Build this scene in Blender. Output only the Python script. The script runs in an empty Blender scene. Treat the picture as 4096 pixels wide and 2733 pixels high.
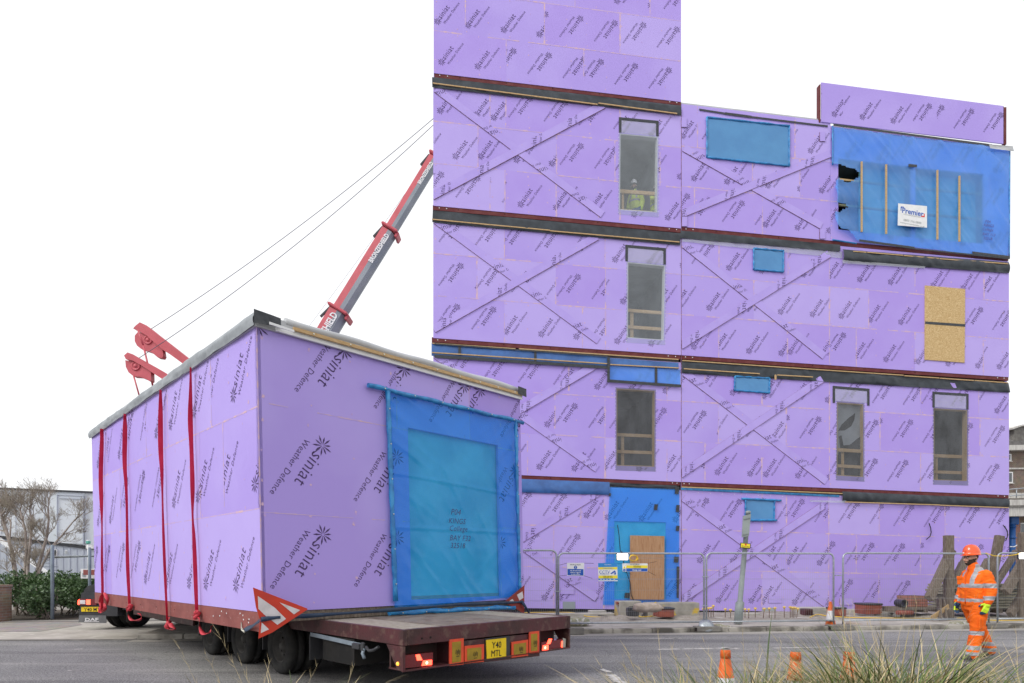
import bpy, bmesh, math, random
from math import sin, cos, pi, radians, sqrt, floor
from mathutils import Vector, Matrix, noise
from mathutils.geometry import tessellate_polygon
R = random.Random(7)
scene = bpy.context.scene
col = scene.collection
EYE = 1.46; FL = 2451.0; CX = 2048.0; HY = 2275.0
# ------------------------------------------------------------------ helpers
def at(px, py, Y):
    return Vector(((px - CX) / FL * Y, Y, EYE - (py - HY) / FL * Y))
def gnd(px, py, z=0.0):
    Y = (EYE - z) * FL / (py - HY)
    return Vector(((px - CX) / FL * Y, Y, z))
def lean(p):
    return Vector((p[0] + .021 * (.1122 * p[1] + EYE - p[2]), p[1], p[2]))
class Plane:
    """vertical plane: P base point, d horizontal direction (u), n outward normal."""
    def __init__(s, x, y, dx, dy, leans=False):
        l = sqrt(dx * dx + dy * dy); s.d = Vector((dx / l, dy / l, 0)); s.n = Vector((s.d.y, -s.d.x, 0)); s.P = Vector((x, y, 0)); s.leans = leans
    def uz(s, px, py, off=0.0):
        if s.leans: px = px - .021 * (py - 2000)
        P = s.P + s.n * off
        rx = (px - CX) / FL
        # P + u d = (rx*Y, Y)
        u = (rx * P.y - P.x) / (s.d.x - rx * s.d.y)
        Y = P.y + u * s.d.y
        return u, EYE - (py - HY) / FL * Y
    def W(s, u, z, off=0.0):
        p = s.P + s.d * u + s.n * off; p = Vector((p.x, p.y, z))
        return lean(p) if s.leans else p
    def F(s, px, py, off=0.0):
        u, z = s.uz(px, py, off); return s.W(u, z, off)
    def line(s, x1, y1, x2, y2):
        a, za = s.uz(x1, y1); b, zb = s.uz(x2, y2); k = (zb - za) / (b - a)
        return lambda u: za + k * (u - a)
class MB:
    def __init__(s): s.v = []; s.f = []; s.m = []; s.sm = []
    def poly(s, pts, m=0, smooth=False):
        b = len(s.v); s.v += [tuple(p) for p in pts]; s.f.append(tuple(range(b, b + len(pts)))); s.m.append(m); s.sm.append(smooth)
    def faces(s, pts, fs, m=0, smooth=False):
        b = len(s.v); s.v += [tuple(p) for p in pts]
        for f in fs: s.f.append(tuple(b + i for i in f)); s.m.append(m); s.sm.append(smooth)
    def hexa(s, c, m=0):   # 8 corners: bottom 4 ccw, top 4
        s.faces(c, [(3, 2, 1, 0), (4, 5, 6, 7), (0, 1, 5, 4), (1, 2, 6, 5), (2, 3, 7, 6), (3, 0, 4, 7)], m)
    def box(s, c, size, m=0, rz=0.0, rot=None, bev=0.0):
        hx, hy, hz = size[0] / 2, size[1] / 2, size[2] / 2
        M = rot if rot is not None else Matrix.Rotation(rz, 3, 'Z'); c = Vector(c)
        if bev > 0:
            b = min(bev, hx * .9, hy * .9, hz * .9)
            lv = [(-hx + b, -hy, ), (hx - b, -hy), (hx, -hy + b), (hx, hy - b), (hx - b, hy), (-hx + b, hy), (-hx, hy - b), (-hx, -hy + b)]
            sc = lambda p: (p[0] * (hx - b) / hx, p[1] * (hy - b) / hy)
            pts = [c + M @ Vector((*sc(p), -hz)) for p in lv] + [c + M @ Vector((*p, -hz + b)) for p in lv] + [c + M @ Vector((*p, hz - b)) for p in lv] + [c + M @ Vector((*sc(p), hz)) for p in lv]
            fs = [tuple(range(7, -1, -1)), tuple(range(24, 32))]
            for r in range(3):
                for i in range(8): j = (i + 1) % 8; fs.append((r * 8 + i, r * 8 + j, r * 8 + 8 + j, r * 8 + 8 + i))
            s.faces(pts, fs, m); return
        p = [c + M @ Vector((x * hx, y * hy, z * hz)) for z in (-1, 1) for x, y in ((-1, -1), (1, -1), (1, 1), (-1, 1))]
        s.hexa(p, m)
    def prism(s, pts, vec, m=0, ms=None):   # planar polygon extruded by vec (away), front cap = pts
        n = len(pts); vec = Vector(vec); a = [Vector(p) for p in pts]; b = [p + vec for p in a]
        s.faces(a + b, [tuple(range(n)), tuple(range(2 * n - 1, n - 1, -1))], m)
        s.faces(a + b, [(i, i + n, (i + 1) % n + n, (i + 1) % n) for i in range(n)], m if ms is None else ms)
    def beam(s, a, b, w, t, m=0, up=Vector((0, 0, 1)), bev=0.0):  # rectangular bar from a to b; w along up-ish, t along side
        a = Vector(a); b = Vector(b); ax = (b - a); L = ax.length; ax.normalize()
        sd = ax.cross(up)
        if sd.length < 1e-4: sd = ax.cross(Vector((1, 0, 0)))
        sd.normalize(); u = sd.cross(ax)
        M = Matrix((ax, sd, u)).transposed()
        s.box((a + b) / 2, (L, t, w), m, rot=M, bev=bev)
    def tube(s, path, r, n=8, m=0, cap=True, smooth=True):
        path = [Vector(p) for p in path]; N = len(path); rr = r if isinstance(r, (list, tuple)) else [r] * N
        base = len(s.v); ref = None
        for i, p in enumerate(path):
            t = (path[min(i + 1, N - 1)] - path[max(i - 1, 0)])
            if t.length < 1e-9: t = Vector((0, 0, 1))
            t.normalize()
            if ref is None:
                ref = t.cross(Vector((0, 0, 1)))
                if ref.length < .05: ref = t.cross(Vector((1, 0, 0)))
            ref = (ref - t * ref.dot(t))
            if ref.length < 1e-6: ref = t.orthogonal()
            ref.normalize(); bn = t.cross(ref)
            for k in range(n):
                a = 2 * pi * k / n; s.v.append(tuple(p + (ref * cos(a) + bn * sin(a)) * rr[i]))
        for i in range(N - 1):
            for k in range(n):
                k2 = (k + 1) % n
                s.f.append((base + i * n + k, base + i * n + k2, base + (i + 1) * n + k2, base + (i + 1) * n + k)); s.m.append(m); s.sm.append(smooth)
        if cap:
            s.f.append(tuple(base + k for k in range(n - 1, -1, -1))); s.m.append(m); s.sm.append(False)
            s.f.append(tuple(base + (N - 1) * n + k for k in range(n))); s.m.append(m); s.sm.append(False)
    def lathe(s, prof, c, axis=(0, 0, 1), n=24, m=0, smooth=True, ms=None, cap=True):   # prof: (r, h)
        c = Vector(c); ax = Vector(axis).normalized(); q = ax.orthogonal().normalized()
        if abs(ax.z) > .99: q = Vector((1, 0, 0))
        w = ax.cross(q); base = len(s.v)
        for r, h in prof:
            for k in range(n):
                a = 2 * pi * k / n; s.v.append(tuple(c + ax * h + (q * cos(a) + w * sin(a)) * r))
        for i in range(len(prof) - 1):
            for k in range(n):
                k2 = (k + 1) % n
                s.f.append((base + i * n + k, base + i * n + k2, base + (i + 1) * n + k2, base + (i + 1) * n + k)); s.m.append(ms[i] if ms else m); s.sm.append(smooth)
        if cap and prof[0][0] > 1e-5: s.f.append(tuple(base + k for k in range(n - 1, -1, -1))); s.m.append(ms[0] if ms else m); s.sm.append(False)
        if cap and prof[-1][0] > 1e-5: s.f.append(tuple(base + (len(prof) - 1) * n + k for k in range(n))); s.m.append(ms[-1] if ms else m); s.sm.append(False)
    def grid(s, fn, nu, nv, m=0, smooth=True):   # fn(i/nu, j/nv) -> point
        b = len(s.v)
        for j in range(nv + 1):
            for i in range(nu + 1): s.v.append(tuple(fn(i / nu, j / nv)))
        for j in range(nv):
            for i in range(nu):
                a = b + j * (nu + 1) + i; s.f.append((a, a + 1, a + nu + 2, a + nu + 1)); s.m.append(m); s.sm.append(smooth)
    def build(s, name, mats, parent=None, origin=None):
        me = bpy.data.meshes.new(name)
        o0 = Vector(origin) if origin is not None else Vector((0, 0, 0))
        me.from_pydata([(a - o0.x, b - o0.y, c - o0.z) for a, b, c in s.v], [], s.f)
        if not isinstance(mats, (list, tuple)): mats = [mats]
        for mt in mats: me.materials.append(mt)
        me.polygons.foreach_set('material_index', s.m); me.polygons.foreach_set('use_smooth', s.sm)
        me.validate(); me.update()
        o = bpy.data.objects.new(name, me); col.objects.link(o)
        if origin is not None: o.location = o0
        if parent is not None: adopt(o, parent)
        return o
def wmat(o):
    m = Matrix.LocRotScale(o.location, o.rotation_euler, o.scale)
    return (wmat(o.parent) @ o.matrix_parent_inverse @ m) if o.parent else m
def adopt(o, parent):
    o.parent = parent; o.matrix_parent_inverse = wmat(parent).inverted()
def tag(o, label, cat, group=None, kind=None):
    if label: o['label'] = label
    if cat: o['category'] = cat
    if group: o['group'] = group
    if kind: o['kind'] = kind
    return o
def thing(name, label, cat, loc, group=None, rz=0.0):
    o = bpy.data.objects.new(name, None); o.empty_display_size = .2; col.objects.link(o)
    o.location = loc; o.rotation_euler = (0, 0, rz); tag(o, label, cat, group); return o
def single(mb, name, mats, label, cat, origin, group=None):
    o = mb.build(name, mats, None, origin); return tag(o, label, cat, group)
def struct(mb, name, mats):
    o = mb.build(name, mats); o['kind'] = 'structure'; return o
def copy_tree(o, parent=None):
    c = o.copy(); col.objects.link(c)
    if parent is not None:
        c.parent = parent
    for ch in list(o.children): copy_tree(ch, c)
    return c
# ------------------------------------------------------------------ materials
def lin(c):
    return tuple(((v / 255) / 12.92 if v / 255 <= .04045 else ((v / 255 + .055) / 1.055) ** 2.4) for v in c)
def mat(name, c, rough=.6, metal=0.0, c2=None, ns=6.0, detail=4, lo=.4, hi=.65, bump=0.0, bs=40.0, spec=.35, emis=None, stretch=None, c3=None, ns3=1.5, lo3=.5, hi3=.7, coat=0.0, transp=None, obj=True):
    m = bpy.data.materials.new(name); m.use_nodes = True; nt = m.node_tree; N = nt.nodes; L = nt.links
    b = N['Principled BSDF']; b.inputs['Base Color'].default_value = (*c, 1); b.inputs['Roughness'].default_value = rough; b.inputs['Metallic'].default_value = metal
    b.inputs['Specular IOR Level'].default_value = spec; b.inputs['Coat Weight'].default_value = coat
    tc = N.new('ShaderNodeTexCoord'); vec = tc.outputs['Object']
    if stretch:
        mp = N.new('ShaderNodeMapping'); mp.inputs['Scale'].default_value = stretch; L.new(vec, mp.inputs['Vector']); vec = mp.outputs[0]
    def layer(prev, cc, sc, a, z, dt=detail):
        n = N.new('ShaderNodeTexNoise'); n.inputs['Scale'].default_value = sc; n.inputs['Detail'].default_value = dt; L.new(vec, n.inputs['Vector'])
        r = N.new('ShaderNodeMapRange'); r.inputs['From Min'].default_value = a; r.inputs['From Max'].default_value = z; L.new(n.outputs['Fac'], r.inputs['Value'])
        x = N.new('ShaderNodeMix'); x.data_type = 'RGBA'; L.new(r.outputs[0], x.inputs['Factor'])
        if isinstance(prev, tuple): x.inputs[6].default_value = (*prev, 1)
        else: L.new(prev, x.inputs[6])
        x.inputs[7].default_value = (*cc, 1); return x.outputs[2]
    out = c
    if c2: out = layer(out, c2, ns, lo, hi)
    if c3: out = layer(out, c3, ns3, lo3, hi3)
    if not isinstance(out, tuple): L.new(out, b.inputs['Base Color'])
    if bump:
        n = N.new('ShaderNodeTexNoise'); n.inputs['Scale'].default_value = bs; n.inputs['Detail'].default_value = 5; L.new(vec, n.inputs['Vector'])
        bp = N.new('ShaderNodeBump'); bp.inputs['Strength'].default_value = bump; bp.inputs['Distance'].default_value = .02; L.new(n.outputs['Fac'], bp.inputs['Height']); L.new(bp.outputs[0], b.inputs['Normal'])
    if emis:
        b.inputs['Emission Color'].default_value = (*emis[0], 1); b.inputs['Emission Strength'].default_value = emis[1]
    if transp is not None:
        tcx, fac = transp
        t = N.new('ShaderNodeBsdfTransparent'); t.inputs[0].default_value = (*tcx, 1)
        mx = N.new('ShaderNodeMixShader'); mx.inputs[0].default_value = fac; L.new(t.outputs[0], mx.inputs[1]); L.new(b.outputs[0], mx.inputs[2])
        L.new(mx.outputs[0], N['Material Output'].inputs['Surface'])
    return m
def brickmat(name, c1, c2, mortar, scale=1.0, vert=True, bump=.4, axis='xz'):
    m = bpy.data.materials.new(name); m.use_nodes = True; nt = m.node_tree; N = nt.nodes; L = nt.links; b = N['Principled BSDF']; b.inputs['Roughness'].default_value = .85
    tc = N.new('ShaderNodeTexCoord'); sp = N.new('ShaderNodeSeparateXYZ'); L.new(tc.outputs['Object'], sp.inputs[0])
    cb = N.new('ShaderNodeCombineXYZ')
    ad = N.new('ShaderNodeMath'); ad.operation = 'ADD'; L.new(sp.outputs[0], ad.inputs[0]); L.new(sp.outputs[1], ad.inputs[1])
    L.new(ad.outputs[0], cb.inputs[0]); L.new(sp.outputs[2] if vert else sp.outputs[1], cb.inputs[1])
    if not vert: L.new(sp.outputs[0], cb.inputs[0])
    br = N.new('ShaderNodeTexBrick'); br.inputs['Scale'].default_value = scale; L.new(cb.outputs[0], br.inputs['Vector'])
    br.inputs['Brick Width'].default_value = .225; br.inputs['Row Height'].default_value = .075; br.inputs['Mortar Size'].default_value = .008
    br.inputs['Color1'].default_value = (*c1, 1); br.inputs['Color2'].default_value = (*c2, 1); br.inputs['Mortar'].default_value = (*mortar, 1)
    n = N.new('ShaderNodeTexNoise'); n.inputs['Scale'].default_value = 3; n.inputs['Detail'].default_value = 6
    L.new(tc.outputs['Object'], n.inputs['Vector'])
    x = N.new('ShaderNodeMix'); x.data_type = 'RGBA'; x.blend_type = 'MULTIPLY'; x.inputs['Factor'].default_value = .6; L.new(br.outputs['Color'], x.inputs[6]); L.new(n.outputs['Color'], x.inputs[7])
    hs = N.new('ShaderNodeHueSaturation'); hs.inputs['Saturation'].default_value = .8; hs.inputs['Value'].default_value = 1.5; L.new(x.outputs[2], hs.inputs['Color'])
    L.new(hs.outputs[0], b.inputs['Base Color'])
    bp = N.new('ShaderNodeBump'); bp.inputs['Strength'].default_value = bump; bp.inputs['Distance'].default_value = .01; bp.invert = True; L.new(br.outputs['Fac'], bp.inputs['Height']); L.new(bp.outputs[0], b.inputs['Normal'])
    return m
PUR = (.445, .34, .775)
M = {}
M['purple'] = mat('purple_board', PUR, .7, c2=(.46, .36, .785), ns=.9, lo=.35, hi=.7, bump=.15, bs=260, spec=.2, c3=(.42, .315, .75), ns3=.35, lo3=.48, hi3=.6)
M['purple2'] = mat('purple_board_flap', (.465, .365, .79), .65, c2=(.43, .33, .755), ns=2, spec=.2, bump=.1, bs=200)
M['purple_b'] = mat('purple_board_light', (.485, .385, .80), .7, c2=(.47, .37, .785), ns=1.2, bump=.15, bs=260, spec=.2)
M['purple_c'] = mat('purple_board_deep', (.42, .305, .75), .7, c2=(.44, .33, .77), ns=1.2, bump=.15, bs=260, spec=.2)
M['ink'] = mat('board_print_ink', (.075, .045, .13), .7, c2=(.14, .10, .22), ns=30, lo=.5, hi=.75, spec=.15)
M['peach'] = mat('joint_sealant', (.66, .45, .50), .8, c2=(.50, .37, .68), ns=9, lo=.38, hi=.55, spec=.1, detail=6)
M['edge'] = mat('board_edge_shade', (.16, .07, .09), .85, c2=(.3, .18, .28), ns=12, spec=.1)  # board edges, darkened to carry their shadow line
M['dab'] = mat('screw_filler', (.66, .45, .56), .8, c2=(.47, .33, .72), ns=30, lo=.4, hi=.6, spec=.1)
M['steel_red'] = mat('red_oxide_steel', (.125, .022, .024), .6, c2=(.17, .05, .045), ns=5, lo=.45, hi=.75, bump=.2, bs=60, spec=.3)
M['steel_red2'] = mat('faded_red_oxide', (.27, .085, .075), .65, c2=(.21, .06, .055), ns=4, bump=.15, bs=80, spec=.3, c3=(.42, .26, .24), ns3=22, lo3=.66, hi3=.74)
M['black'] = mat('black_membrane', (.022, .028, .036), .42, c2=(.038, .047, .058), ns=5, bump=.25, bs=25, spec=.45)
M['tape'] = mat('black_tape', (.028, .032, .038), .45, c2=(.05, .055, .062), ns=20, spec=.4)
M['greymem'] = mat('grey_roof_membrane', (.22, .24, .26), .5, c2=(.30, .325, .345), ns=4, bump=.3, bs=14, spec=.5)
M['whitemem'] = mat('white_roof_membrane', (.42, .43, .44), .4, c2=(.5, .51, .52), ns=2, spec=.5)
M['timber'] = mat('sawn_batten', (.47, .31, .15), .8, c2=(.60, .42, .23), ns=7, stretch=(2, 2, 12), bump=.2, bs=40, spec=.15)
M['oldtimber'] = mat('weathered_timber', (.15, .12, .095), .9, c2=(.23, .19, .155), ns=5, stretch=(6, 6, 1.2), bump=.5, bs=30, spec=.15, c3=(.10, .08, .065), ns3=14, lo3=.55, hi3=.7)
M['tarp'] = mat('blue_polythene', (.0, .27, .96), .2, c2=(.0, .235, .90), ns=1.2, spec=.9, bump=.6, bs=3.5, transp=((.42, .88, 1.0), .33))
M['tarpl'] = mat('pale_blue_polythene', (.17, .42, .97), .24, c2=(.12, .36, .93), ns=1.2, spec=.7, bump=.6, bs=3.5, transp=((.42, .80, 1.0), .48))
M['tarphem'] = mat('blue_polythene_fold', (.012, .16, .42), .35, c2=(.03, .28, .60), ns=9, spec=.6, bump=.4, bs=18)
M['tarpop'] = mat('blue_polythene_doubled', (.03, .10, .30), .3, c2=(.045, .15, .42), ns=3, spec=.6, bump=.35, bs=7)
M['tarpteal'] = mat('blue_polythene_over_void', (.085, .27, .55), .3, c2=(.10, .31, .60), ns=1.6, spec=.5, bump=.3, bs=6, transp=((.3, .6, .8), .88))
M['film'] = mat('clear_polythene', (.56, .58, .62), .22, c2=(.48, .50, .55), ns=3, spec=.8, bump=.4, bs=5, transp=((.95, .96, .98), .42))
M['filmdull'] = mat('sky_grey_polythene', (.55, .60, .65), .3, c2=(.46, .50, .54), ns=2.2, spec=.7, bump=.3, bs=4, transp=((.92, .94, .97), .27))  # milky film; the sky's reflection is put into its grey
M['filmclear'] = mat('clear_window_film', (.20, .21, .23), .12, c2=(.11, .115, .125), ns=3.5, spec=.9, bump=.3, bs=4, transp=((.85, .87, .9), .36), stretch=(1, 1, .5))
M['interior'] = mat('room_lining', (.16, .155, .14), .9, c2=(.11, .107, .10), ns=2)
M['pale_int'] = mat('room_lining_pale', (.62, .63, .64), .9, c2=(.52, .53, .54), ns=2)
M['osb'] = mat('oriented_strand_board', (.50, .33, .145), .8, c2=(.67, .50, .27), ns=26, lo=.42, hi=.6, stretch=(1, 1, 2.0), bump=.3, bs=60, c3=(.36, .22, .09), ns3=33, lo3=.6, hi3=.68, spec=.15)
M['ply'] = mat('plywood', (.40, .225, .12), .6, c2=(.46, .28, .16), ns=3.5, stretch=(5, 5, .7), spec=.25, c3=(.35, .185, .095), ns3=7, lo3=.5, hi3=.62)
M['galv'] = mat('galvanised_steel', (.42, .45, .48), .42, metal=.55, c2=(.33, .36, .39), ns=25, spec=.5)
M['wire'] = mat('fence_wire', (.36, .38, .40), .5, metal=.4)
M['white'] = mat('white_plastic', (.80, .80, .80), .45, c2=(.74, .74, .74), ns=6)
M['conc'] = mat('concrete', (.44, .42, .38), .9, c2=(.34, .32, .29), ns=3, bump=.5, bs=30, c3=(.42, .40, .36), ns3=9, lo3=.55, hi3=.7, spec=.2)
M['concd'] = mat('dark_concrete', (.16, .15, .14), .9, c2=(.22, .21, .19), ns=5, bump=.5, bs=30, spec=.2)
M['kerb'] = mat('kerb_stone', (.38, .355, .315), .9, c2=(.13, .12, .105), ns=2.4, lo=.42, hi=.6, bump=.5, bs=40, spec=.2)
M['bolt'] = mat('bolt_head', (.75, .75, .76), .5)
M['hole'] = mat('bolt_hole', (.015, .01, .01), .8)
M['rubber'] = mat('tyre_rubber', (.018, .018, .0185), .85, c2=(.036, .035, .033), ns=6, bump=.3, bs=50, spec=.25)
M['rimgrey'] = mat('dusty_wheel_rim', (.035, .033, .031), .7, c2=(.06, .057, .053), ns=7)
M['dark'] = mat('dirty_shaded_black', (.014, .0135, .0135), .8, c2=(.028, .026, .024), ns=4, spec=.25)  # dirty black, deepened to put the under-trailer shade into the colour
M['deckred'] = mat('trailer_maroon_paint', (.085, .022, .026), .5, c2=(.05, .02, .02), ns=3, lo=.4, hi=.6, c3=(.13, .075, .06), ns3=9, lo3=.55, hi3=.75, bump=.2, bs=40, spec=.4)
M['deckdark'] = mat('trailer_side_dirt', (.085, .03, .03), .65, c2=(.05, .035, .032), ns=3, spec=.25)
M['checker'] = mat('worn_chequer_plate', (.23, .19, .16), .7, c2=(.15, .11, .09), ns=6, bump=.9, bs=60, spec=.35, c3=(.21, .19, .165), ns3=3)
M['deckwood'] = mat('worn_deck_timber', (.27, .235, .20), .85, c2=(.35, .315, .27), ns=5, stretch=(3, 3, 3), bump=.4, bs=30, spec=.15)
M['refl_o'] = mat('fluorescent_red_border', (.75, .085, .03), .4, c2=(.62, .07, .03), ns=8)
M['refl_y'] = mat('dirty_yellow_reflector', (.36, .235, .02), .4, c2=(.27, .18, .02), ns=9)
M['plate_y'] = mat('number_plate_yellow', (.80, .56, .01), .4, c2=(.55, .38, .02), ns=9, lo=.5, hi=.75)
M['txtblack'] = mat('black_lettering', (.012, .012, .014), .5)
M['lampred'] = mat('red_lamp_lens', (.16, .008, .012), .15, spec=.7, coat=.5)
M['lampon'] = mat('lit_brake_lamp', (.9, .1, .06), .3, emis=((1, .06, .03), 4.5))
M['lamphot'] = mat('lit_brake_bulb', (.9, .4, .3), .3, emis=((1, .35, .22), 4.0))
M['lampamber'] = mat('lit_amber_marker', (.9, .4, .05), .3, emis=((1, .38, .05), 1.6))
M['lampflood'] = mat('lit_floodlight_panel', (1, 1, 1), .3, emis=((1, .98, .93), 9))
M['strap'] = mat('red_webbing', (.62, .016, .05), .6, c2=(.70, .03, .065), ns=5, spec=.3, bump=.3, bs=120)
M['strapl'] = mat('knot_red_webbing', (.60, .06, .08), .6, c2=(.5, .035, .055), ns=5, spec=.3, bump=.3, bs=120)  # paler red than the straps, for their knots
M['navy'] = mat('navy_webbing', (.018, .035, .075), .6, c2=(.03, .05, .09), ns=9, bump=.3, bs=120)
M['mred'] = mat('marker_board_red', (.52, .035, .012), .4, c2=(.43, .03, .015), ns=5, spec=.45)
M['mredd'] = mat('grimy_marker_red', (.28, .035, .025), .5, c2=(.2, .03, .02), ns=5)
M['mwhite'] = mat('marker_board_white', (.62, .58, .60), .45, c2=(.5, .46, .46), ns=7)
M['crane'] = mat('crane_red_paint', (.54, .085, .11), .4, c2=(.47, .07, .09), ns=2, spec=.5)
M['craneg'] = mat('crane_grey_paint', (.27, .31, .34), .5, c2=(.34, .37, .39), ns=.8, spec=.4)
M['cable'] = mat('steel_cable', (.12, .11, .15), .5)
M['dash'] = mat('daf_grey', (.15, .155, .16), .6, c2=(.11, .11, .115), ns=8)
M['blk'] = mat('black_plastic', (.035, .036, .040), .45, c2=(.05, .05, .055), ns=6)
M['chrome'] = mat('worn_zinc', (.6, .58, .5), .3, metal=.8)
M['orange'] = mat('cone_orange', (.70, .13, .015), .5, c2=(.58, .10, .015), ns=7, c3=(.35, .09, .03), ns3=16, lo3=.6, hi3=.75)
M['conewhite'] = mat('cone_sleeve_white', (.72, .71, .72), .4, c2=(.6, .59, .6), ns=8)
M['yellow'] = mat('yellow_plastic', (.78, .50, .03), .5, c2=(.66, .42, .04), ns=9)
M['cordy'] = mat('yellow_cable', (.74, .48, .03), .5)
M['capy'] = mat('pale_yellow_cap', (.72, .50, .14), .6, c2=(.6, .4, .1), ns=20)
M['rust'] = mat('rusty_bar', (.16, .08, .045), .85, c2=(.1, .06, .04), ns=30)
M['bluepaint'] = mat('blue_paint', (.02, .10, .33), .45, c2=(.015, .08, .25), ns=5)
M['signblue'] = mat('sign_blue', (.015, .10, .45), .45)
M['signcyan'] = mat('sign_mid_blue', (.03, .24, .60), .45)
M['signyel'] = mat('sign_yellow', (.85, .70, .04), .45)
M['signred'] = mat('sign_red', (.70, .04, .03), .45)
M['signgrey'] = mat('sign_back_grey', (.30, .34, .33), .55, c2=(.24, .27, .27), ns=5)
M['greypost'] = mat('grey_painted_post', (.24, .29, .34), .5, c2=(.2, .24, .28), ns=8, metal=.1)
M['cabin'] = mat('cabin_grey_steel', (.68, .72, .75), .55, c2=(.63, .67, .70), ns=1.5)
M['cabin2'] = mat('cabin_lower_steel', (.52, .56, .62), .55, c2=(.46, .50, .56), ns=2.5, stretch=(3, 3, .4))
M['roofdark'] = mat('dark_roof_edge', (.045, .047, .052), .6)
M['stairwhite'] = mat('white_stair_cheek', (.78, .79, .80), .45)
M['glass'] = mat('window_glass', (.05, .06, .07), .08, spec=.9)
M['brick'] = brickmat('weathered_brick', (.21, .115, .06), (.30, .17, .095), (.27, .24, .19))
M['brickr'] = brickmat('red_brick', (.36, .10, .055), (.29, .075, .04), (.34, .29, .24))
M['brickfar'] = brickmat('terrace_brick', (.19, .12, .075), (.14, .085, .055), (.25, .21, .17))
M['slate'] = mat('roof_slate', (.17, .16, .155), .8, c2=(.12, .115, .11), ns=5, bump=.5, bs=12)
M['render'] = mat('painted_render', (.62, .60, .56), .8, c2=(.45, .43, .40), ns=3, stretch=(3, 3, .5))
M['bark'] = mat('pale_bark', (.42, .36, .32), .9, c2=(.30, .25, .215), ns=12, bump=.4, bs=40)
M['twig'] = mat('twig_bark', (.31, .265, .23), .9, c2=(.38, .34, .26), ns=20)
M['leaf'] = mat('laurel_leaf', (.045, .10, .028), .4, c2=(.10, .17, .055), ns=4, spec=.5)
M['leaf2'] = mat('pale_laurel_leaf', (.09, .15, .065), .4, c2=(.14, .20, .10), ns=5, spec=.5)
M['soil'] = mat('dark_soil', (.07, .055, .042), .95, c2=(.11, .09, .07), ns=20, bump=.6, bs=40)
M['bag'] = mat('sandbag_fabric', (.46, .38, .33), .85, c2=(.33, .27, .22), ns=9, bump=.5, bs=25)
M['bag2'] = mat('printed_sandbag', (.40, .36, .26), .8, c2=(.24, .26, .18), ns=14, bump=.5, bs=25, c3=(.62, .60, .56), ns3=9, lo3=.55, hi3=.6)
M['clay'] = mat('clay_pipe', (.30, .085, .055), .6, c2=(.2, .06, .045), ns=8)

PM = [M['purple'], M['ink'], M['peach'], M['dab'], M['purple_b'], M['purple_c']]
# ------------------------------------------------------------------ world, light, camera
W = bpy.data.worlds.new('World'); scene.world = W; W.use_nodes = True
nt = W.node_tree; N = nt.nodes; L = nt.links; bg = N['Background']
sky = N.new('ShaderNodeTexSky'); sky.sky_type = 'NISHITA'; sky.sun_disc = False
SUN_EL, SUN_AZ = 42, -128   # direction the light comes from: azimuth measured from +Y clockwise
sky.sun_elevation = radians(SUN_EL); sky.sun_rotation = radians(SUN_AZ); sky.air_density = 1.0; sky.dust_density = 6.0
hs = N.new('ShaderNodeHueSaturation'); hs.inputs['Saturation'].default_value = .10; L.new(sky.outputs[0], hs.inputs['Color'])
ad = N.new('ShaderNodeMix'); ad.data_type = 'RGBA'; ad.blend_type = 'MIX'; ad.inputs['Factor'].default_value = .86
L.new(hs.outputs[0], ad.inputs[6]); ad.inputs[7].default_value = (11.9, 12.05, 12.3, 1)
L.new(ad.outputs[2], bg.inputs['Color']); bg.inputs['Strength'].default_value = .086
sl = bpy.data.lights.new('overcast_sun', 'SUN'); sl.energy = 1.35; sl.angle = radians(22); sl.color = (1, .975, .94)
so = bpy.data.objects.new('overcast_sun', sl); col.objects.link(so)
az = radians(SUN_AZ); el = radians(SUN_EL)
sd = Vector((sin(az) * cos(el), cos(az) * cos(el), sin(el)))
so.rotation_euler = sd.to_track_quat('Z', 'Y').to_euler(); so.location = (-20, -20, 40)
cam = bpy.data.cameras.new('camera'); cam.sensor_width = 36; cam.lens = FL / 4096 * 36; cam.shift_y = (HY - 1366.5) / 4096; cam.clip_end = 900; cam.clip_start = .05
co = bpy.data.objects.new('camera', cam); col.objects.link(co); co.location = (0, 0, EYE); co.rotation_euler = (radians(90), 0, 0); scene.camera = co
vs = scene.view_settings; vs.view_transform = 'Standard'; vs.look = 'None'; vs.exposure = .30; vs.gamma = 1
scene.cycles.max_bounces = 6; scene.cycles.transparent_max_bounces = 16; scene.cycles.use_denoising = True
# ------------------------------------------------------------------ text and print
_tc = {}
def ttris(txt, bold=0.0, shear=0.0, sp=1.0):
    """triangles of a line of text, cap height 1, left baseline at 0,0; returns (tris, width)"""
    k = (txt, bold, shear, sp)
    if k in _tc: return _tc[k]
    cu = bpy.data.curves.new('t', 'FONT'); cu.body = txt; cu.size = 1.0; cu.resolution_u = 2; cu.offset = bold; cu.shear = shear; cu.space_character = sp; cu.fill_mode = 'FRONT'
    ob = bpy.data.objects.new('t', cu); col.objects.link(ob)
    dg = bpy.context.evaluated_depsgraph_get(); dg.update()
    me = ob.evaluated_get(dg).to_mesh(); me.calc_loop_triangles()
    s = 1 / .729
    vv = [(v.co.x * s, v.co.y * s) for v in me.vertices]
    tr = [[vv[i] for i in t.vertices] for t in me.loop_triangles]
    x0 = min([v[0] for v in vv] or [0]); x1 = max([v[0] for v in vv] or [1])
    tr = [[(a - x0, b) for a, b in t] for t in tr]
    ob.evaluated_get(dg).to_mesh_clear(); bpy.data.objects.remove(ob); bpy.data.curves.remove(cu)
    _tc[k] = (tr, x1 - x0); return _tc[k]
def xf(tr, ox, oy, ang=0.0, sx=1.0, sy=None):
    sy = sx if sy is None else sy; c, s = cos(ang), sin(ang)
    return [[(ox + (a * sx) * c - (b * sy) * s, oy + (a * sx) * s + (b * sy) * c) for a, b in t] for t in tr]
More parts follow.
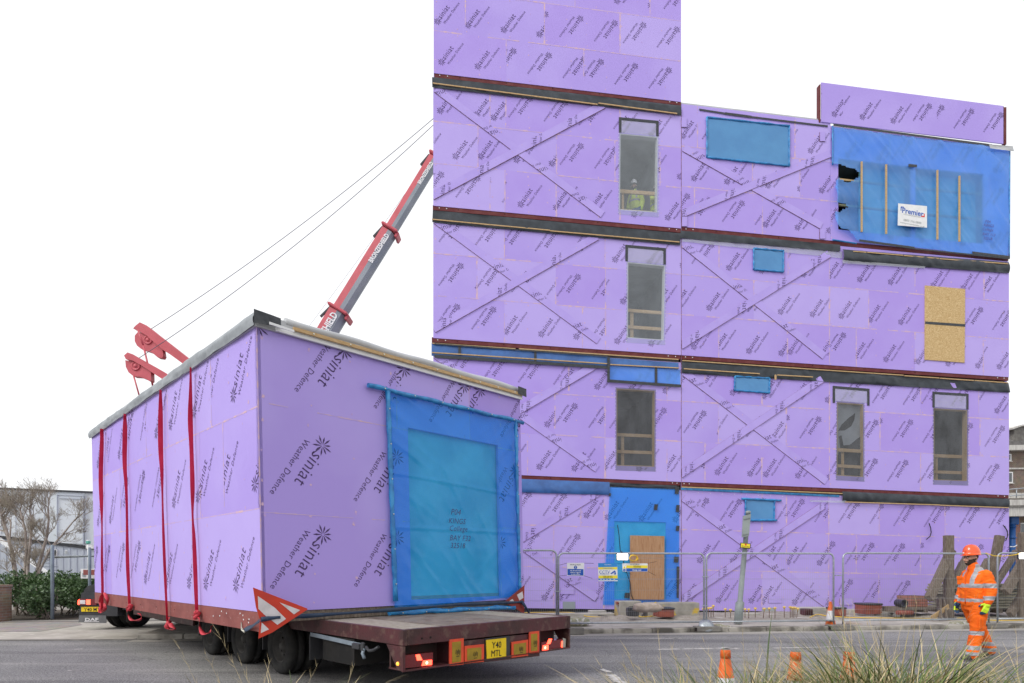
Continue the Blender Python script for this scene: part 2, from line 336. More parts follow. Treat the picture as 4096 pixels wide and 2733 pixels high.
def clip(poly, hp):
    for a, b, c in hp:
        if not poly: return poly
        out = []; n = len(poly); dv = [a * p[0] + b * p[1] + c for p in poly]
        if min(dv) >= 0: continue
        for i in range(n):
            j = (i + 1) % n; p, q = poly[i], poly[j]; dp, dq = dv[i], dv[j]
            if dp >= 0: out.append(p)
            if (dp >= 0) != (dq >= 0):
                t = dp / (dp - dq); out.append((p[0] + (q[0] - p[0]) * t, p[1] + (q[1] - p[1]) * t))
        poly = out
    return poly if len(poly) >= 3 else []
def rect_hp(u0, u1, w0, w1): return [(1, 0, -u0), (-1, 0, u1), (0, 1, -w0), (0, -1, w1)]
# the printed mark: leaf burst, word, and line beneath
def make_logo():
    t = []
    burst = []
    for k in range(10):
        a = radians(-158 + k * 316 / 9) + pi; r0 = .010; r1 = (.122, .104)[k % 2]; w = .0100
        pass
        c, s = cos(a), sin(a); rm = r0 + (r1 - r0) * .62
        burst.append([(r0 * c, r0 * s), (rm * c + w * s, rm * s - w * c), (r1 * c, r1 * s)])
        burst.append([(r0 * c, r0 * s), (r1 * c, r1 * s), (rm * c - w * s, rm * s + w * c)])
    burst += [[(.0, -.004), (.16, -.052), (.155, -.040)], [(.0, -.004), (.155, -.040), (.06, -.008)]]
    t += xf(burst, -.085, .055)
    w, ww = ttris('siniat', -.006, 0, 1.04); s = .43 / ww; t += xf(w, .035, 0, 0, s, s * 1.06)
    d, dw = ttris('Weather Defence', -.006, 0, 1.05); s = .76 / dw; t += xf(d, -.02, -.15, 0, s, s * 1.02)
    return t
LOGO = make_logo()
def boards(mb, pl, outer, rows, bot, joints, seed, ang=57, mi=(0, 1, 2, 3), off=.004, holes=(), sc=1.0, flips=None, density=1.02, dabs=True, seam=.018):
    """panel print: outer=(u0,u1,topfn); rows=list of w limits; joints = per-row list of u joints"""
    rr = random.Random(seed); u0, u1, top = outer
    def put(poly, o, m):
        if len(poly) >= 3: mb.poly([pl.W(u, w + bot(u), o) for u, w in poly], m)
    ta = (top(u0) - bot(u0)); tb = (top(u1) - bot(u1)); kt = (tb - ta) / (u1 - u0)
    toph = (kt, -1, ta - kt * u0)
    hh = [rect_hp(*h) for h in holes]
    def diff(poly, o, m):
        """place poly minus all rectangular holes"""
        ps = [poly]
        for h in holes:
            nx = []
            for p in ps:
                if max(q[0] for q in p) < h[0] or min(q[0] for q in p) > h[1] or max(q[1] for q in p) < h[2] or min(q[1] for q in p) > h[3]: nx.append(p); continue
                for cs in ([(-1, 0, h[0])], [(1, 0, -h[1])], [(1, 0, -h[0]), (-1, 0, h[1]), (0, -1, h[2])], [(1, 0, -h[0]), (-1, 0, h[1]), (0, 1, -h[3])]):
                    q = clip(p, cs)
                    if q: nx.append(q)
            ps = nx
        for p in ps: put(p, o, m)
    for ri in range(len(rows) - 1):
        w0, w1 = rows[ri], rows[ri + 1]
        js = [u0] + [j for j in joints[ri % len(joints)] if u0 + .2 < j < u1 - .2] + [u1]
        for bi in range(len(js) - 1):
            a, b = js[bi], js[bi + 1]
            fl = (flips[ri][bi] if flips and ri < len(flips) and bi < len(flips[ri]) else rr.random() < .5)
            hp = rect_hp(a + .006, b - .006, w0 + .012, w1 - .012) + [toph]
            tone = rr.random()
            if tone < .5:
                q = clip([(a, w0), (b, w0), (b, w1), (a, w1)], [toph])
                if q: diff(q, off * .3, 4 if tone < .27 else 5)
            u = a - rr.uniform(.0, .9); wm = (w0 + min(w1, w0 + 1.2)) / 2 + rr.uniform(-.04, .04)
            if w1 - w0 < .9: wm = w0 + .6
            while u < b + .8:
                A = radians(ang) + (pi if fl else 0)
                # centre of mark local (.36,-.03)
                ox = u - (cos(A) * .33 - sin(A) * -.04) * sc; oy = wm - (sin(A) * .33 + cos(A) * -.04) * sc
                for t in xf(LOGO, ox, oy, A, sc):
                    if max(p[0] for p in t) < a or min(p[0] for p in t) > b: continue
                    q = clip(t, hp)
                    if q: diff(q, off, 1)
                u += density
            if bi > 0: # vertical joint
                w = w0
                while w < w1:
                    h = rr.uniform(.08, .3); hw = rr.uniform(.5, 1.5) * seam
                    if rr.random() < .85:
                        q = clip([(a - hw, w), (a + hw * rr.uniform(.5, 1), w), (a + hw, min(w + h, w1)), (a - hw, min(w + h, w1))], [toph])
                        if q: diff(q, off * .5, 2)
                    w += h
            if dabs:
                for k in range(int((b - a) / .6) + 1):
                    uu = a + .05 + k * .6
                    for ww in (.08, .42, .78, 1.12):
                        if rr.random() < .7 and w0 + ww < w1:
                            s1, s2 = rr.uniform(.009, .024), rr.uniform(.011, .032); x = uu + rr.uniform(-.03, .03); y = w0 + ww + rr.uniform(-.05, .05)
                            q = clip([(x - s1, y - s2 * .6), (x + s1 * .7, y - s2), (x + s1, y + s2 * .5), (x - s1 * .4, y + s2)], [toph, (1, 0, -u0), (-1, 0, u1)])
                            if q: diff(q, off * .6, 3)
        if ri > 0:
            u = u0
            while u < u1:
                l = rr.uniform(.1, .4); hw = rr.uniform(.45, 1.3) * seam; e = min(u + l, u1)
                if rr.random() < .9:
                    q = clip([(u, w0 - hw), (e, w0 - hw * rr.uniform(.6, 1)), (e, w0 + hw), (u, w0 + hw * .9)], [toph])
                    if q: diff(q, off * .55, 2)
                u = e
def panel(mb, pl, poly, holes=(), thick=.06, m=0, off=0.0):
    """front sheet with rectangular holes (polygons in u,z) and its edges"""
    loops = [[Vector((a, b, 0)) for a, b in poly]] + [[Vector((a, b, 0)) for a, b in h] for h in holes]
    flat = [v for l in loops for v in l]
    tris = tessellate_polygon(loops)
    b0 = len(mb.v)
    for v in flat: mb.v.append(tuple(pl.W(v.x, v.y, off)))
    for t in tris:
        a, b, c = (flat[i] for i in t)
        if (b - a).cross(c - a).z < 0: t = (t[0], t[2], t[1])
        mb.f.append(tuple(b0 + i for i in t)); mb.m.append(m); mb.sm.append(False)
    for l in loops:
        n = len(l)
        for i in range(n):
            p, q = l[i], l[(i + 1) % n]
            mb.poly([pl.W(p.x, p.y, off), pl.W(q.x, q.y, off), pl.W(q.x, q.y, off - thick), pl.W(p.x, p.y, off - thick)], m)
def slab(mb, pl, pts, o0, o1, m=0, ms=None, px=True):
    """px polygon on plane as a plate from offset o0 (front) back to o1"""
    uzs = [pl.uz(*p, o0) for p in pts] if px else pts
    a = [pl.W(u, z, o0) for u, z in uzs]; b = [pl.W(u, z, o1) for u, z in uzs]; n = len(a)
    mb.faces(a + b, [tuple(range(n)), tuple(range(2 * n - 1, n - 1, -1))], m)
    mb.faces(a + b, [(i, i + n, (i + 1) % n + n, (i + 1) % n) for i in range(n)], m if ms is None else ms)
def stroke(mb, pl, p, q, w, o0, o1, m=0, ms=None, px=True, up=True):
    """plank on the plane from p to q (its LOWER edge when up), width w metres"""
    a = Vector(pl.uz(*p, o0) if px else p); b = Vector(pl.uz(*q, o0) if px else q); d = (b - a).normalized(); n = Vector((-d.y, d.x))
    if n.y < 0: n = -n
    if not up: a = a - n * w / 2; b = b - n * w / 2
    slab(mb, pl, [tuple(a), tuple(b), tuple(b + n * w), tuple(a + n * w)], o0, o1, m, ms, px=False)
def cloth(mb, pl, tl, tr, br, bl, off=.03, amp=.012, nu=40, nv=8, m=0, seed=0, freq=3.0, diag=.6, px=True, belly=0.0, sharp=1):
    c = [Vector(pl.uz(*p, off)) if px else Vector(p) for p in (tl, tr, br, bl)]
    def fn(s, t):
        a = c[0].lerp(c[1], s); b = c[3].lerp(c[2], s); q = a.lerp(b, t)
        k = Vector(((q.x + q.y * diag) * freq, q.y * freq * .35 + seed * 7.3, seed * 3.1))
        f = noise.noise(k); f = (1 - abs(f) * 2) * .5 if sharp else f
        g = noise.noise(Vector((q.x * 1.1, q.y * 1.3, seed + 9.7)))
        e = min(1, min(s, 1 - s) * nu / 1.5) * min(1, min(t, 1 - t) * nv / 1.2)
        return pl.W(q.x, q.y, off + amp * (f * (.4 + .6 * e) + g * e) + belly * 4 * t * (1 - t))
    mb.grid(lambda s, t: fn(s, t), nu, nv, m)
def dots(mb, pl, pts, r, off, m=0, n=8):
    for p in pts:
        u, z = pl.uz(*p, off); mb.lathe([(r, 0), (r * .8, .008)], pl.W(u, z, off), pl.n, n, m, False)
def text(mb, pl, s, px, py, h, ang=0.0, off=.01, m=0, bold=0.0, width=None, align='c', uz=None, hp=None, sx=1.0, sp=1.0, shear=0.0):
    tr, w = ttris(s, bold, shear, sp); k = h if width is None else width / w
    kx = k * sx if width is None else k; ky = h
    u, z = uz if uz else pl.uz(px, py, off)
    ox = -w * kx / 2 if align == 'c' else 0
    for t in xf(xf(tr, 0, 0, 0, kx, ky), 0, 0):
        t = [(a + ox, b - ky * .5) for a, b in t]; c, sn = cos(ang), sin(ang)
        mb.poly([pl.W(u + a * c - b * sn, z + a * sn + b * c, off) for a, b in t], m)
INNER = mat('added_backing', (.42, .66, .64), .8, c2=(.27, .5, .5), ns=1.5)  # pale backing added behind blue sheets to lighten what shows through
# ------------------------------------------------------------------ modular building
FP = Plane(4.97, 18.0, 8.47, 1.0)
uL = FP.uz(1733, 1300)[0]; uM = FP.uz(2724.5, 1300)[0]; uR = FP.uz(3322, 1300)[0]; uE = FP.uz(4036, 1300)[0]
lA = FP.line(1738, 293, 2725, 408)                                   # foot of each storey's boards
lB = FP.line(1733, 823, 2725, 914); lB2 = FP.line(2725, 907, 4035, 1029)
lC = FP.line(1728, 1352, 2725, 1421); lC2 = FP.line(2725, 1421, 4035, 1509)
lD = FP.line(2086, 1901, 2720, 1928); lD2 = FP.line(2720, 1928, 4036, 1981)
lG = FP.line(2096, 2433, 3049, 2445)
bld = thing('modular_building', 'four storey building of lilac sheathing boards under construction behind the fence', 'building', FP.W(uM, .2, -.5))
def storey(name, u0, u1, bot, top, holes, seed, joints, flips=None, rowoff=0.0, parent=bld, rows=None, thick=.06):
    """holes: px quads -> u,z quads"""
    mb = MB(); hq = []
    for q in holes: hq.append([FP.uz(*p) for p in q])
    panel(mb, FP, [(u0, bot(u0)), (u1, bot(u1)), (u1, top(u1)), (u0, top(u0))], hq, thick)
    hr = [(min(p[0] for p in h), max(p[0] for p in h), min(p[1] - bot(p[0]) for p in h), max(p[1] - bot(p[0]) for p in h)) for h in hq]
    rw = rows or [0, 1.19, 2.37, 3.6]
    boards(mb, FP, (u0, u1, top), rw, bot, joints, seed, holes=hr, flips=flips)
    return mb.build(name, PM, parent)
def J(*pxs): return [FP.uz(p, 1300)[0] for p in pxs]
F_ = False; T_ = True
z5 = lambda u: 12.2 + 2.0 + .0 * u
# storey 5 (left bay only) : its top is beyond the photograph
top5 = lambda u: lA(u) + 3.55
storey('wall_panel', uL + .02, uM, lA, top5, [], 11, [J(2025, 2335), J(1862, 2178, 2480), J(1900, 2300, 2600)], [[F_, T_, T_], [F_, F_, T_, T_], [T_, F_, F_, T_]])
W4 = [(2479, 534), (2631, 548), (2629, 851), (2477, 840)]
W3 = [(2510, 1048), (2660, 1062), (2655, 1362), (2509, 1352)]
W2 = [(2466, 1554), (2619, 1563), (2618, 1868), (2466, 1863)]
R1 = [(3349, 1609), (3453, 1617), (3453, 1909), (3347, 1903)]
R2 = [(3735, 1633), (3869, 1641), (3868, 1925), (3735, 1921)]
V1 = [(3353, 634), (3647, 668), (3647, 950), (3353, 918)]
V2 = [(3662, 672), (3935, 697), (3937, 975), (3662, 952)]
gap = .33
topA = lambda u: lA(u) - .22
storey('wall_panel', uL, uM, lB, topA, [W4], 4, [J(1960, 2020, 2225, 2480), J(1912, 2226, 2460, 2640), J(1960, 2023, 2480)], [[T_, T_, F_, F_, F_], [F_, F_, T_, T_, F_], [F_, F_, T_, F_]])
topB = lambda u: lB(u) - .22
storey('wall_panel', uL, uM, lC, topB, [W3], 5, [J(2018, 2330, 2422), J(1908, 2223, 2422), J(2018, 2420)], [[T_, F_, T_, F_], [T_, T_, T_, F_], [T_, T_, F_]])
topC = lambda u: lC(u) - .22
storey('wall_panel', uL, uM, lD, topC, [W2], 6, [J(2110, 2420, 2668), J(2220, 2420, 2700), J(2275, 2668)], [[F_, F_, F_, F_], [F_, T_, T_, F_], [T_, F_, F_]])
top4 = FP.line(2728, 416, 3330, 488)
BW1 = [(2830, 480), (3151, 514), (3151, 660), (2830, 628)]
storey('wall_panel', uM + .012, uR, lB2, top4, [BW1], 7, [J(2778, 3050), J(3010, 3200), J(2790, 3180)], [[T_, T_, F_], [F_, F_, F_], [F_, T_, F_]])
top4r = FP.line(3330, 505, 4036, 592)
storey('wall_panel', uR + .003, uE, lB2, top4r, [V1, V2], 8, [J(3500, 3800), J(3400, 3650), J(3560, 3900)])
BW2 = [(3018, 1000), (3127, 1010), (3126, 1086), (3018, 1076)]
topB2 = lambda u: lB2(u) - .14
storey('wall_panel', uM + .012, uE, lC2, topB2, [BW2], 9, [J(2875, 3150, 3318, 3425, 3660, 3933), J(3015, 3318, 3475, 3800), J(2876, 3152, 3318, 3660, 3936)],
       [[F_, F_, F_, T_, F_, F_, F_], [F_, F_, F_, F_, T_, T_], [T_, F_, F_, F_, F_, F_, T_]])
BW3 = [(2942, 1510), (3072, 1519), (3071, 1568), (2942, 1560)]
topC2 = lambda u: lC2(u) - .3
storey('wall_panel', uM + .012, uE, lD2, topC2, [BW3, R1, R2], 10, [J(2820, 3047, 3318, 3682), J(2873, 3145, 3318, 3520, 3920), J(2820, 3048, 3318, 3682, 3915)],
       [[T_, F_, F_, T_, T_], [T_, F_, T_, T_, T_, T_], [T_, F_, F_, T_, T_, F_]])
BW4 = [(2985, 2003), (3090, 2007), (3089, 2078), (2985, 2077)]
topD2 = lambda u: lD2(u) - .22
storey('wall_panel', uM + .012, uE, lG, topD2, [BW4], 12, [J(3048, 3315, 3515), J(3146, 3315, 3425, 3682), J(3048, 3146, 3315, 3517, 3780)],
       [[F_, F_, T_, T_], [F_, F_, T_, T_, T_], [T_, T_, T_, T_, T_, T_]])
DOOR = [(2457, 2085), (2664, 2090), (2664, 2398), (2457, 2396)]
topD = lambda u: lD(u) - .25
storey('wall_panel', uL, uM, lG, topD, [DOOR], 13, [J(2216, 2416), J(2215, 2416), J(2323, 2416)], [[F_, F_, T_], [T_, T_, T_], [T_, F_, F_]])
# carcass: floors, side, back, roof
lines = [(lG, uL, uE), (lD2, uL, uE), (lC2, uL, uE), (lB2, uL, uE)]
def pbox(mb, u0, u1, z0, z1, o0, o1, m=0):
    zz = lambda f, u: f(u) if callable(f) else f
    c = [FP.W(u0, zz(z0, u0), o1), FP.W(u1, zz(z0, u1), o1), FP.W(u1, zz(z0, u1), o0), FP.W(u0, zz(z0, u0), o0),
         FP.W(u0, zz(z1, u0), o1), FP.W(u1, zz(z1, u1), o1), FP.W(u1, zz(z1, u1), o0), FP.W(u0, zz(z1, u0), o0)]
    c = [c[3], c[2], c[1], c[0], c[7], c[6], c[5], c[4]]
    c = [c[i] for i in (0, 1, 2, 3, 4, 5, 6, 7)]
    mb.hexa(c, m)
DEP = -8.2
for i, (f, a, b) in enumerate([(lD, uL, uM), (lC, uL, uM), (lB, uL, uM), (lD2, uM, uE), (lC2, uM, uE), (lB2, uM, uE), (lA, uL, uM)]):
    mb = MB(); pbox(mb, a + .03, b - .03, (lambda u, f=f: f(u) - .34), (lambda u, f=f: f(u) - .03), -.10, DEP); mb.build('floor_slab', M['interior'], bld)
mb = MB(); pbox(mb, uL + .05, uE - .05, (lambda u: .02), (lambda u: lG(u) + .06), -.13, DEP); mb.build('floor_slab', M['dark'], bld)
mb = MB()
for a, b, z1 in ((uL, uM, lambda u: lA(u) + 3.5), (uM, uE, lambda u: lB2(u) + 3.35)):
    pbox(mb, a + .01, b - .01, lG, z1, DEP, DEP - .08)
mb.build('rear_wall', [M['purple']], bld)
mb = MB(); pbox(mb, uL + .012, uL + .08, lG, (lambda u: lA(u) + 3.52), -.062, DEP + .003); mb.build('side_wall', M['purple'], bld)
mb = MB(); pbox(mb, uE - .08, uE - .012, lG, (lambda u: lB2(u) + 3.4), -.062, DEP + .003); mb.build('side_wall', M['purple'], bld)
mb = MB(); pbox(mb, uM - .06, uM - .01, (lambda u: lA(u) - .2), (lambda u: lA(u) + 3.52), -.062, DEP + .003); mb.build('side_wall', M['purple'], bld)
for u in (uM + .06, uR):
    mb = MB(); pbox(mb, u, u + .1, lG, (lambda q: top4(q) - .12), -.08, DEP + .01); mb.build('partition_wall', M['interior'], bld)
mb = MB(); pbox(mb, uL, uM, (lambda u: lA(u) + 3.5), (lambda u: lA(u) + 3.62), 0, DEP); mb.build('roof', M['greymem'], bld)
mb = MB(); pbox(mb, uM + .01, uR, (lambda u: top4(u) - .10), (lambda u: top4(u) + .055), -.02, DEP); mb.build('roof', M['whitemem'], bld)
mb = MB(); pbox(mb, uR, uE - .02, (lambda u: top4r(u) - .10), (lambda u: top4r(u) + .02), -.02, DEP); mb.build('roof', M['whitemem'], bld)
# red edge beams with bolts
def beam(p, q, p2, q2, o=-.012, dotx=(), step=0, extra=()):
    """p,q upper edge ends, p2,q2 lower edge ends in px"""
    mb = MB(); slab(mb, FP, [p2, q2, q, p], o, o - .09)
    f = lambda x, k: (x, (p[1] + (q[1] - p[1]) * (x - p[0]) / (q[0] - p[0])) * (1 - k) + (p2[1] + (q2[1] - p2[1]) * (x - p2[0]) / (q2[0] - p2[0])) * k)
    if dotx: dots(mb, FP, [f(x, .5) for x in dotx], .016, o + .002, 1)
    if step: dots(mb, FP, [f(p[0] + step * (i + .55), .5) for i in range(int((q[0] - p[0]) / step))], .013, o + .002, 2)
    for t in extra: dots(mb, FP, [t], .014, o + .002, 1)
    return mb.build('edge_beam', [M['steel_red'], M['bolt'], M['hole']], bld)
beam((1737, 290), (2724, 404), (1737, 309), (2724, 422), dotx=(1759, 1790, 2679, 2707), step=186)
beam((1731, 820), (2723, 910), (1731, 840), (2723, 931), dotx=(1757, 1787, 2677, 2706), step=186)
beam((1727, 1349), (2722, 1418), (1727, 1368), (2722, 1438), dotx=(1751, 1782, 2673, 2702), step=186)
beam((1727, 1884), (2719, 1925), (1727, 1902), (2719, 1942), dotx=(2690, 2708), step=186)
beam((2727, 904), (4034, 1026), (2727, 926), (4034, 1044), dotx=(2744, 2772), step=250)
beam((2727, 1418), (4034, 1506), (2727, 1437), (4034, 1523), dotx=(2742, 2770, 3990, 4016), step=205)
beam((2724, 1925), (4034, 1978), (2724, 1944), (4034, 1994), dotx=(2736, 2757, 3992, 4018), step=205)
beam((2727, 948), (3366, 1003), (2727, 973), (3366, 1026), o=-.008, extra=[(2742 + i * 49.5, 962 + (15 + i * 49.5) * .0855 + dy) for i in range(13) for dy in (-5, 3)])
# grey pressed channel over the ground floor, middle bay
mb = MB(); slab(mb, FP, [(2724, 1978), (3356, 2004), (3356, 1982), (2724, 1950)], -.006, -.05); 
for i in range(13):
    for dy in (-5, 4): dots(mb, FP, [(2745 + i * 48, 1966 + i * 2.1 + dy)], .012, -.004, 1)
mb.build('edge_channel', [M['craneg'], M['bolt']], bld)
# membranes / film strips over the module joints
def strip(name, tl, tr, br, bl, m, seed, amp=.050, off=.032, nu=170, nv=9, freq=2.2, belly=.01):
    mb = MB(); cloth(mb, FP, tl, tr, br, bl, off, amp, nu, nv, 0, seed, freq, .8, belly=belly); return mb.build(name, M[m], bld)
strip('membrane_strip', (1728, 309), (2724, 424), (2726, 462), (1729, 350), 'black', 1, belly=.008)
strip('membrane_strip', (1731, 842), (2722, 934), (2721, 981), (1729, 890), 'black', 2, belly=.008)
strip('membrane_strip', (2722, 923), (3360, 980), (3360, 1007), (2722, 953), 'black', 3, nv=4, belly=.006)
strip('membrane_strip', (3370, 998), (4034, 1050), (4036, 1093), (3372, 1045), 'black', 4, belly=.05)
strip('membrane_strip', (2727, 1446), (4034, 1532), (4040, 1571), (2727, 1493), 'black', 5, belly=.006)
strip('membrane_strip', (3368, 1966), (4035, 1996), (4036, 2031), (3368, 2006), 'black', 6, belly=.03, amp=.045)
strip('membrane_strip', (2437, 1930), (2708, 1943), (2708, 1955), (2437, 1942), 'black', 7, nv=3, belly=.0)
strip('blue_film_strip', (1726, 1372), (2434, 1428), (2434, 1468), (1726, 1424), 'tarpop', 8, amp=.03)
strip('blue_film_strip', (2437, 1432), (2714, 1452), (2714, 1478), (2437, 1462), 'tarpop', 9, amp=.012, belly=.0)
strip('blue_film_flap', (2437, 1461), (2721, 1479), (2721, 1540), (2437, 1522), 'tarpl', 10, amp=.02, nv=10, nu=40, off=.02, belly=.0, freq=4)
strip('blue_film_strip', (1727, 1903), (2438, 1929), (2438, 1980), (1727, 1960), 'tarpop', 11, amp=.03, belly=.02, freq=1.6)
strip('blue_film_strip', (2724, 1951), (3357, 1981), (3357, 1989), (2724, 1960), 'tarphem', 12, amp=.03, belly=.0, nv=3, off=.02)
# timber battens
def batten(p, q, w=.028, o=.12, name='batten', m='timber', t=.022):
    mb = MB(); n = max(1, int(abs(q[0] - p[0]) / 120)); 
    for i in range(n):
        a = i / n; b = (i + 1) / n
        stroke(mb, FP, (p[0] + (q[0] - p[0]) * a, p[1] + (q[1] - p[1]) * a), (p[0] + (q[0] - p[0]) * b - (.8 if i < n - 1 else 0), p[1] + (q[1] - p[1]) * b), w, o, o - t)
    return mb.build(name, M[m], bld)
for p, q in [((1731, 334), (2390, 419)), ((2394, 414), (2709, 456)), ((1728, 879), (2200, 923)), ((2200, 925), (2718, 970)),
             ((3414, 1007), (3466, 1011)), ((3470, 1011), (3613, 1023)), ((3617, 1024), (3756, 1036)), ((3760, 1037), (4033, 1057)),
             ((2730, 1444), (3130, 1471)), ((3130, 1471), (3615, 1503)), ((3619, 1505), (3757, 1514)), ((3761, 1515), (3896, 1524)), ((3900, 1524), (4032, 1533)),
             ((2736, 1477), (3039, 1497)), ((3110, 1502), (3252, 1510)), ((3382, 2010), (3760, 2022)), ((3760, 2023), (4035, 2033)),
             ((2728, 1950), (3370, 1976)), ((1729, 1375), (2062, 1397)), ((2076, 1397), (2714, 1440)), ((1728, 1412), (2430, 1457)), ((2440, 1460), (2716, 1474))]:
    batten(p, q, o=.075 if p[1] < 1900 else .085)
mb = MB(); slab(mb, FP, [(3100, 1519), (3106, 1519), (3106, 1499), (3100, 1499)], .13, .10); mb.build('batten', M['timber'], bld)
# black tape runs
def tape(p, q, w, o=.05, name='tape_run'):
    mb = MB(); n = max(2, int((abs(q[0] - p[0]) + abs(q[1] - p[1])) / 25)); a = Vector(FP.uz(*p)); b = Vector(FP.uz(*q)); d = (b - a).normalized(); nn = Vector((-d.y, d.x))
    rr = random.Random(int(p[0] + q[1]))
    for i in range(n):
        s, e = a.lerp(b, i / n), a.lerp(b, (i + 1) / n); j = [rr.uniform(-.006, .006) for _ in range(2)]
        pp = [s - nn * w / 2, e - nn * w / 2, e + nn * w / 2, s + nn * w / 2]
        slab(mb, FP, [tuple(x) for x in pp], o + j[0] * .2, o - .003 + j[0] * .2, px=False)
    return mb.build(name, M['tape'], bld)
for p, q, w, o in [((1738, 1428), (2436, 1473), .085, .06), ((1838, 1388), (1838, 1424), .07, .065), ((2140, 1410), (2140, 1448), .07, .065),
                ((2431, 1434), (2431, 1534), .08, .09), ((2426, 1526), (2722, 1547), .085, .06), ((2622, 1470), (2622, 1540), .08, .05),
                ((2796, 440), (2900, 456), .05, .02), ((2900, 456), (3005, 470), .07, .022), ((3005, 470), (3310, 507), .05, .02),
                ((1738, 1380), (2430, 1430), .04, .085)]:
    tape(p, q, w, o)
# vertical module joints
for u, a, b in ((uM + .004, lG, lambda u: lA(u) - .3), (uL + .0, lG, lG)):
    if a is b: continue
    mb = MB(); slab(mb, FP, [(u - .008, a(u)), (u + .010, a(u)), (u + .010, b(u)), (u - .008, b(u))], .0015, -.03, px=False); mb.build('joint_gasket', M['edge'], bld)
# diagonal cover boards
def brace(p, q, seed, w=.215, o=.016):
    mb = MB(); a = Vector(FP.uz(*p)); b = Vector(FP.uz(*q)); d = (b - a); Lh = d.length; d.normalize(); n = Vector((-d.y, d.x))
    if n.y < 0: n = -n
    lo = uL + .003 if (a.x + b.x) / 2 < uM - .1 else uM + .018; up_ = uM if lo < uM else 1e3; lim = [(1, 0, -lo), (-1, 0, up_)]
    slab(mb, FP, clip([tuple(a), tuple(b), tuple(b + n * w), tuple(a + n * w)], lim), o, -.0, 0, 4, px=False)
    # dark strip along the lower arris, painted as its shadow line
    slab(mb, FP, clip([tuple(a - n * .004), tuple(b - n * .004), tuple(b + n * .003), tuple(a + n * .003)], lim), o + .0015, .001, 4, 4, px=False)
    rr = random.Random(seed); s = rr.uniform(0, .8); A = math.atan2(d.y, d.x)
    hp = list(lim)
    for P0, nn in ((a, n), (a + n * w, -n), (a, d), (b, -d)): hp.append((nn.x, nn.y, -(nn.x * P0.x + nn.y * P0.y)))
    fl = rr.random() < .5
    while s < Lh:
        c = a + d * s + n * rr.uniform(.0, .2); ang = A + radians(57) + (pi if fl else 0)
        for t in xf(LOGO, c.x - cos(ang) * .33, c.y - sin(ang) * .33, ang, 1.0):
            t = clip(t, hp)
            if t: mb.poly([FP.W(x, y, o + .003) for x, y in t], 1)
        s += rr.uniform(1.0, 1.9)
    for k in range(int(Lh / .5)):
        c = a + d * (k * .5 + rr.uniform(0, .3)) + n * rr.uniform(.03, w - .03); s1 = rr.uniform(.008, .018)
        mb.poly([FP.W(c.x + x * s1, c.y + y * s1, o + .002) for x, y in ((-1, -.6), (.8, -1), (1, .6), (-.5, 1))], 3)
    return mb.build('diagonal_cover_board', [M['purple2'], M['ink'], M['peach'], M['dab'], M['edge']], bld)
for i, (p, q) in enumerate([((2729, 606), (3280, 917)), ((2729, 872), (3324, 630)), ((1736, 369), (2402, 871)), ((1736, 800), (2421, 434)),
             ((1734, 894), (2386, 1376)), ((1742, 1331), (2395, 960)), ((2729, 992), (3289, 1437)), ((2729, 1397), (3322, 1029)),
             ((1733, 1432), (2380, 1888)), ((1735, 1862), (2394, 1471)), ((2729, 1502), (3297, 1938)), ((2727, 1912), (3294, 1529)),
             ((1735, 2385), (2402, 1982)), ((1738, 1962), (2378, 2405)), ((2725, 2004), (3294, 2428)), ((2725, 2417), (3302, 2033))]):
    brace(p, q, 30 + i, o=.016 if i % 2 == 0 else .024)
# small cover plates near module corners
for x, y in ((3290, 545), (3290, 935), (2736, 488), (2738, 885)):
    mb = MB(); slab(mb, FP, [(x - 10, y + 20), (x + 11, y + 20), (x + 11, y - 18), (x - 10, y - 18)], .028, 0, 0, 1); mb.build('cover_plate', [M['purple2'], M['edge']], bld)
for x, y in ((3100, 2400), (2270, 2365), (3385, 2408)):
    mb = MB(); slab(mb, FP, [(x - 26, y + 12), (x + 26, y + 12), (x + 26, y - 14), (x - 26, y - 14)], .02, 0, 0, 1); mb.build('cover_plate', [M['purple2'], M['edge']], bld)
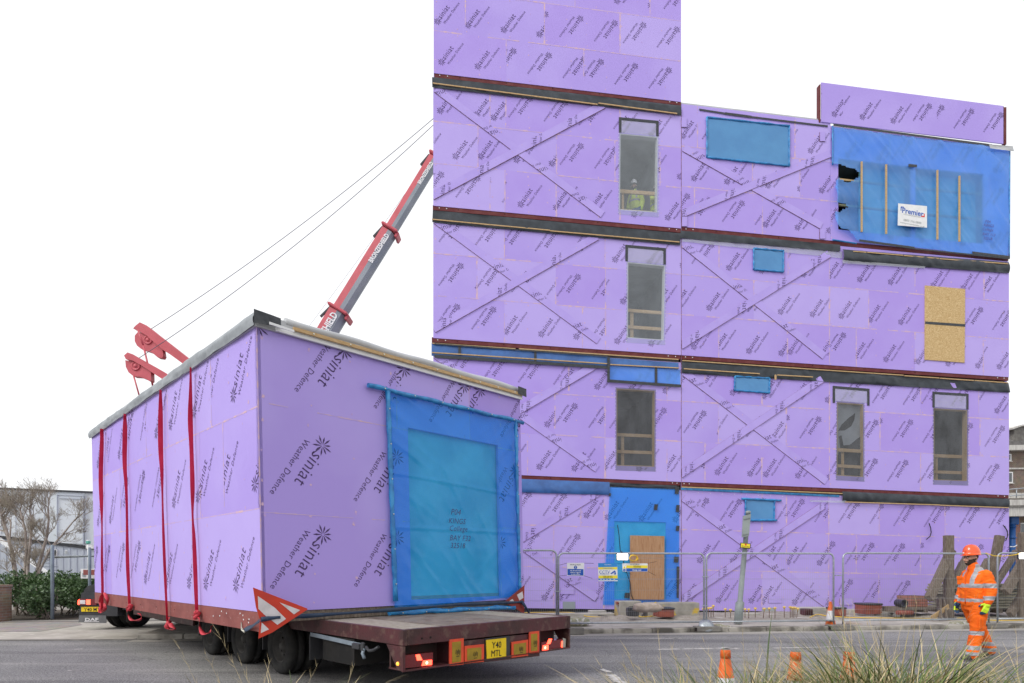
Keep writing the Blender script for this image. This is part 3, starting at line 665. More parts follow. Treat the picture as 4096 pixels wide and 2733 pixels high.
# ------------------------------------------------------------------ windows
def window(q, film, rails, rm='timber', room='interior', back=-3.2, tapes=None, headfilm=None, foot=None, stud=None, label=None, door=False, ro=0.0):
    us = [FP.uz(*p) for p in q]; tl, tr, br, bl = us
    wob = MB(); d = .16; o0 = -.0605
    # reveal lining: four boards
    t = .024
    for a, b in ((tl, tr), (tr, br), (br, bl), (bl, tl)):
        c = ((tl[0] + br[0]) / 2, (tl[1] + br[1]) / 2)
        def inn(p): return (p[0] + (t if p[0] < c[0] else -t), p[1] + (t if p[1] < c[1] else -t))
        wob.faces([FP.W(*a, -.004), FP.W(*b, -.004), FP.W(*inn(b), -.004), FP.W(*inn(a), -.004), FP.W(*a, -d), FP.W(*b, -d), FP.W(*inn(b), -d), FP.W(*inn(a), -d)],
                  [(0, 1, 2, 3), (3, 2, 6, 7), (7, 6, 5, 4), (0, 4, 5, 1)], 0)
    w = wob.build('window', M[rm], bld)
    if label: w['label'] = label
    mb = MB()
    r = .25
    u0, u1 = tl[0] - r, tr[0] + r; z0, z1 = min(bl[1], br[1]) - .5, max(tl[1], tr[1]) + .25
    o1, o2 = -.162, back
    P = lambda u, z, o: FP.W(u, z, o)
    mb.faces([P(u0, z0, o1), P(u1, z0, o1), P(u1, z1, o1), P(u0, z1, o1), P(u0, z0, o2), P(u1, z0, o2), P(u1, z1, o2), P(u0, z1, o2)],
             [(4, 5, 6, 7), (0, 1, 5, 4), (3, 7, 6, 2), (0, 4, 7, 3), (1, 2, 6, 5)], 0)
    mb.build('room_lining', M[room], w)
    L_ = lambda f: ((bl[0] + (tl[0] - bl[0]) * f, bl[1] + (tl[1] - bl[1]) * f), (br[0] + (tr[0] - br[0]) * f, br[1] + (tr[1] - br[1]) * f))
    for f, hgt in rails:
        a, b = L_(f); mb = MB(); slab(mb, FP, [(a[0], a[1] - hgt), (b[0], b[1] - hgt), b, a], -.165 + ro, -.215 + ro, px=False); mb.build('guard_rail', M['timber'], w)
    if stud:
        f0, f1, wd = stud
        a, b = L_(f1); x = a[0] + (b[0] - a[0]) * f0; mb = MB(); slab(mb, FP, [(x, bl[1]), (x + wd, bl[1]), (x + wd, a[1]), (x, a[1])], -.22 + ro, -.27 + ro, px=False); mb.build('guard_post', M['timber'], w)
    if film:
        mb = MB()
        ex = .035
        cl = [(tl[0] - ex, tl[1] + ex), (tr[0] + ex, tr[1] + ex), (br[0] + ex, br[1] - (.14 if foot else ex)), (bl[0] - ex, bl[1] - (.14 if foot else ex))]
        cloth(mb, FP, *cl, off=.008, amp=.006, nu=10, nv=24, seed=int(q[0][0]), freq=5, px=False)
        for i in range(22):
            f = (i + .5) / 22
            for a, b in ((cl[0], cl[3]), (cl[1], cl[2])):
                mb.box(FP.W(a[0] + (b[0] - a[0]) * f, a[1] + (b[1] - a[1]) * f, .014), (.014, .008, .014), 1)
        mb.build('film', [M[film], M['bolt']], w)
    if tapes:
        (TL, TR, SB) = tapes; a = FP.uz(*TL); b = FP.uz(*TR); h = FP.uz(TL[0], SB)[1]; tw = .075
        dz = b[1] - a[1]
        mb = MB()
        slab(mb, FP, [(a[0], a[1] - tw), (b[0], b[1] - tw), b, a], .014, .008, px=False)
        slab(mb, FP, [(a[0], h), (a[0] + tw, h), (a[0] + tw, a[1] - tw - .002), (a[0], a[1] - tw - .002)], .0135, .008, px=False)
        slab(mb, FP, [(b[0] - tw, h + dz), (b[0], h + dz), (b[0], b[1] - tw - .002), (b[0] - tw, b[1] - tw - .002)], .0135, .008, px=False)
        mb.build('tape_surround', M['tape'], w)
        mb = MB(); cloth(mb, FP, (a[0] + .04, a[1] - .04), (b[0] - .04, b[1] - .04), (b[0] - .04, tr[1] + .03), (a[0] + .04, tl[1] + .03), off=.0065, amp=.003, nu=10, nv=8, seed=3, px=False); mb.build('head_film', M['film'], w)
    return w
window(W4, 'filmdull', rm='pale_int', rails=[(.32, .10), (.06, .09)], tapes=((2475, 470), (2634, 485), 531), foot=1, room='pale_int', stud=(.12, .28, .07), label='top storey window with two workers in yellow vests behind milky film')
window(W3, 'filmdull', rm='pale_int', rails=[(.42, .09), (.20, .09)], tapes=((2501, 980), (2663, 994), 1046), foot=1, stud=(.14, .42, .1), label='narrow window behind milky film directly below the workers window')
window(W2, 'filmclear', [(.44, .09), (.22, .09)], stud=(.18, .44, .09), foot=1, label='narrow window right of the blue wrapped module with timber guard rails')
window(R1, 'filmclear', [(.38, .10), (.16, .09)], tapes=((3330, 1544), (3477, 1556), 1612), foot=1, stud=(.24, .36, .09), room='pale_int', back=-.62, ro=.13, label='narrow window with torn hanging sheet inside and black taped head')
window(R2, 'filmclear', [(.38, .10), (.15, .09)], tapes=((3729, 1567), (3873, 1576), 1630), foot=1, stud=(.22, .36, .08), label='dark narrow window nearest the right end of the facade')
# grey sheet inside R1; dark plates stand in for the shade in its tears
mb = MB(); slab(mb, FP, R1[::-1], -.114, -.12); mb.build('grey_lining', mat('grey_lining_sheet', (.36, .38, .40), .8, c2=(.3, .32, .34), ns=3), bld)
mb = MB(); slab(mb, FP, [(3352, 1726), (3366, 1700), (3395, 1672), (3414, 1658), (3421, 1652), (3417, 1680), (3404, 1706), (3378, 1722), (3358, 1722)], -.106, -.112); mb.build('tear_shade', M['dark'], bld)
mb = MB(); slab(mb, FP, [(3347, 1905), (3347, 1830), (3362, 1800), (3356, 1745), (3366, 1742), (3374, 1782), (3400, 1780), (3430, 1755), (3452, 1740), (3452, 1905)], -.106, -.112); mb.build('tear_shade', M['dark'], bld)
# blue covered openings
def blue(q, seed, hem=None, tabs=(), mat_='tarpteal', w=.05, void=None, label=None):
    mb = MB(); cloth(mb, FP, *q, off=.022, amp=.010, nu=30, nv=18, seed=seed, freq=4, diag=.9)
    for a, b in ((q[0], q[1]), (q[1], q[2]), (q[3], q[2]), (q[0], q[3])): 
        A = Vector(FP.uz(*a)); B = Vector(FP.uz(*b)); mb.tube([FP.W(*A.lerp(B, i / 12), .03 + .006 * sin(i * 2.1 + seed)) for i in range(13)], [w / 2 * (1 + .25 * sin(i * 1.7)) for i in range(13)], 6, 1)
    for a, b in tabs:
        A = Vector(FP.uz(*a)); B = Vector(FP.uz(*b)); mb.tube([FP.W(*A.lerp(B, i / 8), .035) for i in range(9)], [.035 * (1 + .2 * sin(i * 2.3)) for i in range(9)], 6, 1)
    t = mb.build('blue_sheet', [M[mat_], M['tarphem']], bld)
    if label: t['label'] = label
    return t
blue([(2826, 472), (3155, 507), (3155, 667), (2826, 632)], 21, label='wide blue sheet under the taped roof edge')
blue([(3013, 996), (3132, 1006), (3131, 1090), (3013, 1080)], 22, label='small square blue sheet above the crossed boards')
blue([(2938, 1507), (3077, 1515), (3076, 1573), (2936, 1563)], 23, label='small wide blue sheet tucked under the black membrane')
blue([(2980, 1998), (3096, 2002), (3094, 2083), (2980, 2083)], 24, tabs=[((2965, 1996), (3122, 2003)), ((2985, 2082), (3105, 2082))], label='small blue sheet behind the leaning sign post')
# big blue sheet of the top right bay
def bigfn(tlp, trp, brp, blp, notch=True):
    mb = MB(); a, b, c, d = (Vector(FP.uz(*p, .03)) for p in (tlp, trp, brp, blp))
    def fn(s, t):
        q = a.lerp(b, s).lerp(d.lerp(c, s), t)
        l = FP.uz(3422, 950, .03)[0]; l0 = FP.uz(3328, 600, .03)[0]; l1 = FP.uz(3353, 700, .03)[0]
        # slack lower left corner pulled inwards
        if False:
            k = (t - .32) / .68; lim = l0 + (l - l0) * min(1, k ** 1.6 * 1.05 + .18 + .05 * sin(k * 19)); 
            if q.x < lim + (.35 - .35): q = Vector((lim + (q.x - l0) * .3 if q.x < lim else q.x, q.y))
        wp = noise.noise(Vector((q.x * .35, q.y * .35, 5.1))) * .5; f = noise.noise(Vector(((q.x + q.y * .85 + wp) * 2.3, (q.y - q.x * .85) * .28, 3.3))); f = max(0, 1 - abs(f) * 5) * (.3 + .7 * abs(sin(q.x * 2.1 + wp * 9)))
        g = noise.noise(Vector((q.x * .8, q.y * .9, 8.3)))
        sl = max(0, .22 - s) / .22 * min(1, max(0, t - .3) * 4) * .8
        return FP.W(q.x, q.y, .045 + .032 * f + .045 * g + sl * .09 * (1 + sin(t * 22)))
    mb.grid(fn, 130, 72)
    def inpoly(x, y, pg):
        c = False
        for i in range(len(pg)):
            (x1, y1), (x2, y2) = pg[i], pg[i - 1]
            if (y1 > y) != (y2 > y) and x < (x2 - x1) * (y - y1) / (y2 - y1) + x1: c = not c
        return c
    H1 = [FP.uz(*p, .03) for p in ((3300, 655), (3353, 660), (3375, 672), (3410, 680), (3430, 694), (3446, 712), (3424, 717), (3392, 735), (3353, 718), (3300, 718))]
    H2 = [FP.uz(*p, .03) for p in ((3300, 818), (3372, 820), (3388, 832), (3358, 848), (3300, 850))]
    CUT = [FP.uz(*p, .03) for p in ((3300, 664), (3348, 668), (3345, 720), (3338, 760), (3338, 905), (3353, 922), (3389, 930), (3424, 968), (3424, 1050), (3300, 1050))]
    keep = [i for i, f in enumerate(mb.f) if not any(inpoly(*(lambda q: ((q - FP.P).dot(FP.d), q.z))(sum((Vector(mb.v[k]) for k in f), Vector()) / 4), pg) for pg in (H1, H2, CUT))]
    mb.f = [mb.f[i] for i in keep]; mb.m = [mb.m[i] for i in keep]; mb.sm = [mb.sm[i] for i in keep]
    return mb
BT = bigfn((3327, 510), (4034, 597), (4032, 1037), (3327, 951)); BTL = 'large blue sheet wrapping the top right bay, torn open at its left edge'
for q in (V1, V2):
    us = [FP.uz(*p) for p in q]; mb = MB(); (a, b, c, d) = us; o1, o2 = -.0605, -2.6
    mb.faces([FP.W(*d, o1), FP.W(*c, o1), FP.W(*b, o1), FP.W(*a, o1), FP.W(*d, o2), FP.W(*c, o2), FP.W(*b, o2), FP.W(*a, o2)], [(4, 5, 6, 7), (0, 1, 5, 4), (3, 7, 6, 2), (0, 4, 7, 3), (1, 2, 6, 5)]); mb.build('window_opening', M['interior'], bld)
    x0 = max(q[0][0], 3436); f = (x0 - q[0][0]) / (q[1][0] - q[0][0]); mb = MB(); slab(mb, FP, [(x0, q[3][1] + (q[2][1] - q[3][1]) * f), q[2], q[1], (x0, q[0][1] + (q[1][1] - q[0][1]) * f)], -.30, -.33); mb.build('added_backing', INNER, bld)  # pale board added inside the opening so it reads lighter through the sheet
for fy in (.30, .66):
    for q in (V1, V2):
        a = (q[0][0], q[0][1] + (q[3][1] - q[0][1]) * fy); b = (q[1][0], q[1][1] + (q[2][1] - q[1][1]) * fy)
        mb = MB(); stroke(mb, FP, a, b, .05, -.065, -.12); mb.build('guard_rail', M['timber'], bld)
for x, y0, y1 in ((3448, 646, 927), (3546, 657, 935), (3751, 680, 958), (3839, 703, 966)):
    mb = MB(); slab(mb, FP, [(x - 3, y1), (x + 3, y1), (x + 3, y0), (x - 3, y0)], .135, .105); mb.build('batten', M['timber'], bld)
mb = MB(); slab(mb, FP, [(3634, 668), (3668, 670), (3668, 659), (3634, 656)], .10, .096); mb.build('tape_patch', M['tape'], bld)
for a, b in (((3326, 509), (3326, 665)), ((4033, 597), (4031, 1037)), ((3326, 963), (3422, 978))):
    mb = MB(); A = Vector(FP.uz(*a)); B = Vector(FP.uz(*b)); mb.tube([FP.W(*A.lerp(B, i / 14), .05) for i in range(15)], .022, 6); mb.build('folded_hem', M['tarphem'], bld)
tape((3328, 506), (3960, 588), .07, .07); tape((3430, 968), (3650, 998), .07, .085); tape((3880, 1016), (4030, 1034), .07, .085); tape((3650, 1000), (4030, 1040), .04, .08)
mb = MB(); cloth(mb, FP, (3955, 578), (4050, 585), (4056, 606), (3960, 594), off=.12, amp=.05, nu=14, nv=6, seed=5, freq=5); mb.build('loose_membrane', M['whitemem'], bld)
mb = MB(); cloth(mb, FP, (2728, 955), (3368, 1008), (3368, 1034), (2728, 967), off=.02, amp=.02, nu=60, nv=4, seed=15, freq=6); mb.build('clear_film_edge', M['film'], bld)
mb = MB(); cloth(mb, FP, (3370, 1040), (3700, 1066), (3700, 1074), (3370, 1054), off=.05, amp=.02, nu=50, nv=3, seed=16, freq=6); mb.build('clear_film_edge', M['film'], bld)
mb = MB(); cloth(mb, FP, (3240, 2000), (3385, 2003), (3385, 2013), (3240, 2008), off=.05, amp=.02, nu=30, nv=3, seed=17, freq=6); mb.build('clear_film_edge', M['film'], bld)
# banner and handwriting on the sheet
ban = MB(); bq = [(3593, 814), (3708, 825), (3708, 911), (3591, 902)]
slab(ban, FP, [bq[3], bq[2], bq[1], bq[0]], .155, .150); mb = ban; kA = -.105
text(mb, FP, 'Premier', 3652, 848, .17, kA, .158, 1, .02, sx=.95)
text(mb, FP, 'MODULAR EXCELLENCE', 3648, 863, .038, kA, .158, 2)
text(mb, FP, '0800 316 0888', 3650, 886, .072, kA, .158, 2)
text(mb, FP, 'www.premiermodular.co.uk', 3650, 898, .052, kA, .158, 2)
slab(mb, FP, [(3604, 833), (3608, 833), (3608, 829), (3615, 830), (3615, 827), (3604, 826)], .159, .156, 1)
slab(mb, FP, [(3603, 843), (3606, 843), (3606, 828), (3603, 828)], .1595, .156, 1)
slab(mb, FP, [(3696, 869), (3699, 869), (3699, 855), (3696, 855)], .1595, .156, 3)
slab(mb, FP, [(3685, 868), (3696, 869), (3696, 864), (3685, 863)], .159, .156, 3)
mb.build('banner', [M['white'], M['signblue'], M['signgrey'], M['signred']], bld)
mb = BT
for i, (s, h) in enumerate((('P04', .09), ('KINGS', .09), ('College', .09), ('BAY 113', .09), ('32518', .09))):
    text(mb, FP, s, 3952 + (i % 2) * 4, 886 + i * 16 + (4 if i > 2 else 0), h, -.05, .09, 1, 0, shear=.2)
bt = mb.build('blue_sheet', [M['tarpl'], M['ink']], bld); bt['label'] = BTL
# parapet frame above the top right bay
pfl = FP.line(3283, 333, 4010, 427); pbl = FP.line(3283, 490, 4010, 578)
pu0, pu1 = FP.uz(3283, 400)[0], FP.uz(4010, 500)[0]
mb = MB(); panel(mb, FP, [(pu0, pbl(pu0)), (pu1, pbl(pu1)), (pu1, pfl(pu1)), (pu0, pfl(pu0))], [], .03, 0, .03)
class _Off: pass
boards(mb, FP, (pu0, pu1, pfl), [0, 1.19, 1.3], pbl, [J(3370, 3648, 3743), J(3650)], 77, off=.034, flips=[[F_, F_, T_, T_], [F_]])
pp = mb.build('parapet_panel', PM, bld)
mb = MB()
slab(mb, FP, [(3276, 489), (3282, 489), (3282, 336), (3276, 340)], .02, -.10); slab(mb, FP, [(4016, 577), (4026, 578), (4026, 428), (4016, 430)], -.02, -.10)
stroke(mb, FP, (4008, 440), (4018, 430), .04, -.02, -.06); stroke(mb, FP, (4008, 480), (4018, 478), .04, -.02, -.06); stroke(mb, FP, (4008, 560), (4018, 566), .04, -.02, -.06)
mb.build('parapet_post', M['steel_red'], bld)
# OSB hatch
mb = MB(); slab(mb, FP, [(3700, 1439), (3859, 1451), (3861, 1156), (3701, 1142)], .028, .002); hb = mb.build('boarded_opening', M['osb'], bld)
mb = MB(); slab(mb, FP, [(3701, 1296), (3861, 1307), (3861, 1297), (3701, 1286)], .034, .029); mb.build('tape_band', M['tape'], hb)
# entrance : blue sheet, plywood door, tape patches
mb = MB(); a, b, c, d = (2438, 1945), (2718, 1955), (2716, 2395), (2415, 2422)
cloth(mb, FP, (2440, 1948), (2718, 1957), (2716, 2420), (2412, 2420), off=.03, amp=.010, nu=46, nv=60, seed=31, freq=2.4, diag=.5); en = mb.build('blue_sheet', M['tarp'], bld); en['label'] = 'tall blue sheet around the plywood door'
us = [FP.uz(*p) for p in DOOR]; (A_, B_, C_, D_) = us; mb = MB(); o1, o2 = -.0605, -1.2
mb.faces([FP.W(*D_, o1), FP.W(*C_, o1), FP.W(*B_, o1), FP.W(*A_, o1), FP.W(*D_, o2), FP.W(*C_, o2), FP.W(*B_, o2), FP.W(*A_, o2)], [(4, 5, 6, 7), (0, 1, 5, 4), (3, 7, 6, 2), (0, 4, 7, 3), (1, 2, 6, 5)]); mb.build('entrance_opening', M['pale_int'], bld)
mb = MB(); cloth(mb, FP, (2457, 2086), (2664, 2091), (2664, 2398), (2457, 2398), off=-.03, amp=.0, nu=2, nv=2, seed=2); mb.build('added_backing', INNER, bld)  # added backing that brightens the sheet around the door
mb = MB(); slab(mb, FP, [(2521, 2398), (2657, 2399), (2658, 2145), (2521, 2142)], .075, .045); dr = mb.build('door', M['ply'], bld); dr['label'] = 'plain plywood site door'
for (x0, y0, x1, y1) in ((2706, 2021, 2719, 2048), (2706, 2104, 2719, 2124), (2698, 2228, 2716, 2250), (2707, 2267, 2718, 2392), (2500, 2372, 2520, 2392), (2618, 2018, 2632, 2040), (2437, 1974, 2445, 1985), (2702, 1948, 2718, 1976)):
    mb = MB(); k = 3; slab(mb, FP, [(x0 - (k if y1 - y0 < 30 else 0), y1), (x1 - k, y1 + 1), (x1, y0), (x0, y0 - 1)], .062, .055); mb.build('tape_patch', M['tape'], bld)
mb = MB(); mb.tube([FP.F(*p, .10) for p in ((2470, 2100), (2476, 2140), (2481, 2200), (2500, 2270), (2520, 2330), (2525, 2380), (2542, 2418))], .011, 6); mb.build('door_cable', M['txtblack'], bld)
# blue corner of film above ground floor left / dark base patches, loose cables on right bay
for x0, x1, y0, y1 in ((2252, 2301, 2407, 2436), (3049, 3104, 2431, 2449)):
    mb = MB(); slab(mb, FP, [(x0, y1), (x1, y1), (x1, y0), (x0, y0)], .012, .002); mb.build('base_plate', M['craneg'], bld)
mb = MB(); slab(mb, FP, [(1740, 2458), (4034, 2470), (4034, 2446), (1740, 2430)], -.06, -.3); mb.build('base_gap_shade', M['blk'], bld)  # black strip standing in for the shaded gap beneath the boards
mb = MB(); mb.tube([FP.F(*p, .06) for p in ((3716, 2093), (3722, 2110), (3725, 2130), (3720, 2146), (3706, 2158))], .014, 6); mb.build('hanging_cable', M['txtblack'], bld)
mb = MB()
mb.tube([FP.F(*p, .06) for p in ((4012, 2100), (4026, 2120), (4032, 2140), (4024, 2162), (4012, 2167))], .012, 6); mb.tube([FP.F(*p, .08) for p in ((4018, 2104), (4030, 2125), (4029, 2150), (4014, 2162))], .012, 6)
mb.build('hanging_cable', M['txtblack'], bld)
# ------------------------------------------------------------------ module carried on the trailer
cx0 = (1038 - CX) / FL * 7.2
EP = Plane(cx0, 7.2, 1, 1, True)        # end face
SP = Plane(cx0, 7.2, 1, -1, True)       # side face (u negative towards the far end)
EW = EP.uz(2088, 2000)[0]; SW = SP.uz(372, 2000)[0]
ez0 = EP.line(1045, 2451, 2094, 2372); ez1 = EP.line(1026, 1302, 2081, 1605)
sz0 = SP.line(1044, 2451, 374, 2380); sz1 = SP.line(1024, 1300, 367, 1756)
zb = .946; zt = 4.318
mod = thing('building_module', 'large lilac boarded building module with blue wrapped doorway riding on the low trailer', 'building module', EP.W(EW / 2, zb, -3))
bot = lambda u: zb; top = lambda u: zt
mb = MB()
OPN = [(1632, 1735), (1992, 1795), (1993, 2400), (1632, 2400)]
hq = [EP.uz(*p) for p in OPN]
u0o, u1o = hq[0][0], hq[1][0]; zo = zb + 2.52
hq = [(u0o, zb + .07), (u1o, zb + .07), (u1o, zo), (u0o, zo)]
panel(mb, EP, [(0, zb), (EW, zb), (EW, zt), (0, zt)], [hq], .05)
boards(mb, EP, (0, EW, top), [0, 1.18, 2.48, 3.6], bot, [[2.6, 3.9], [2.4], [1.95, 3.3]], 5, off=.003, holes=[(u0o, u1o, .07, 2.52)],
       flips=[[T_, T_, T_, T_]] * 3, density=1.12, sc=1.12, seam=.009)
mb.build('end_wall', PM, mod)
mb = MB(); panel(mb, SP, [(SW, zb), (0, zb), (0, zt), (SW, zt)], [], .05)
boards(mb, SP, (SW, 0, top), [0, 1.22, 2.42, 3.6], bot, [[-7.2, -5.0, -4.0, -2.4], [-6.4, -3.7, -2.0, -1.1], [-7.4, -6.0, -4.6, -3.4, -1.5]], 15, off=.003,
       flips=[[T_, T_, F_, F_, F_], [F_, T_, F_, F_, F_], [F_, F_, T_, F_, F_, F_]], density=1.08, sc=.98, seam=.011)
mb.build('side_wall', PM, mod)
mb = MB(); slab(mb, EP, [(.0, zb), (.014, zb), (.014, zt), (.0, zt)], .0045, -.01, px=False); mb.build('corner_joint', M['peach'], mod)
mb = MB()
D2 = -SW
W2_ = lambda u, b, z: lean(EP.P + EP.d * u + SP.d * (-b) + Vector((0, 0, z)))
mb.faces([W2_(EW, 0.02, zb), W2_(EW, D2, zb), W2_(EW, D2, zt), W2_(EW, 0.02, zt), W2_(0.02, D2, zb), W2_(.02, D2, zt)], [(0, 1, 2, 3), (1, 4, 5, 2)]); mb.build('far_walls', M['purple'], mod)
mb = MB()
c = [W2_(.03, .06, zb - .02), W2_(EW - .03, .06, zb - .02), W2_(EW - .03, D2 - .03, zb - .02), W2_(.03, D2 - .03, zb - .02)]
mb.hexa([*c, *[p + Vector((0, 0, .14)) for p in c]]); mb.build('floor_cassette', M['timber'], mod)
# pale backing board added close behind the blue sheet
mb = MB()
mb.faces([EP.W(u0o - .1, zb + .02, -.052), EP.W(u1o + .1, zb + .02, -.052), EP.W(u1o + .1, zo + .1, -.052), EP.W(u0o - .1, zo + .1, -.052), EP.W(u0o - .1, zb + .02, -.07), EP.W(u1o + .1, zb + .02, -.07), EP.W(u1o + .1, zo + .1, -.07), EP.W(u0o - .1, zo + .1, -.07)],
         [(4, 5, 6, 7), (0, 1, 5, 4), (3, 7, 6, 2), (0, 4, 7, 3), (1, 2, 6, 5)]); mb.build('room_lining', INNER, mod)
# roof edge membranes
mb = MB()
rtz = zt + .14
rp = [W2_(-.03, -.03, rtz), W2_(EW + .03, -.03, rtz), W2_(EW + .03, D2 + .03, rtz), W2_(-.03, D2 + .03, rtz)]
rl = [W2_(-.03, -.03, zt - .12), W2_(EW + .03, -.03, zt - .10), W2_(EW + .03, D2 + .03, zt - .1), W2_(-.03, D2 + .03, zt - .1)]
mb.hexa([*[Vector((p.x, p.y, p.z + .10)) for p in rl], *rp]); mb.build('roof', M['whitemem'], mod)
mb = MB()
def sidefn(s, t):
    u = SW - .04 + (0 - SW + .09) * s; k = t
    z = rtz + .012 - (rtz - (zt - .03)) * k; o = .035 + .012 * sin(k * 3.1)
    f = noise.noise(Vector((u * 2.2, k * 1.5, 4.4))); g = noise.noise(Vector((u * .9, k * 3.4, 1.4)))
    z += .010 * g + .012 * noise.noise(Vector((u * 1.3, 0, 0))) * (1 if k > .9 else .3)
    return SP.W(u, z, o + .012 * (1 - abs(f) * 2) + .010 * g - (.11 if k < .01 else 0))
mb.grid(sidefn, 150, 8); mb.build('roof_edge_membrane', M['greymem'], mod)
mb = MB()
mb.tube([EP.W(.35 + (EW - .4) * i / 20, rtz - .0 - .01 * sin(i), .0) for i in range(21)], .052, 10, 0)
for i in range(12): pass
mb.build('roof_roll', M['whitemem'], mod)
mb = MB(); slab(mb, EP, [(.22, zt - .02), (EW - .0, zt - .02), (EW - .0, zt + .022), (.22, zt + .022)], .06, .03, px=False); mb.build('edge_flashing', M['white'], mod)
for a, b in ((.42, 1.95), (1.955, 3.25), (3.255, EW - .03)):
    mb = MB(); slab(mb, EP, [(a, zt + .032), (b, zt + .032), (b, zt + .075), (a, zt + .075)], .10, .07, px=False)
    for i in range(3): mb.lathe([(.012, 0), (.01, .01)], EP.W(a + (b - a) * (i + .5) / 3, zt + .054, .10), EP.n, 8, 1, False)
    mb.build('batten', [M['timber'], M['chrome']], mod)
mb = MB(); cloth(mb, EP, (-.06, rtz + .01), (.26, rtz - .01), (.26, zt + .02), (-.06, zt - .01), off=.095, amp=.03, nu=16, nv=10, seed=8, freq=6, px=False); mb.build('corner_tape', M['tape'], mod)
mb = MB(); slab(mb, EP, [(.10, zt + .0), (.40, zt - .01), (.40, zt + .015), (.10, zt + .03)], .15, .14, px=False); mb.build('loose_flashing', M['white'], mod)
mb = MB(); cloth(mb, EP, (EW - .15, rtz + .03), (EW + .05, rtz + .02), (EW + .05, zt + .02), (EW - .15, zt + .04), off=.105, amp=.02, nu=8, nv=6, seed=9, freq=8, px=False); mb.build('corner_tape', M['tape'], mod)
# bottom beams
mb = MB()
slab(mb, SP, [(SW, zb - .235), (0.0, zb - .235), (0.0, zb - .004), (SW, zb - .004)], .004, -.07, px=False)
for i in range(30):
    u = -R.uniform(.05, 8.5); z = zb - R.uniform(.03, .2)
    if -1.9 < u: mb.lathe([(.011, 0), (.009, .004)], SP.W(u, z, .004), SP.n, 8, 1, False)
for i in range(9): mb.lathe([(.010, 0), (.009, .003)], SP.W(-.95 * i - .4, zb - .12, .004), SP.n, 8, 2, False)
mb.build('bottom_beam', [M['steel_red2'], M['bolt'], M['hole']], mod)
mb = MB(); slab(mb, EP, [(0.3, zb - .09), (EW, zb - .06), (EW, zb - .004), (.3, zb - .004)], -.02, -.12, px=False); mb.build('bottom_timber', M['oldtimber'], mod)
# blue sheet over the doorway
mb = MB()
bq = [EP.uz(*p) for p in ((1538, 1565), (2062, 1688), (2068, 2385), (1570, 2440))]
a, b, c, d = (Vector(p) for p in bq)
def tf(s, t):
    q = a.lerp(b, s).lerp(d.lerp(c, s), t)
    f = 0
    # slack curtain folds hanging from the top corners, creases lower down
    w1 = noise.noise(Vector(((q.x * 2.6 + q.y * 4.2), q.y * .9, 2.2))); w2 = noise.noise(Vector(((q.x * 3.4 - q.y * 3.6), q.y * .9, 6.2)))
    f = (1 - abs(w1) * 2) * .8 * max(0, 1 - s * 1.6) + (1 - abs(w2) * 2) * .8 * max(0, s * 1.6 - .6)
    f *= max(.2, 1 - t * 2.0)
    cr = 0
    for ct, sl in ((.40, .06), (.63, .02)):
        dd = (t - ct - sl * (s - .5)) / .006; cr += math.exp(-dd * dd) * .6
    bel = .05 * sin(pi * s) * sin(pi * min(1, t * 1.0))
    dg_ = noise.noise(Vector(((q.x + q.y * .7) * 2.6, (q.y - q.x * .7) * .35, 11.1))); ry = max(0, 1 - abs(dg_) * 7) * (.4 + .6 * noise.noise(Vector((q.x * 1.7, q.y * 1.7, 4)))) 
    return EP.W(q.x, q.y, .035 + .055 * f + .022 * cr + .022 * ry + bel + .02 * noise.noise(Vector((q.x * 2, q.y * 2, 1))))
mb.grid(tf, 90, 130)
for i, (sx_, h) in enumerate((('P04', .095), ('KINGS', .085), ('College', .085), ('BAY F32', .085), ('32518', .085))):
    py = (2048, 2084, 2114, 2152, 2182)[i]; px = (1824, 1830, 1835, 1842, 1832)[i]
    text(mb, EP, sx_, px, py, h, .0, .105, 1, -.004, shear=.25, sp=1.05, sx=.95)
blue_s = mb.build('doorway_sheet', [M['tarp'], M['ink']], mod)
mb = MB()
def edge_tube(p, q, r, n=18, o=.06, sd=0):
    A = Vector(EP.uz(*p)); B = Vector(EP.uz(*q)); mb.tube([EP.W(*(A.lerp(B, i / n) + Vector((0, .008 * sin(i * 1.3 + sd)))), o) for i in range(n + 1)], [r * (1 + .18 * sin(i * 2.1 + sd)) for i in range(n + 1)], 8)
    for i in range(6):
        mb.lathe([(.010, 0), (.008, .008)], EP.W(*A.lerp(B, (i + .5) / 6), o + r), EP.n, 8, 1, False)
edge_tube((1462, 1545), (2082, 1693), .032); edge_tube((1541, 1570), (1572, 2405), .034, sd=2); edge_tube((2052, 1690), (2070, 2385), .028, sd=3); edge_tube((1540, 2452), (2040, 2428), .035, sd=1, o=.10)
mb.build('rolled_sheet_edge', [M['tarphem'], M['chrome']], blue_s)
# ------------------------------------------------------------------ trailer
P1 = Vector((-1.153, 6.45, 0)); e1 = Vector((.70711, .70711, 0)); e2 = Vector((-.70711, .70711, 0)); up = Vector((0, 0, 1))
def T(a, b, z): return P1 + e1 * a + e2 * b + up * z
RT = Matrix((e1, e2, up)).transposed()
RP = Plane(P1.x, P1.y, 1, 1)    # rear face of the trailer
def tbox(mb, a0, a1, b0, b1, z0, z1, m=0, bev=0.0):
    mb.box(T((a0 + a1) / 2, (b0 + b1) / 2, (z0 + z1) / 2), (a1 - a0, b1 - b0, z1 - z0), m, rot=RT, bev=bev)
TW = 2.75; DZ = .81
tr = thing('low_loader_trailer', 'maroon low loader trailer with lit brake lights and orange marker plates', 'trailer', T(TW / 2, 4, 0))
mb = MB(); tbox(mb, .02, TW - .02, .02, 12.0, DZ - .10, DZ - .012)
mb.build('deck_frame', M['deckdark'], tr)
mb = MB(); tbox(mb, .62, 2.13, .06, 6.0, DZ - .03, DZ); mb.build('chequer_deck', M['checker'], tr)
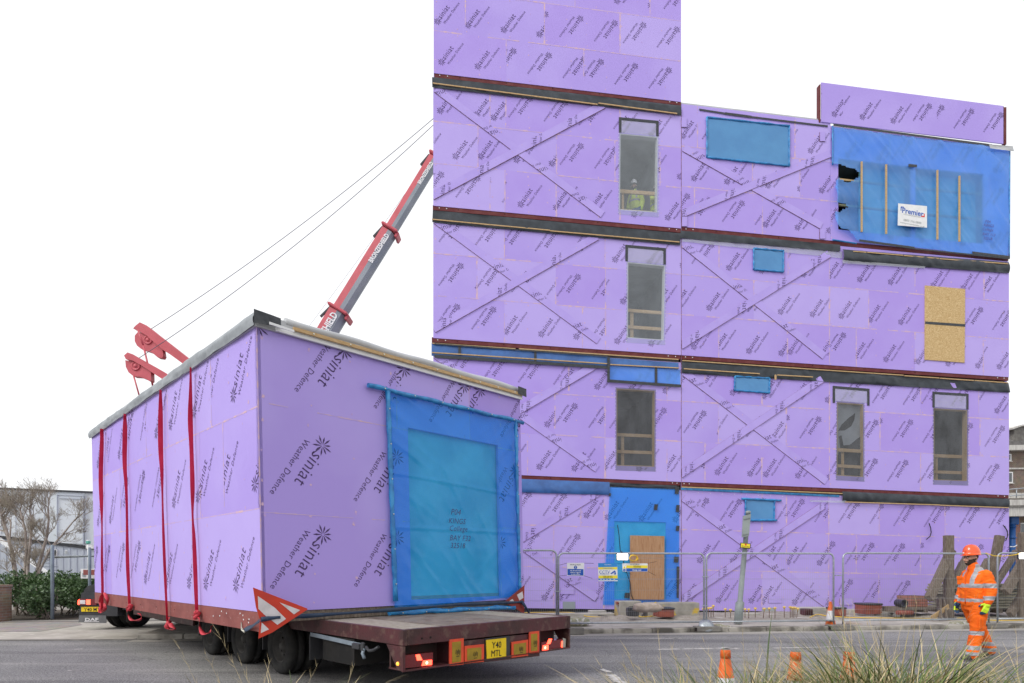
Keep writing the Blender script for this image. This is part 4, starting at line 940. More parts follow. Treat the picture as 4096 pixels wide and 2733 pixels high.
for a0, a1 in ((.06, .33), (.34, .61), (2.14, 2.41), (2.42, 2.69)):
    mb = MB(); tbox(mb, a0, a1, .06, 6.0, DZ - .03, DZ - .004 + R.uniform(0, .003), bev=.004); mb.build('deck_board', M['deckwood'], tr)
for a0 in (0, TW - .055):
    mb = MB(); tbox(mb, a0, a0 + .055, -.013, 12.2, DZ - .165, DZ + .003, bev=.004); mb.build('side_rail', M['deckred'], tr)
# rear cross member, side gussets, lamp boxes
mb = MB(); tbox(mb, .056, TW - .056, -.01, .055, DZ - .165, DZ + .005, bev=.004)
for px, py in ((1688, 2554), (1722, 2550)): mb.lathe([(.012, 0), (.012, .003)], RP.F(px, py, .012), RP.n, 10, 1, False)
mb.build('rear_cross_member', [M['deckred'], M['hole']], tr)
zlo = .37
for a0 in (.0, TW - .03):
    mb = MB(); mb.prism([T(a0, -.008, DZ - .17), T(a0, -.008, zlo), T(a0, .10, zlo + .02), T(a0, .30, DZ - .17)], e1 * .03); mb.build('side_gusset', M['deckred'], tr)
mb = MB(); tbox(mb, .03, TW - .03, -.012, .30, zlo, zlo + .018); mb.build('bumper_shelf', M['deckred'], tr)
mb = MB(); tbox(mb, .03, TW - .03, .26, .285, zlo + .02, DZ - .17); mb.build('lamp_back_plate', M['deckdark'], tr)
mb = MB(); slab(mb, RP, [(1798, 2665), (2158, 2625), (2158, 2532), (1798, 2570)], -.01, -.04); mb.build('plate_carrier', M['deckred'], tr)
for a in (.66, 2.12):
    mb = MB(); tbox(mb, a, a + .02, -.008, .26, zlo + .02, DZ - .166); mb.build('lamp_divider', M['deckred'], tr)
# lamps
for side, (q, on1, on2, on3) in enumerate((([(1616, 2674), (1732, 2662), (1732, 2610), (1616, 2622)], [(1670, 2643), (1690, 2641), (1679, 2618), (1664, 2620)], [(1688, 2664), (1728, 2660), (1728, 2640), (1694, 2643)], None),
                         ([(2166, 2606), (2256, 2592), (2256, 2556), (2166, 2570)], [(2188, 2578), (2201, 2576), (2209, 2556), (2197, 2556)], [(2170, 2604), (2194, 2600), (2194, 2580), (2174, 2582)], [(2246, 2590), (2254, 2588), (2254, 2564), (2247, 2566)]))):
    mb = MB(); slab(mb, RP, q, -.03, -.12); lm = mb.build('tail_lamp', M['lampred'], tr)
    for o in (on1, on2, on3):
        if o: mb = MB(); slab(mb, RP, o, -.022, -.032); mb.build('lit_lens', M['lampon'], lm)
    o = on2; cxm = sum(p[0] for p in o) / 4; cym = sum(p[1] for p in o) / 4
    mb = MB(); mb.lathe([(.018, 0), (.012, .006), (0, .008)], RP.F(cxm - 2, cym, -.02), RP.n, 12); mb.build('lit_bulb', M['lamphot'], lm)
mb = MB(); slab(mb, RP, [(2250, 2592), (2262, 2590), (2264, 2556), (2252, 2552)], -.02, -.03); mb.build('lamp_guard', M['chrome'], tr)
mb = MB(); mb.lathe([(.022, 0), (.018, .012), (0, .016)], T(-.002, .08, .45), -e1, 12); mb.build('side_marker', M['lampamber'], tr)
def glyph(mb, plane, cxp, cyp, s, m):
    for dx in (-.5, 0, .5): text(mb, plane, '/' if dx < .2 else 'N', 0, 0, s * .45, .0, .012, m, .01, uz=(plane.uz(cxp, cyp)[0] + dx * s * .4, plane.uz(cxp, cyp)[1]))
    text(mb, plane, '- - -', cxp, cyp + 8, s * .3, 0, .012, m)
for q in ([(1798, 2664), (1855, 2658), (1855, 2553), (1798, 2559)], [(1859, 2655), (1936, 2647), (1936, 2577), (1859, 2585)], [(2047, 2631), (2113, 2623), (2113, 2559), (2047, 2569)], [(2117, 2616), (2157, 2612), (2157, 2524), (2117, 2528)]):
    mb = MB(); slab(mb, RP, q, .012, .0)
    cq = (sum(p[0] for p in q) / 4, sum(p[1] for p in q) / 4); vert = (q[0][1] - q[3][1]) > (q[1][0] - q[0][0])
    ins = [(cq[0] + (p[0] - cq[0]) * (.62 if vert else .74), cq[1] + (p[1] - cq[1]) * (.78 if vert else .68)) for p in q]
    slab(mb, RP, ins, .015, .010, 1)
    u, z = RP.uz(*cq)
    for k in range(4): mb.poly([RP.W(u - .03 + k * .018 + x, z - .012 * (k % 2) + y, .018) for x, y in ((0, -.02), (.008, -.02), (.014, .03), (.006, .03))], 2)
    mb.poly([RP.W(u + x, z + y, .018) for x, y in ((-.02, -.05), (.03, -.05), (.03, -.043), (-.02, -.043))], 2)
    mb.build('marker_plate', [M['refl_o'], M['refl_y'], M['txtblack']], tr)
mb = MB(); slab(mb, RP, [(1940, 2645), (2040, 2633), (2040, 2543), (1940, 2555)], -.003, -.03); mb.build('plate_recess', M['blk'], tr)
mb = MB(); q = [(1948, 2637), (2025, 2628), (2025, 2552), (1945, 2561)]; slab(mb, RP, q, .012, .004)
text(mb, RP, 'Y40', 1987, 2579, .080, -.03, .016, 1, .004, sx=.9); text(mb, RP, 'MTL', 1986, 2612, .080, -.03, .016, 1, .0, sx=.85)
mb.build('number_plate', [M['plate_y'], M['txtblack']], tr)
# running gear
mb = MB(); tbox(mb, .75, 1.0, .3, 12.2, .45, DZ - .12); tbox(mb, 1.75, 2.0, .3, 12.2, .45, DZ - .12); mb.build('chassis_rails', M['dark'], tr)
def tyre(mb, c, ax, r, w, m=0):
    prof = [(r * .56, -w * .40), (r * .62, -w * .5), (r * .86, -w * .5), (r * .96, -w * .42), (r, -w * .3), (r, -w * .05), (r * .975, -w * .045), (r * .975, w * .045), (r, w * .05), (r, w * .3), (r * .96, w * .42), (r * .86, w * .5), (r * .62, w * .5), (r * .56, w * .40)]
    mb.lathe(prof, c, ax, 40, m, cap=False)
def rim(mb, c, ax, r, w, m=0):   # ax points outwards
    prof = [(r * .58, w * .42), (r * .54, w * .40), (r * .50, w * .10), (r * .30, w * .02), (r * .24, w * .12), (r * .16, w * .22), (r * .12, w * .34), (0.001, w * .34)]
    mb.lathe(prof, c, ax, 32, m, cap=False)
    for k in range(8):
        a = 2 * pi * k / 8; q = ax.orthogonal().normalized(); w2 = ax.cross(q)
        mb.lathe([(.014, w * .08), (.014, w * .15)], c + (q * cos(a) + w2 * sin(a)) * r * .33, ax, 6, m)
rw = .385
for b in (2.88, 4.22, 5.56):
    for side in (0, 1):
        ax = -e1 if side == 0 else e1
        base = -.06 if side == 0 else TW + .06
        wh = None
        for k in (0, 1):
            a = base + (.125 + k * .27) * (1 if side == 0 else -1)
            mb = MB(); tyre(mb, T(a, b, rw), ax, rw, .24); 
            o = mb.build('wheel', M['rubber'], tr)
            mb = MB(); rim(mb, T(a, b, rw), ax, rw, .24); mb.build('rim', M['rimgrey'], o)
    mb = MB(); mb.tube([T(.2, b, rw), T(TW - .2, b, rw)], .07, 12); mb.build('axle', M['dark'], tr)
for b in (2.05, 3.50, 4.84, 6.2):
    for a0 in (.0, TW - .55):
        mb = MB(); tbox(mb, a0, a0 + .5, b, b + .02, .28, DZ - .2); mb.build('mud_flap', M['blk'], tr)
for a0 in (.0, TW - .6):
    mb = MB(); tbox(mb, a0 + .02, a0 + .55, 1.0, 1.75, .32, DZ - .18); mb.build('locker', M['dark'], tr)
mb = MB(); tbox(mb, .03, .06, 6.6, 10.6, .42, DZ - .22); mb.build('side_guard', M['deckred'], tr)
for b in (7.2, 8.6, 9.6):
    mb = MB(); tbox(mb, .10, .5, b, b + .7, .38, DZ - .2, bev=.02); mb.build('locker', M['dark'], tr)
for a0 in (.10, 2.4):
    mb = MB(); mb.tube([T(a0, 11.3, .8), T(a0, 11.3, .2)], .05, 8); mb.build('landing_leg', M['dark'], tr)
# ratchet strap hanging along the near side rail
mb = MB()
pa = [(1275, 2527), (1310, 2545), (1345, 2553), (1370, 2560)]
for i in range(3):
    p, q = (T(-.02, 2.0 - i * .4, .62 - .012 * i), T(-.02, 1.6 - i * .4, .608 - .012 * i)); mb.beam(p, q, .05, .006, 0)
mb.box(T(-.03, .86, .57), (.05, .16, .07), 1, rot=RT, bev=.01); mb.box(T(-.035, .72, .575), (.04, .06, .10), 1, rot=RT, bev=.01)
mb.tube([T(-.03, .66, .58), T(-.03, .6, .54), T(-.03, .5, .56), T(-.02, .42, .60)], .018, 8, 1); mb.tube([T(-.03, .70, .56), T(-.04, .72, .50), T(-.04, .68, .45)], .02, 8, 0)
mb.build('side_ratchet', [M['greypost'], M['blk']], tr)
# timber sleepers carrying the module on the deck
a0, b0 = RP.uz(1160, 2490)[0], 1.65
mb = MB(); mb.box(T(1.45, 1.86, DZ + .055), (4.3, .10, .10), 0, rot=RT, bev=.006)
single(mb, 'bearer_timber', M['oldtimber'], 'long weathered timber bearer under the near end of the module', 'timber', T(1.45, 1.86, DZ), 'bearers under the module')
for b in (5.4, 9.4):
    mb = MB(); mb.box(T(1.45, b, DZ + .055), (4.0, .10, .10), 0, rot=RT, bev=.006)
    single(mb, 'bearer_timber', M['oldtimber'], 'weathered timber bearer hidden mid way under the module' if b < 6 else 'weathered timber bearer hidden under the far end of the module', 'timber', T(1.45, b, DZ), 'bearers under the module')
# ------------------------------------------------------------------ marker triangles and navy strap
def pl_poly(mb, pl, pts, o, m, th=.004):
    slab(mb, pl, pts, o, o - th, m)
# triangle plane: stands just proud of the module's end, turned towards the camera
t1 = at(1012, 2350, 6.93); 
TP = Plane(t1.x, 6.93, 1, .55)
tri = MB()
slab(tri, TP, [(1012, 2350), (1024, 2430), (1040, 2480), (1034, 2555), (1090, 2530), (1231, 2438), (1228, 2434)][::-1], .0, -.012)
slab(tri, TP, [(1031, 2384), (1100, 2432), (1144, 2476), (1110, 2500), (1060, 2462), (1034, 2436)][::-1], .003, -.001, 1)
slab(tri, TP, [(1118, 2410), (1201, 2441), (1176, 2458)][::-1], .003, -.001, 1)
slab(tri, TP, [(1047, 2490), (1076, 2518), (1043, 2533)][::-1], .003, -.001, 1)
single(tri, 'marker_triangle', [M['mred'], M['mwhite']], 'large red and white striped triangle strapped to the near corner of the module', 'marker board', t1 - up * .6, 'red and white marker triangles')
t2 = EP.F(2030, 2420, .12); TP2 = Plane(t2.x, t2.y, 1, .9)
tri = MB()
slab(tri, TP2, [(2015, 2411), (2098, 2342), (2097, 2458), (2060, 2432)], .0, -.012)
slab(tri, TP2, [(2068, 2380), (2090, 2366), (2094, 2392), (2078, 2402)], .003, -.001, 1); slab(tri, TP2, [(2034, 2408), (2050, 2396), (2058, 2408)], .003, -.001, 1)
single(tri, 'marker_triangle', [M['mredd'], M['mwhite']], 'smaller grimy red and white triangle at the right corner of the module', 'marker board', t2 - up * .4, 'red and white marker triangles')
mb = MB()
path = [SP.F(975, 2522, .02), SP.F(1010, 2505, .05), TP.F(1045, 2478, .03), TP.F(1110, 2470, .03), EP.F(1230, 2464, .14), EP.F(1450, 2449, .16), EP.F(1650, 2434, .17), EP.F(1850, 2418, .16), TP2.F(2060, 2410, .03), TP2.F(2092, 2408, .03)]
pp = []
for i in range(len(path) - 1):
    for k in range(6): pp.append(path[i].lerp(path[i + 1], k / 6))
pp.append(path[-1])
for i, p in enumerate(pp):
    w = .022 + .006 * sin(i * .6)
    mb.v += [tuple(p - up * w), tuple(p + up * w), tuple(p + up * w + e2 * .004), tuple(p - up * w + e2 * .004)]
for i in range(len(pp) - 1):
    for k in range(4):
        a = i * 4 + k; b = i * 4 + (k + 1) % 4; mb.f.append((a, b, b + 4, a + 4)); mb.m.append(0); mb.sm.append(True)
mb.tube([TP2.F(2088, 2408, .02), TP2.F(2100, 2425, .06), TP2.F(2118, 2455, .03)], [.03, .022, .016], 6, 0)
mb.tube([SP.F(968, 2512, .03), SP.F(975, 2524, .03), SP.F(979, 2531, .03), SP.F(966, 2520, .03), SP.F(966, 2490, .01)], .007, 6, 1)
single(mb, 'tie_strap', [M['navy'], M['chrome']], 'navy webbing strap stretched across the foot of the module between the two triangles', 'strap', tuple(path[0]))
# ------------------------------------------------------------------ red hanging straps
SL = [('first red strap from the left, nearest the far end of the module', [(407, 1705), (410, 1758), (399, 1900), (405, 2010), (410, 2100), (408, 2250), (414, 2372), (408, 2450)], (10, 12, 14, 12, 3, 8, 8, 7), 1),
      ('second red strap from the left with a dangling loop', [(500, 1640), (500, 1720), (492, 1850), (505, 1960), (507, 2100), (506, 2250), (518, 2420), (520, 2448)], (6, 16, 14, 8, 7, 12, 8), 2),
      ('third red strap from the left with a short knotted end', [(643, 1540), (640, 1640), (636, 1790), (645, 1900), (645, 1990), (651, 2200), (667, 2470), (672, 2512)], (5, 15, 17, 10, 4, 10, 6), 3),
      ('fourth red strap, nearest the front corner of the module', [(763, 1452), (762, 1540), (755, 1680), (763, 1800), (768, 1960), (764, 2060), (774, 2150), (781, 2300), (788, 2450), (788, 2480)], (5, 8, 18, 12, 16, 4, 12, 14, 10), 4)]
for li, (lb, pts, wd, sd) in enumerate(SL):
    st = thing('hanging_strap', lb, 'strap', SP.F(*pts[-1], .1), 'red webbing straps down the side of the module')
    cv = []
    n = 10
    for i in range(len(pts) - 1):
        for k in range(n):
            f = k / n; f2 = f
            cv.append((((pts[i][0] + (pts[i + 1][0] - pts[i][0]) * f2) * .55 + .45 * (pts[0][0] + (pts[-1][0] - pts[0][0]) * ((pts[i][1] + (pts[i + 1][1] - pts[i][1]) * f) - pts[0][1]) / (pts[-1][1] - pts[0][1]))), pts[i][1] + (pts[i + 1][1] - pts[i][1]) * f, wd[min(i, len(wd) - 1)] + (wd[min(i + 1, len(wd) - 1)] - wd[min(i, len(wd) - 1)]) * f2))
    cv.append((*pts[-1], wd[min(len(wd) - 1, len(pts) - 1)]))
    cv = [tuple(sum(c[j] for c in cv[max(0, i - 4):i + 5]) / len(cv[max(0, i - 4):i + 5]) for j in range(3)) for i in range(len(cv))]
    mb = MB()
    for i, (x, y, w) in enumerate(cv):
        o = .075 if i < 3 else .055; p = SP.F(x, y, o); k = abs(p.y - 0) / FL; full = .098
        ww = min(max(w, 4) * k * 1.05, full); dep = sqrt(max(0, full * full - ww * ww)) * .45   # a twisting ribbon: what it loses in width it gains in depth
        vw = Vector((p.x, p.y, 0)).normalized(); s = Vector((vw.y, -vw.x, 0)) * (ww / 2) + vw * (dep / 2)
        mb.v += [tuple(p - s), tuple(p + s), tuple(p + s + SP.n * .004), tuple(p - s + SP.n * .004)]
    for i in range(len(cv) - 1):
        for k in range(4):
            a = i * 4 + k; b = i * 4 + (k + 1) % 4; mb.f.append((a, b, b + 4, a + 4)); mb.m.append(0); mb.sm.append(False)
    mb.build('webbing', M['strap'], st)
    # knot and loop
    e = pts[-1]; mb = MB()
    loops = {1: [(412, 2375), (402, 2400), (404, 2430), (398, 2445), (410, 2450), (420, 2435), (418, 2415), (425, 2425), (430, 2405), (424, 2385), (416, 2372)],
             2: [(521, 2420), (508, 2435), (512, 2460), (525, 2480), (545, 2484), (562, 2478), (565, 2465), (556, 2455)],
             3: [(676, 2470), (673, 2490), (665, 2505), (672, 2515), (685, 2520), (700, 2518), (690, 2510), (680, 2495)],
             4: [(786, 2455), (778, 2462), (790, 2468), (797, 2480), (800, 2510), (812, 2535), (828, 2537), (842, 2525), (848, 2505)]}[sd]
    P = [SP.F(x, y, .06) for x, y in loops]; Q = []
    for i in range(len(P) - 1):
        for k in range(5):
            p0 = P[max(i - 1, 0)]; p1 = P[i]; p2 = P[i + 1]; p3 = P[min(i + 2, len(P) - 1)]; t = k / 5
            Q.append(.5 * ((2 * p1) + (-p0 + p2) * t + (2 * p0 - 5 * p1 + 4 * p2 - p3) * t * t + (-p0 + 3 * p1 - 3 * p2 + p3) * t ** 3))
    Q.append(P[-1])
    for i, p in enumerate(Q):
        an = i * .16 + sd; s = (SP.d * cos(an) + SP.n * sin(an) * .8 + up * .25 * sin(an * 2)).normalized() * .034
        mb.v += [tuple(p - s), tuple(p + s), tuple(p + s + up * .006), tuple(p - s + up * .006)]
    for i in range(len(Q) - 1):
        for k in range(4):
            a = i * 4 + k; b = i * 4 + (k + 1) % 4; mb.f.append((a, b, b + 4, a + 4)); mb.m.append(0); mb.sm.append(True)
    c = {1: (402, 2440), 2: (521, 2430), 3: (672, 2500), 4: (787, 2460)}[sd]
    K = SP.F(*c, .06)
    for q in range(3):
        a = q * 2.1 + sd; pth = [K + (SP.d * cos(a + t * .9) * .045 + up * sin(a * 1.3 + t * .9) * .05 + SP.n * .02 * cos(t * 1.9)) for t in range(8)]
        mb.tube(pth, .026, 6, 0)
    mb.build('knot', M['strapl'], st)
# ------------------------------------------------------------------ tractor unit
YT = 14.5
tu = thing('tractor_unit', 'black truck at the far end of the trailer with red tail light and yellow plate', 'truck', at(420, 2514, 15.4))
TU = Plane(at(313, 2400, YT).x, YT, 1, .06)
back = Vector((-.06, 1, 0)).normalized()
def tslab(mb, pts, o0, o1, m=0): slab(mb, TU, pts, o0, o1, m)
mb = MB(); tslab(mb, [(317, 2465), (470, 2465), (470, 2372), (325, 2372)], 0, -.35); mb.build('rear_wing', M['blk'], tu)
mb = MB()
prof = [(333, 2372), (338, 2358), (350, 2345), (372, 2338), (480, 2338), (480, 2372)]
tslab(mb, prof, -.1, -.7); mb.build('wing_top', M['blk'], tu)
mb = MB(); tslab(mb, [(311, 2420), (385, 2421), (385, 2396), (316, 2396), (310, 2405)], .05, -.05); lm = mb.build('tail_lamp', M['lampred'], tu)
mb = MB(); tslab(mb, [(319, 2416), (341, 2417), (341, 2401), (319, 2401)], .055, .05); mb.build('reverse_lens', M['conewhite'], lm)
mb = MB(); tslab(mb, [(345, 2419), (361, 2419), (361, 2399), (345, 2399)], .055, .05); mb.build('lit_lens', M['lampon'], lm)
mb = MB(); tslab(mb, [(310, 2418), (317, 2420), (317, 2397), (311, 2404)], .056, .05); mb.build('lit_lens', M['lampon'], lm)
mb = MB(); tslab(mb, [(325, 2447), (395, 2447), (395, 2428), (325, 2428)], .02, 0); text(mb, TU, 'Y40 MTL', 340, 2437.5, .085, 0, .024, 1, .006, uz=(TU.uz(338, 2437)[0], TU.uz(338, 2438)[1]), align='l', sx=.95); mb.build('number_plate', [M['plate_y'], M['txtblack']], tu)
mb = MB(); tslab(mb, [(314, 2490), (424, 2493), (424, 2462), (316, 2462)], .01, -.01); text(mb, TU, 'DAF', 367, 2478, .075, 0, .014, 1, .03, sx=1.6); tslab(mb, [(337, 2487), (396, 2488), (396, 2486), (337, 2485)], .013, .009, 1); mb.build('mud_flap', [M['dash'], M['conewhite']], tu)
for side in (0, 1):
    for k in (0, 1):
        for dd in (0, ):
            cc = at(440, 2514, 15.0); xx = -9.75 + k * .33 + side * 1.75
            c = Vector((xx, 15.35 , .50)); mb = MB(); tyre(mb, c, Vector((-1, .06, 0)).normalized(), .50, .30); o = mb.build('wheel', M['rubber'], tu)
            mb = MB(); rim(mb, c, Vector((-1, .06, 0)).normalized() * (1 if side == 0 else -1), .5, .3); mb.build('rim', M['dark'], o)
mb = MB()
for i in range(16):
    pass
c = Vector((-9.0, 15.35, .50))
def wing(s, t):
    a = radians(-5 + 190 * s); r = .60; return Vector((-10.05 + 1.3 * t, c.y - cos(a) * r, .52 + sin(a) * r))
mb.grid(wing, 20, 2); mb.build('mudguard', M['dash'], tu)
mb = MB(); mb.box((-8.85, 17.6, .78), (.9, 6.0, .28), 0, bev=.02); mb.build('chassis', M['dark'], tu)
mb = MB(); mb.box((-8.3, 15.2, .55), (2.2, .25, .3), 0, bev=.03); mb.build('fuel_tank', M['craneg'], tu)
mb = MB(); mb.box((-9.0, 20.6, 1.9), (2.35, 2.0, 2.5), 0, bev=.15); mb.build('cab', M['bluepaint'], tu)
for x in (-10.0, -8.0):
    mb = MB(); tyre(mb, Vector((x, 20.6, .5)), Vector((1, 0, 0)), .5, .3); mb.build('wheel', M['rubber'], tu)
# ------------------------------------------------------------------ crane
YC = 33.0
cr = thing('mobile_crane', 'red and grey telescopic crane boom rising behind the buildings with two rigging masts', 'crane', at(1000, 2380, YC + 2))
def cpx(r, x, y): return (300 + x / 2.24, 1200 + y / 2.24) if r == 2 else (1200 + x / 1.845, 500 + y / 1.845)
CP = Plane(0, YC, 1, 0)
def bsec(name, lo, hi, w, text_at=None, ts=.0):
    A = at(*lo, YC); B = at(*hi, YC); ax = (B - A).normalized(); s = Vector((ax.z, 0, -ax.x)); y = Vector((0, 1, 0))   # s points lower right
    prof = [(-.5, -.30), (-.44, -.42), (.02, -.46), (.02, -.46), (.30, -.42), (.46, -.2), (.5, .0), (.46, .2), (.30, .42), (-.44, .42), (-.5, .3)]
    mb = MB(); n = len(prof)
    pts = [P + s * (a * w) + y * (b * w * 1.1) for P in (A, B) for a, b in prof]
    for i in range(n):
        j = (i + 1) % n; mi = 0 if (prof[i][0] < .01 and prof[j][0] < .03) else 1
        mb.faces([pts[i], pts[j], pts[n + j], pts[n + i]], [(0, 1, 2, 3)], mi)
    mb.faces(pts, [tuple(range(n)), tuple(range(2 * n - 1, n - 1, -1))], 0)
    # thin cable tray along the top
    mb.beam(A - s * w * .54 - y * .1, B - s * w * .54 - y * .1, .03, .04, 2)
    if text_at:
        PX = Plane(0, YC - .46 * w * 1.1 - .02, 1, 0); ang = math.atan2(ax.z, ax.x)
        for (tx, ty, txt, L) in text_at:
            trs, tw = ttris(txt, .03, .0, 1.0); k = L / tw; u0, z0 = PX.uz(tx, ty)
            for t in xf(trs, u0, z0, ang, k, k * 1.5): mb.poly([PX.W(a, b, 0) for a, b in t], 3)
    return mb.build(name, [M['crane'], M['craneg'], M['conewhite'], M['white']], cr), A, B, ax, s
def collar(p, w, ax, s):
    mb = MB(); P = at(*p, YC); y = Vector((0, 1, 0)); M3 = Matrix((s, y, ax)).transposed()
    for sx_, sz in ((-.52, 0), (.55, 0)): pass
    mb.box(P, (w * 1.22, w * 1.25, .16), 0, rot=M3, bev=.05); mb.box(P + s * w * .62 - ax * .12, (.16, w * .9, .30), 0, rot=M3, bev=.03)
    mb.beam(P - s * w * .62 - ax * .05, P - s * w * .80 - ax * .75, .10, .12, 1)
    mb.build('boom_collar', [M['crane'], M['blk']], cr)
b1, A, B, ax, s = bsec('boom_section', (785, 2205), (1357, 1256), .98, [(1272, 1358, 'BRONZESHIELD', 0.01), (1307, 1334, 'SHIELD', 1.15)])
collar((1361, 1250), .98, ax, s)
b2_, *_ = bsec('boom_section', (1357, 1256), (1557, 934), .80, [(1489, 1052, 'BRONZESHIELD', 1.72)])
collar((1564, 925), .80, ax, s)
b3, *_ = bsec('boom_section', (1561, 930), (1738, 640), .62, [(1682, 738, 'BRONZESHIELD', 1.32)])
collar((1744, 632), .62, ax, s)
bsec('boom_section', (1738, 640), (1900, 375), .5)
def tpoly(name, pts, y0, th, m):
    PX = Plane(0, y0, 1, 0); mb = MB(); slab(mb, PX, pts[::-1] , 0, -th); return mb.build(name, M[m], cr)
def area(p): return sum(p[i][0] * p[(i + 1) % len(p)][1] - p[(i + 1) % len(p)][0] * p[i][1] for i in range(len(p)))
def mast(beam_, sheave, y0, ext, hubc, name):
    mt = None
    bp = [cpx(2, *p) for p in beam_]; sp_ = [cpx(2, *p) for p in sheave]
    if area(bp) < 0: bp = bp[::-1]
    if area(sp_) < 0: sp_ = sp_[::-1]
    mt = tpoly(name, bp, y0, .55, 'crane')
    PX = Plane(0, y0 + .12, 1, 0); mb = MB(); slab(mb, PX, sp_[::-1], 0, -.32)
    mb.lathe([(.24, 0), (.24, .05), (.18, .05), (.16, .02), (.10, .02), (.08, .08), (0.001, .08)], PX.F(*cpx(2, *hubc), .0), PX.n, 20)
    o = mb.build('sheave_plate', M['crane'], mt)
    return mt
mast([(520, 255), (540, 232), (580, 200), (640, 228), (730, 300), (860, 400), (1045, 545), (2073, 1360), (2013, 1400), (985, 585), (840, 480), (790, 450), (700, 372), (640, 318), (570, 278)],
     [(560, 290), (535, 320), (535, 370), (555, 410), (590, 438), (640, 455), (690, 472), (740, 515), (780, 520), (792, 500), (780, 430), (640, 300)], YC + .6, None, (655, 360), 'rigging_mast')
mast([(438, 498), (470, 470), (520, 488), (620, 545), (740, 612), (850, 680), (2050, 1400), (1990, 1440), (790, 715), (690, 650), (600, 590), (520, 545), (455, 530)],
     [(450, 540), (455, 600), (480, 650), (525, 685), (580, 688), (640, 712), (670, 730), (682, 722), (680, 640), (560, 560)], YC - 1.2, None, (545, 592), 'rigging_mast')
def cable(p, q, y0, y1, sag, r, name='cable', n=24):
    A = at(*p, y0); B = at(*q, y1); mb = MB(); mb.tube([A.lerp(B, i / n) - up * sag * 4 * (i / n) * (1 - i / n) for i in range(n + 1)], r, 6); return mb.build(name, M['cable'], cr)
cable(cpx(2, 675, 265), (1900, 330), YC + .8, YC, .55, .016); cable(cpx(2, 575, 520), (1900, 340), YC - 1, YC, .75, .016)
cable((1225, 1320), (1900, 365), YC, YC, .2, .007)
for p, q in (((565, 270), (613, 410)), ((613, 410), (698, 775))):
    mb = MB(); mb.tube([at(*cpx(2, *p), YC - .2), at(*cpx(2, *q), YC - .2)], .05, 8); mb.build('pendant_rod', M['crane'], cr)
mb = MB(); mb.tube([at(*cpx(2, 525, 680), YC - 1.4), at(*cpx(2, 580, 872), YC - 1.4)], .04, 8); mb.build('pendant_rod', M['crane'], cr)
mb = MB(); mb.box(at(900, 2230, YC + 2.2), (7.5, 2.6, 1.4), 0, bev=.15); mb.box(at(905, 2160, YC + 2.2), (2.4, 2.5, 1.2), 0, bev=.15); mb.build('carrier', M['crane'], cr)
for i in range(4):
    mb = MB(); tyre(mb, at(680 + i * 140, 2325, YC + 1), Vector((0, -1, 0)), .6, .4); mb.build('wheel', M['rubber'], cr)
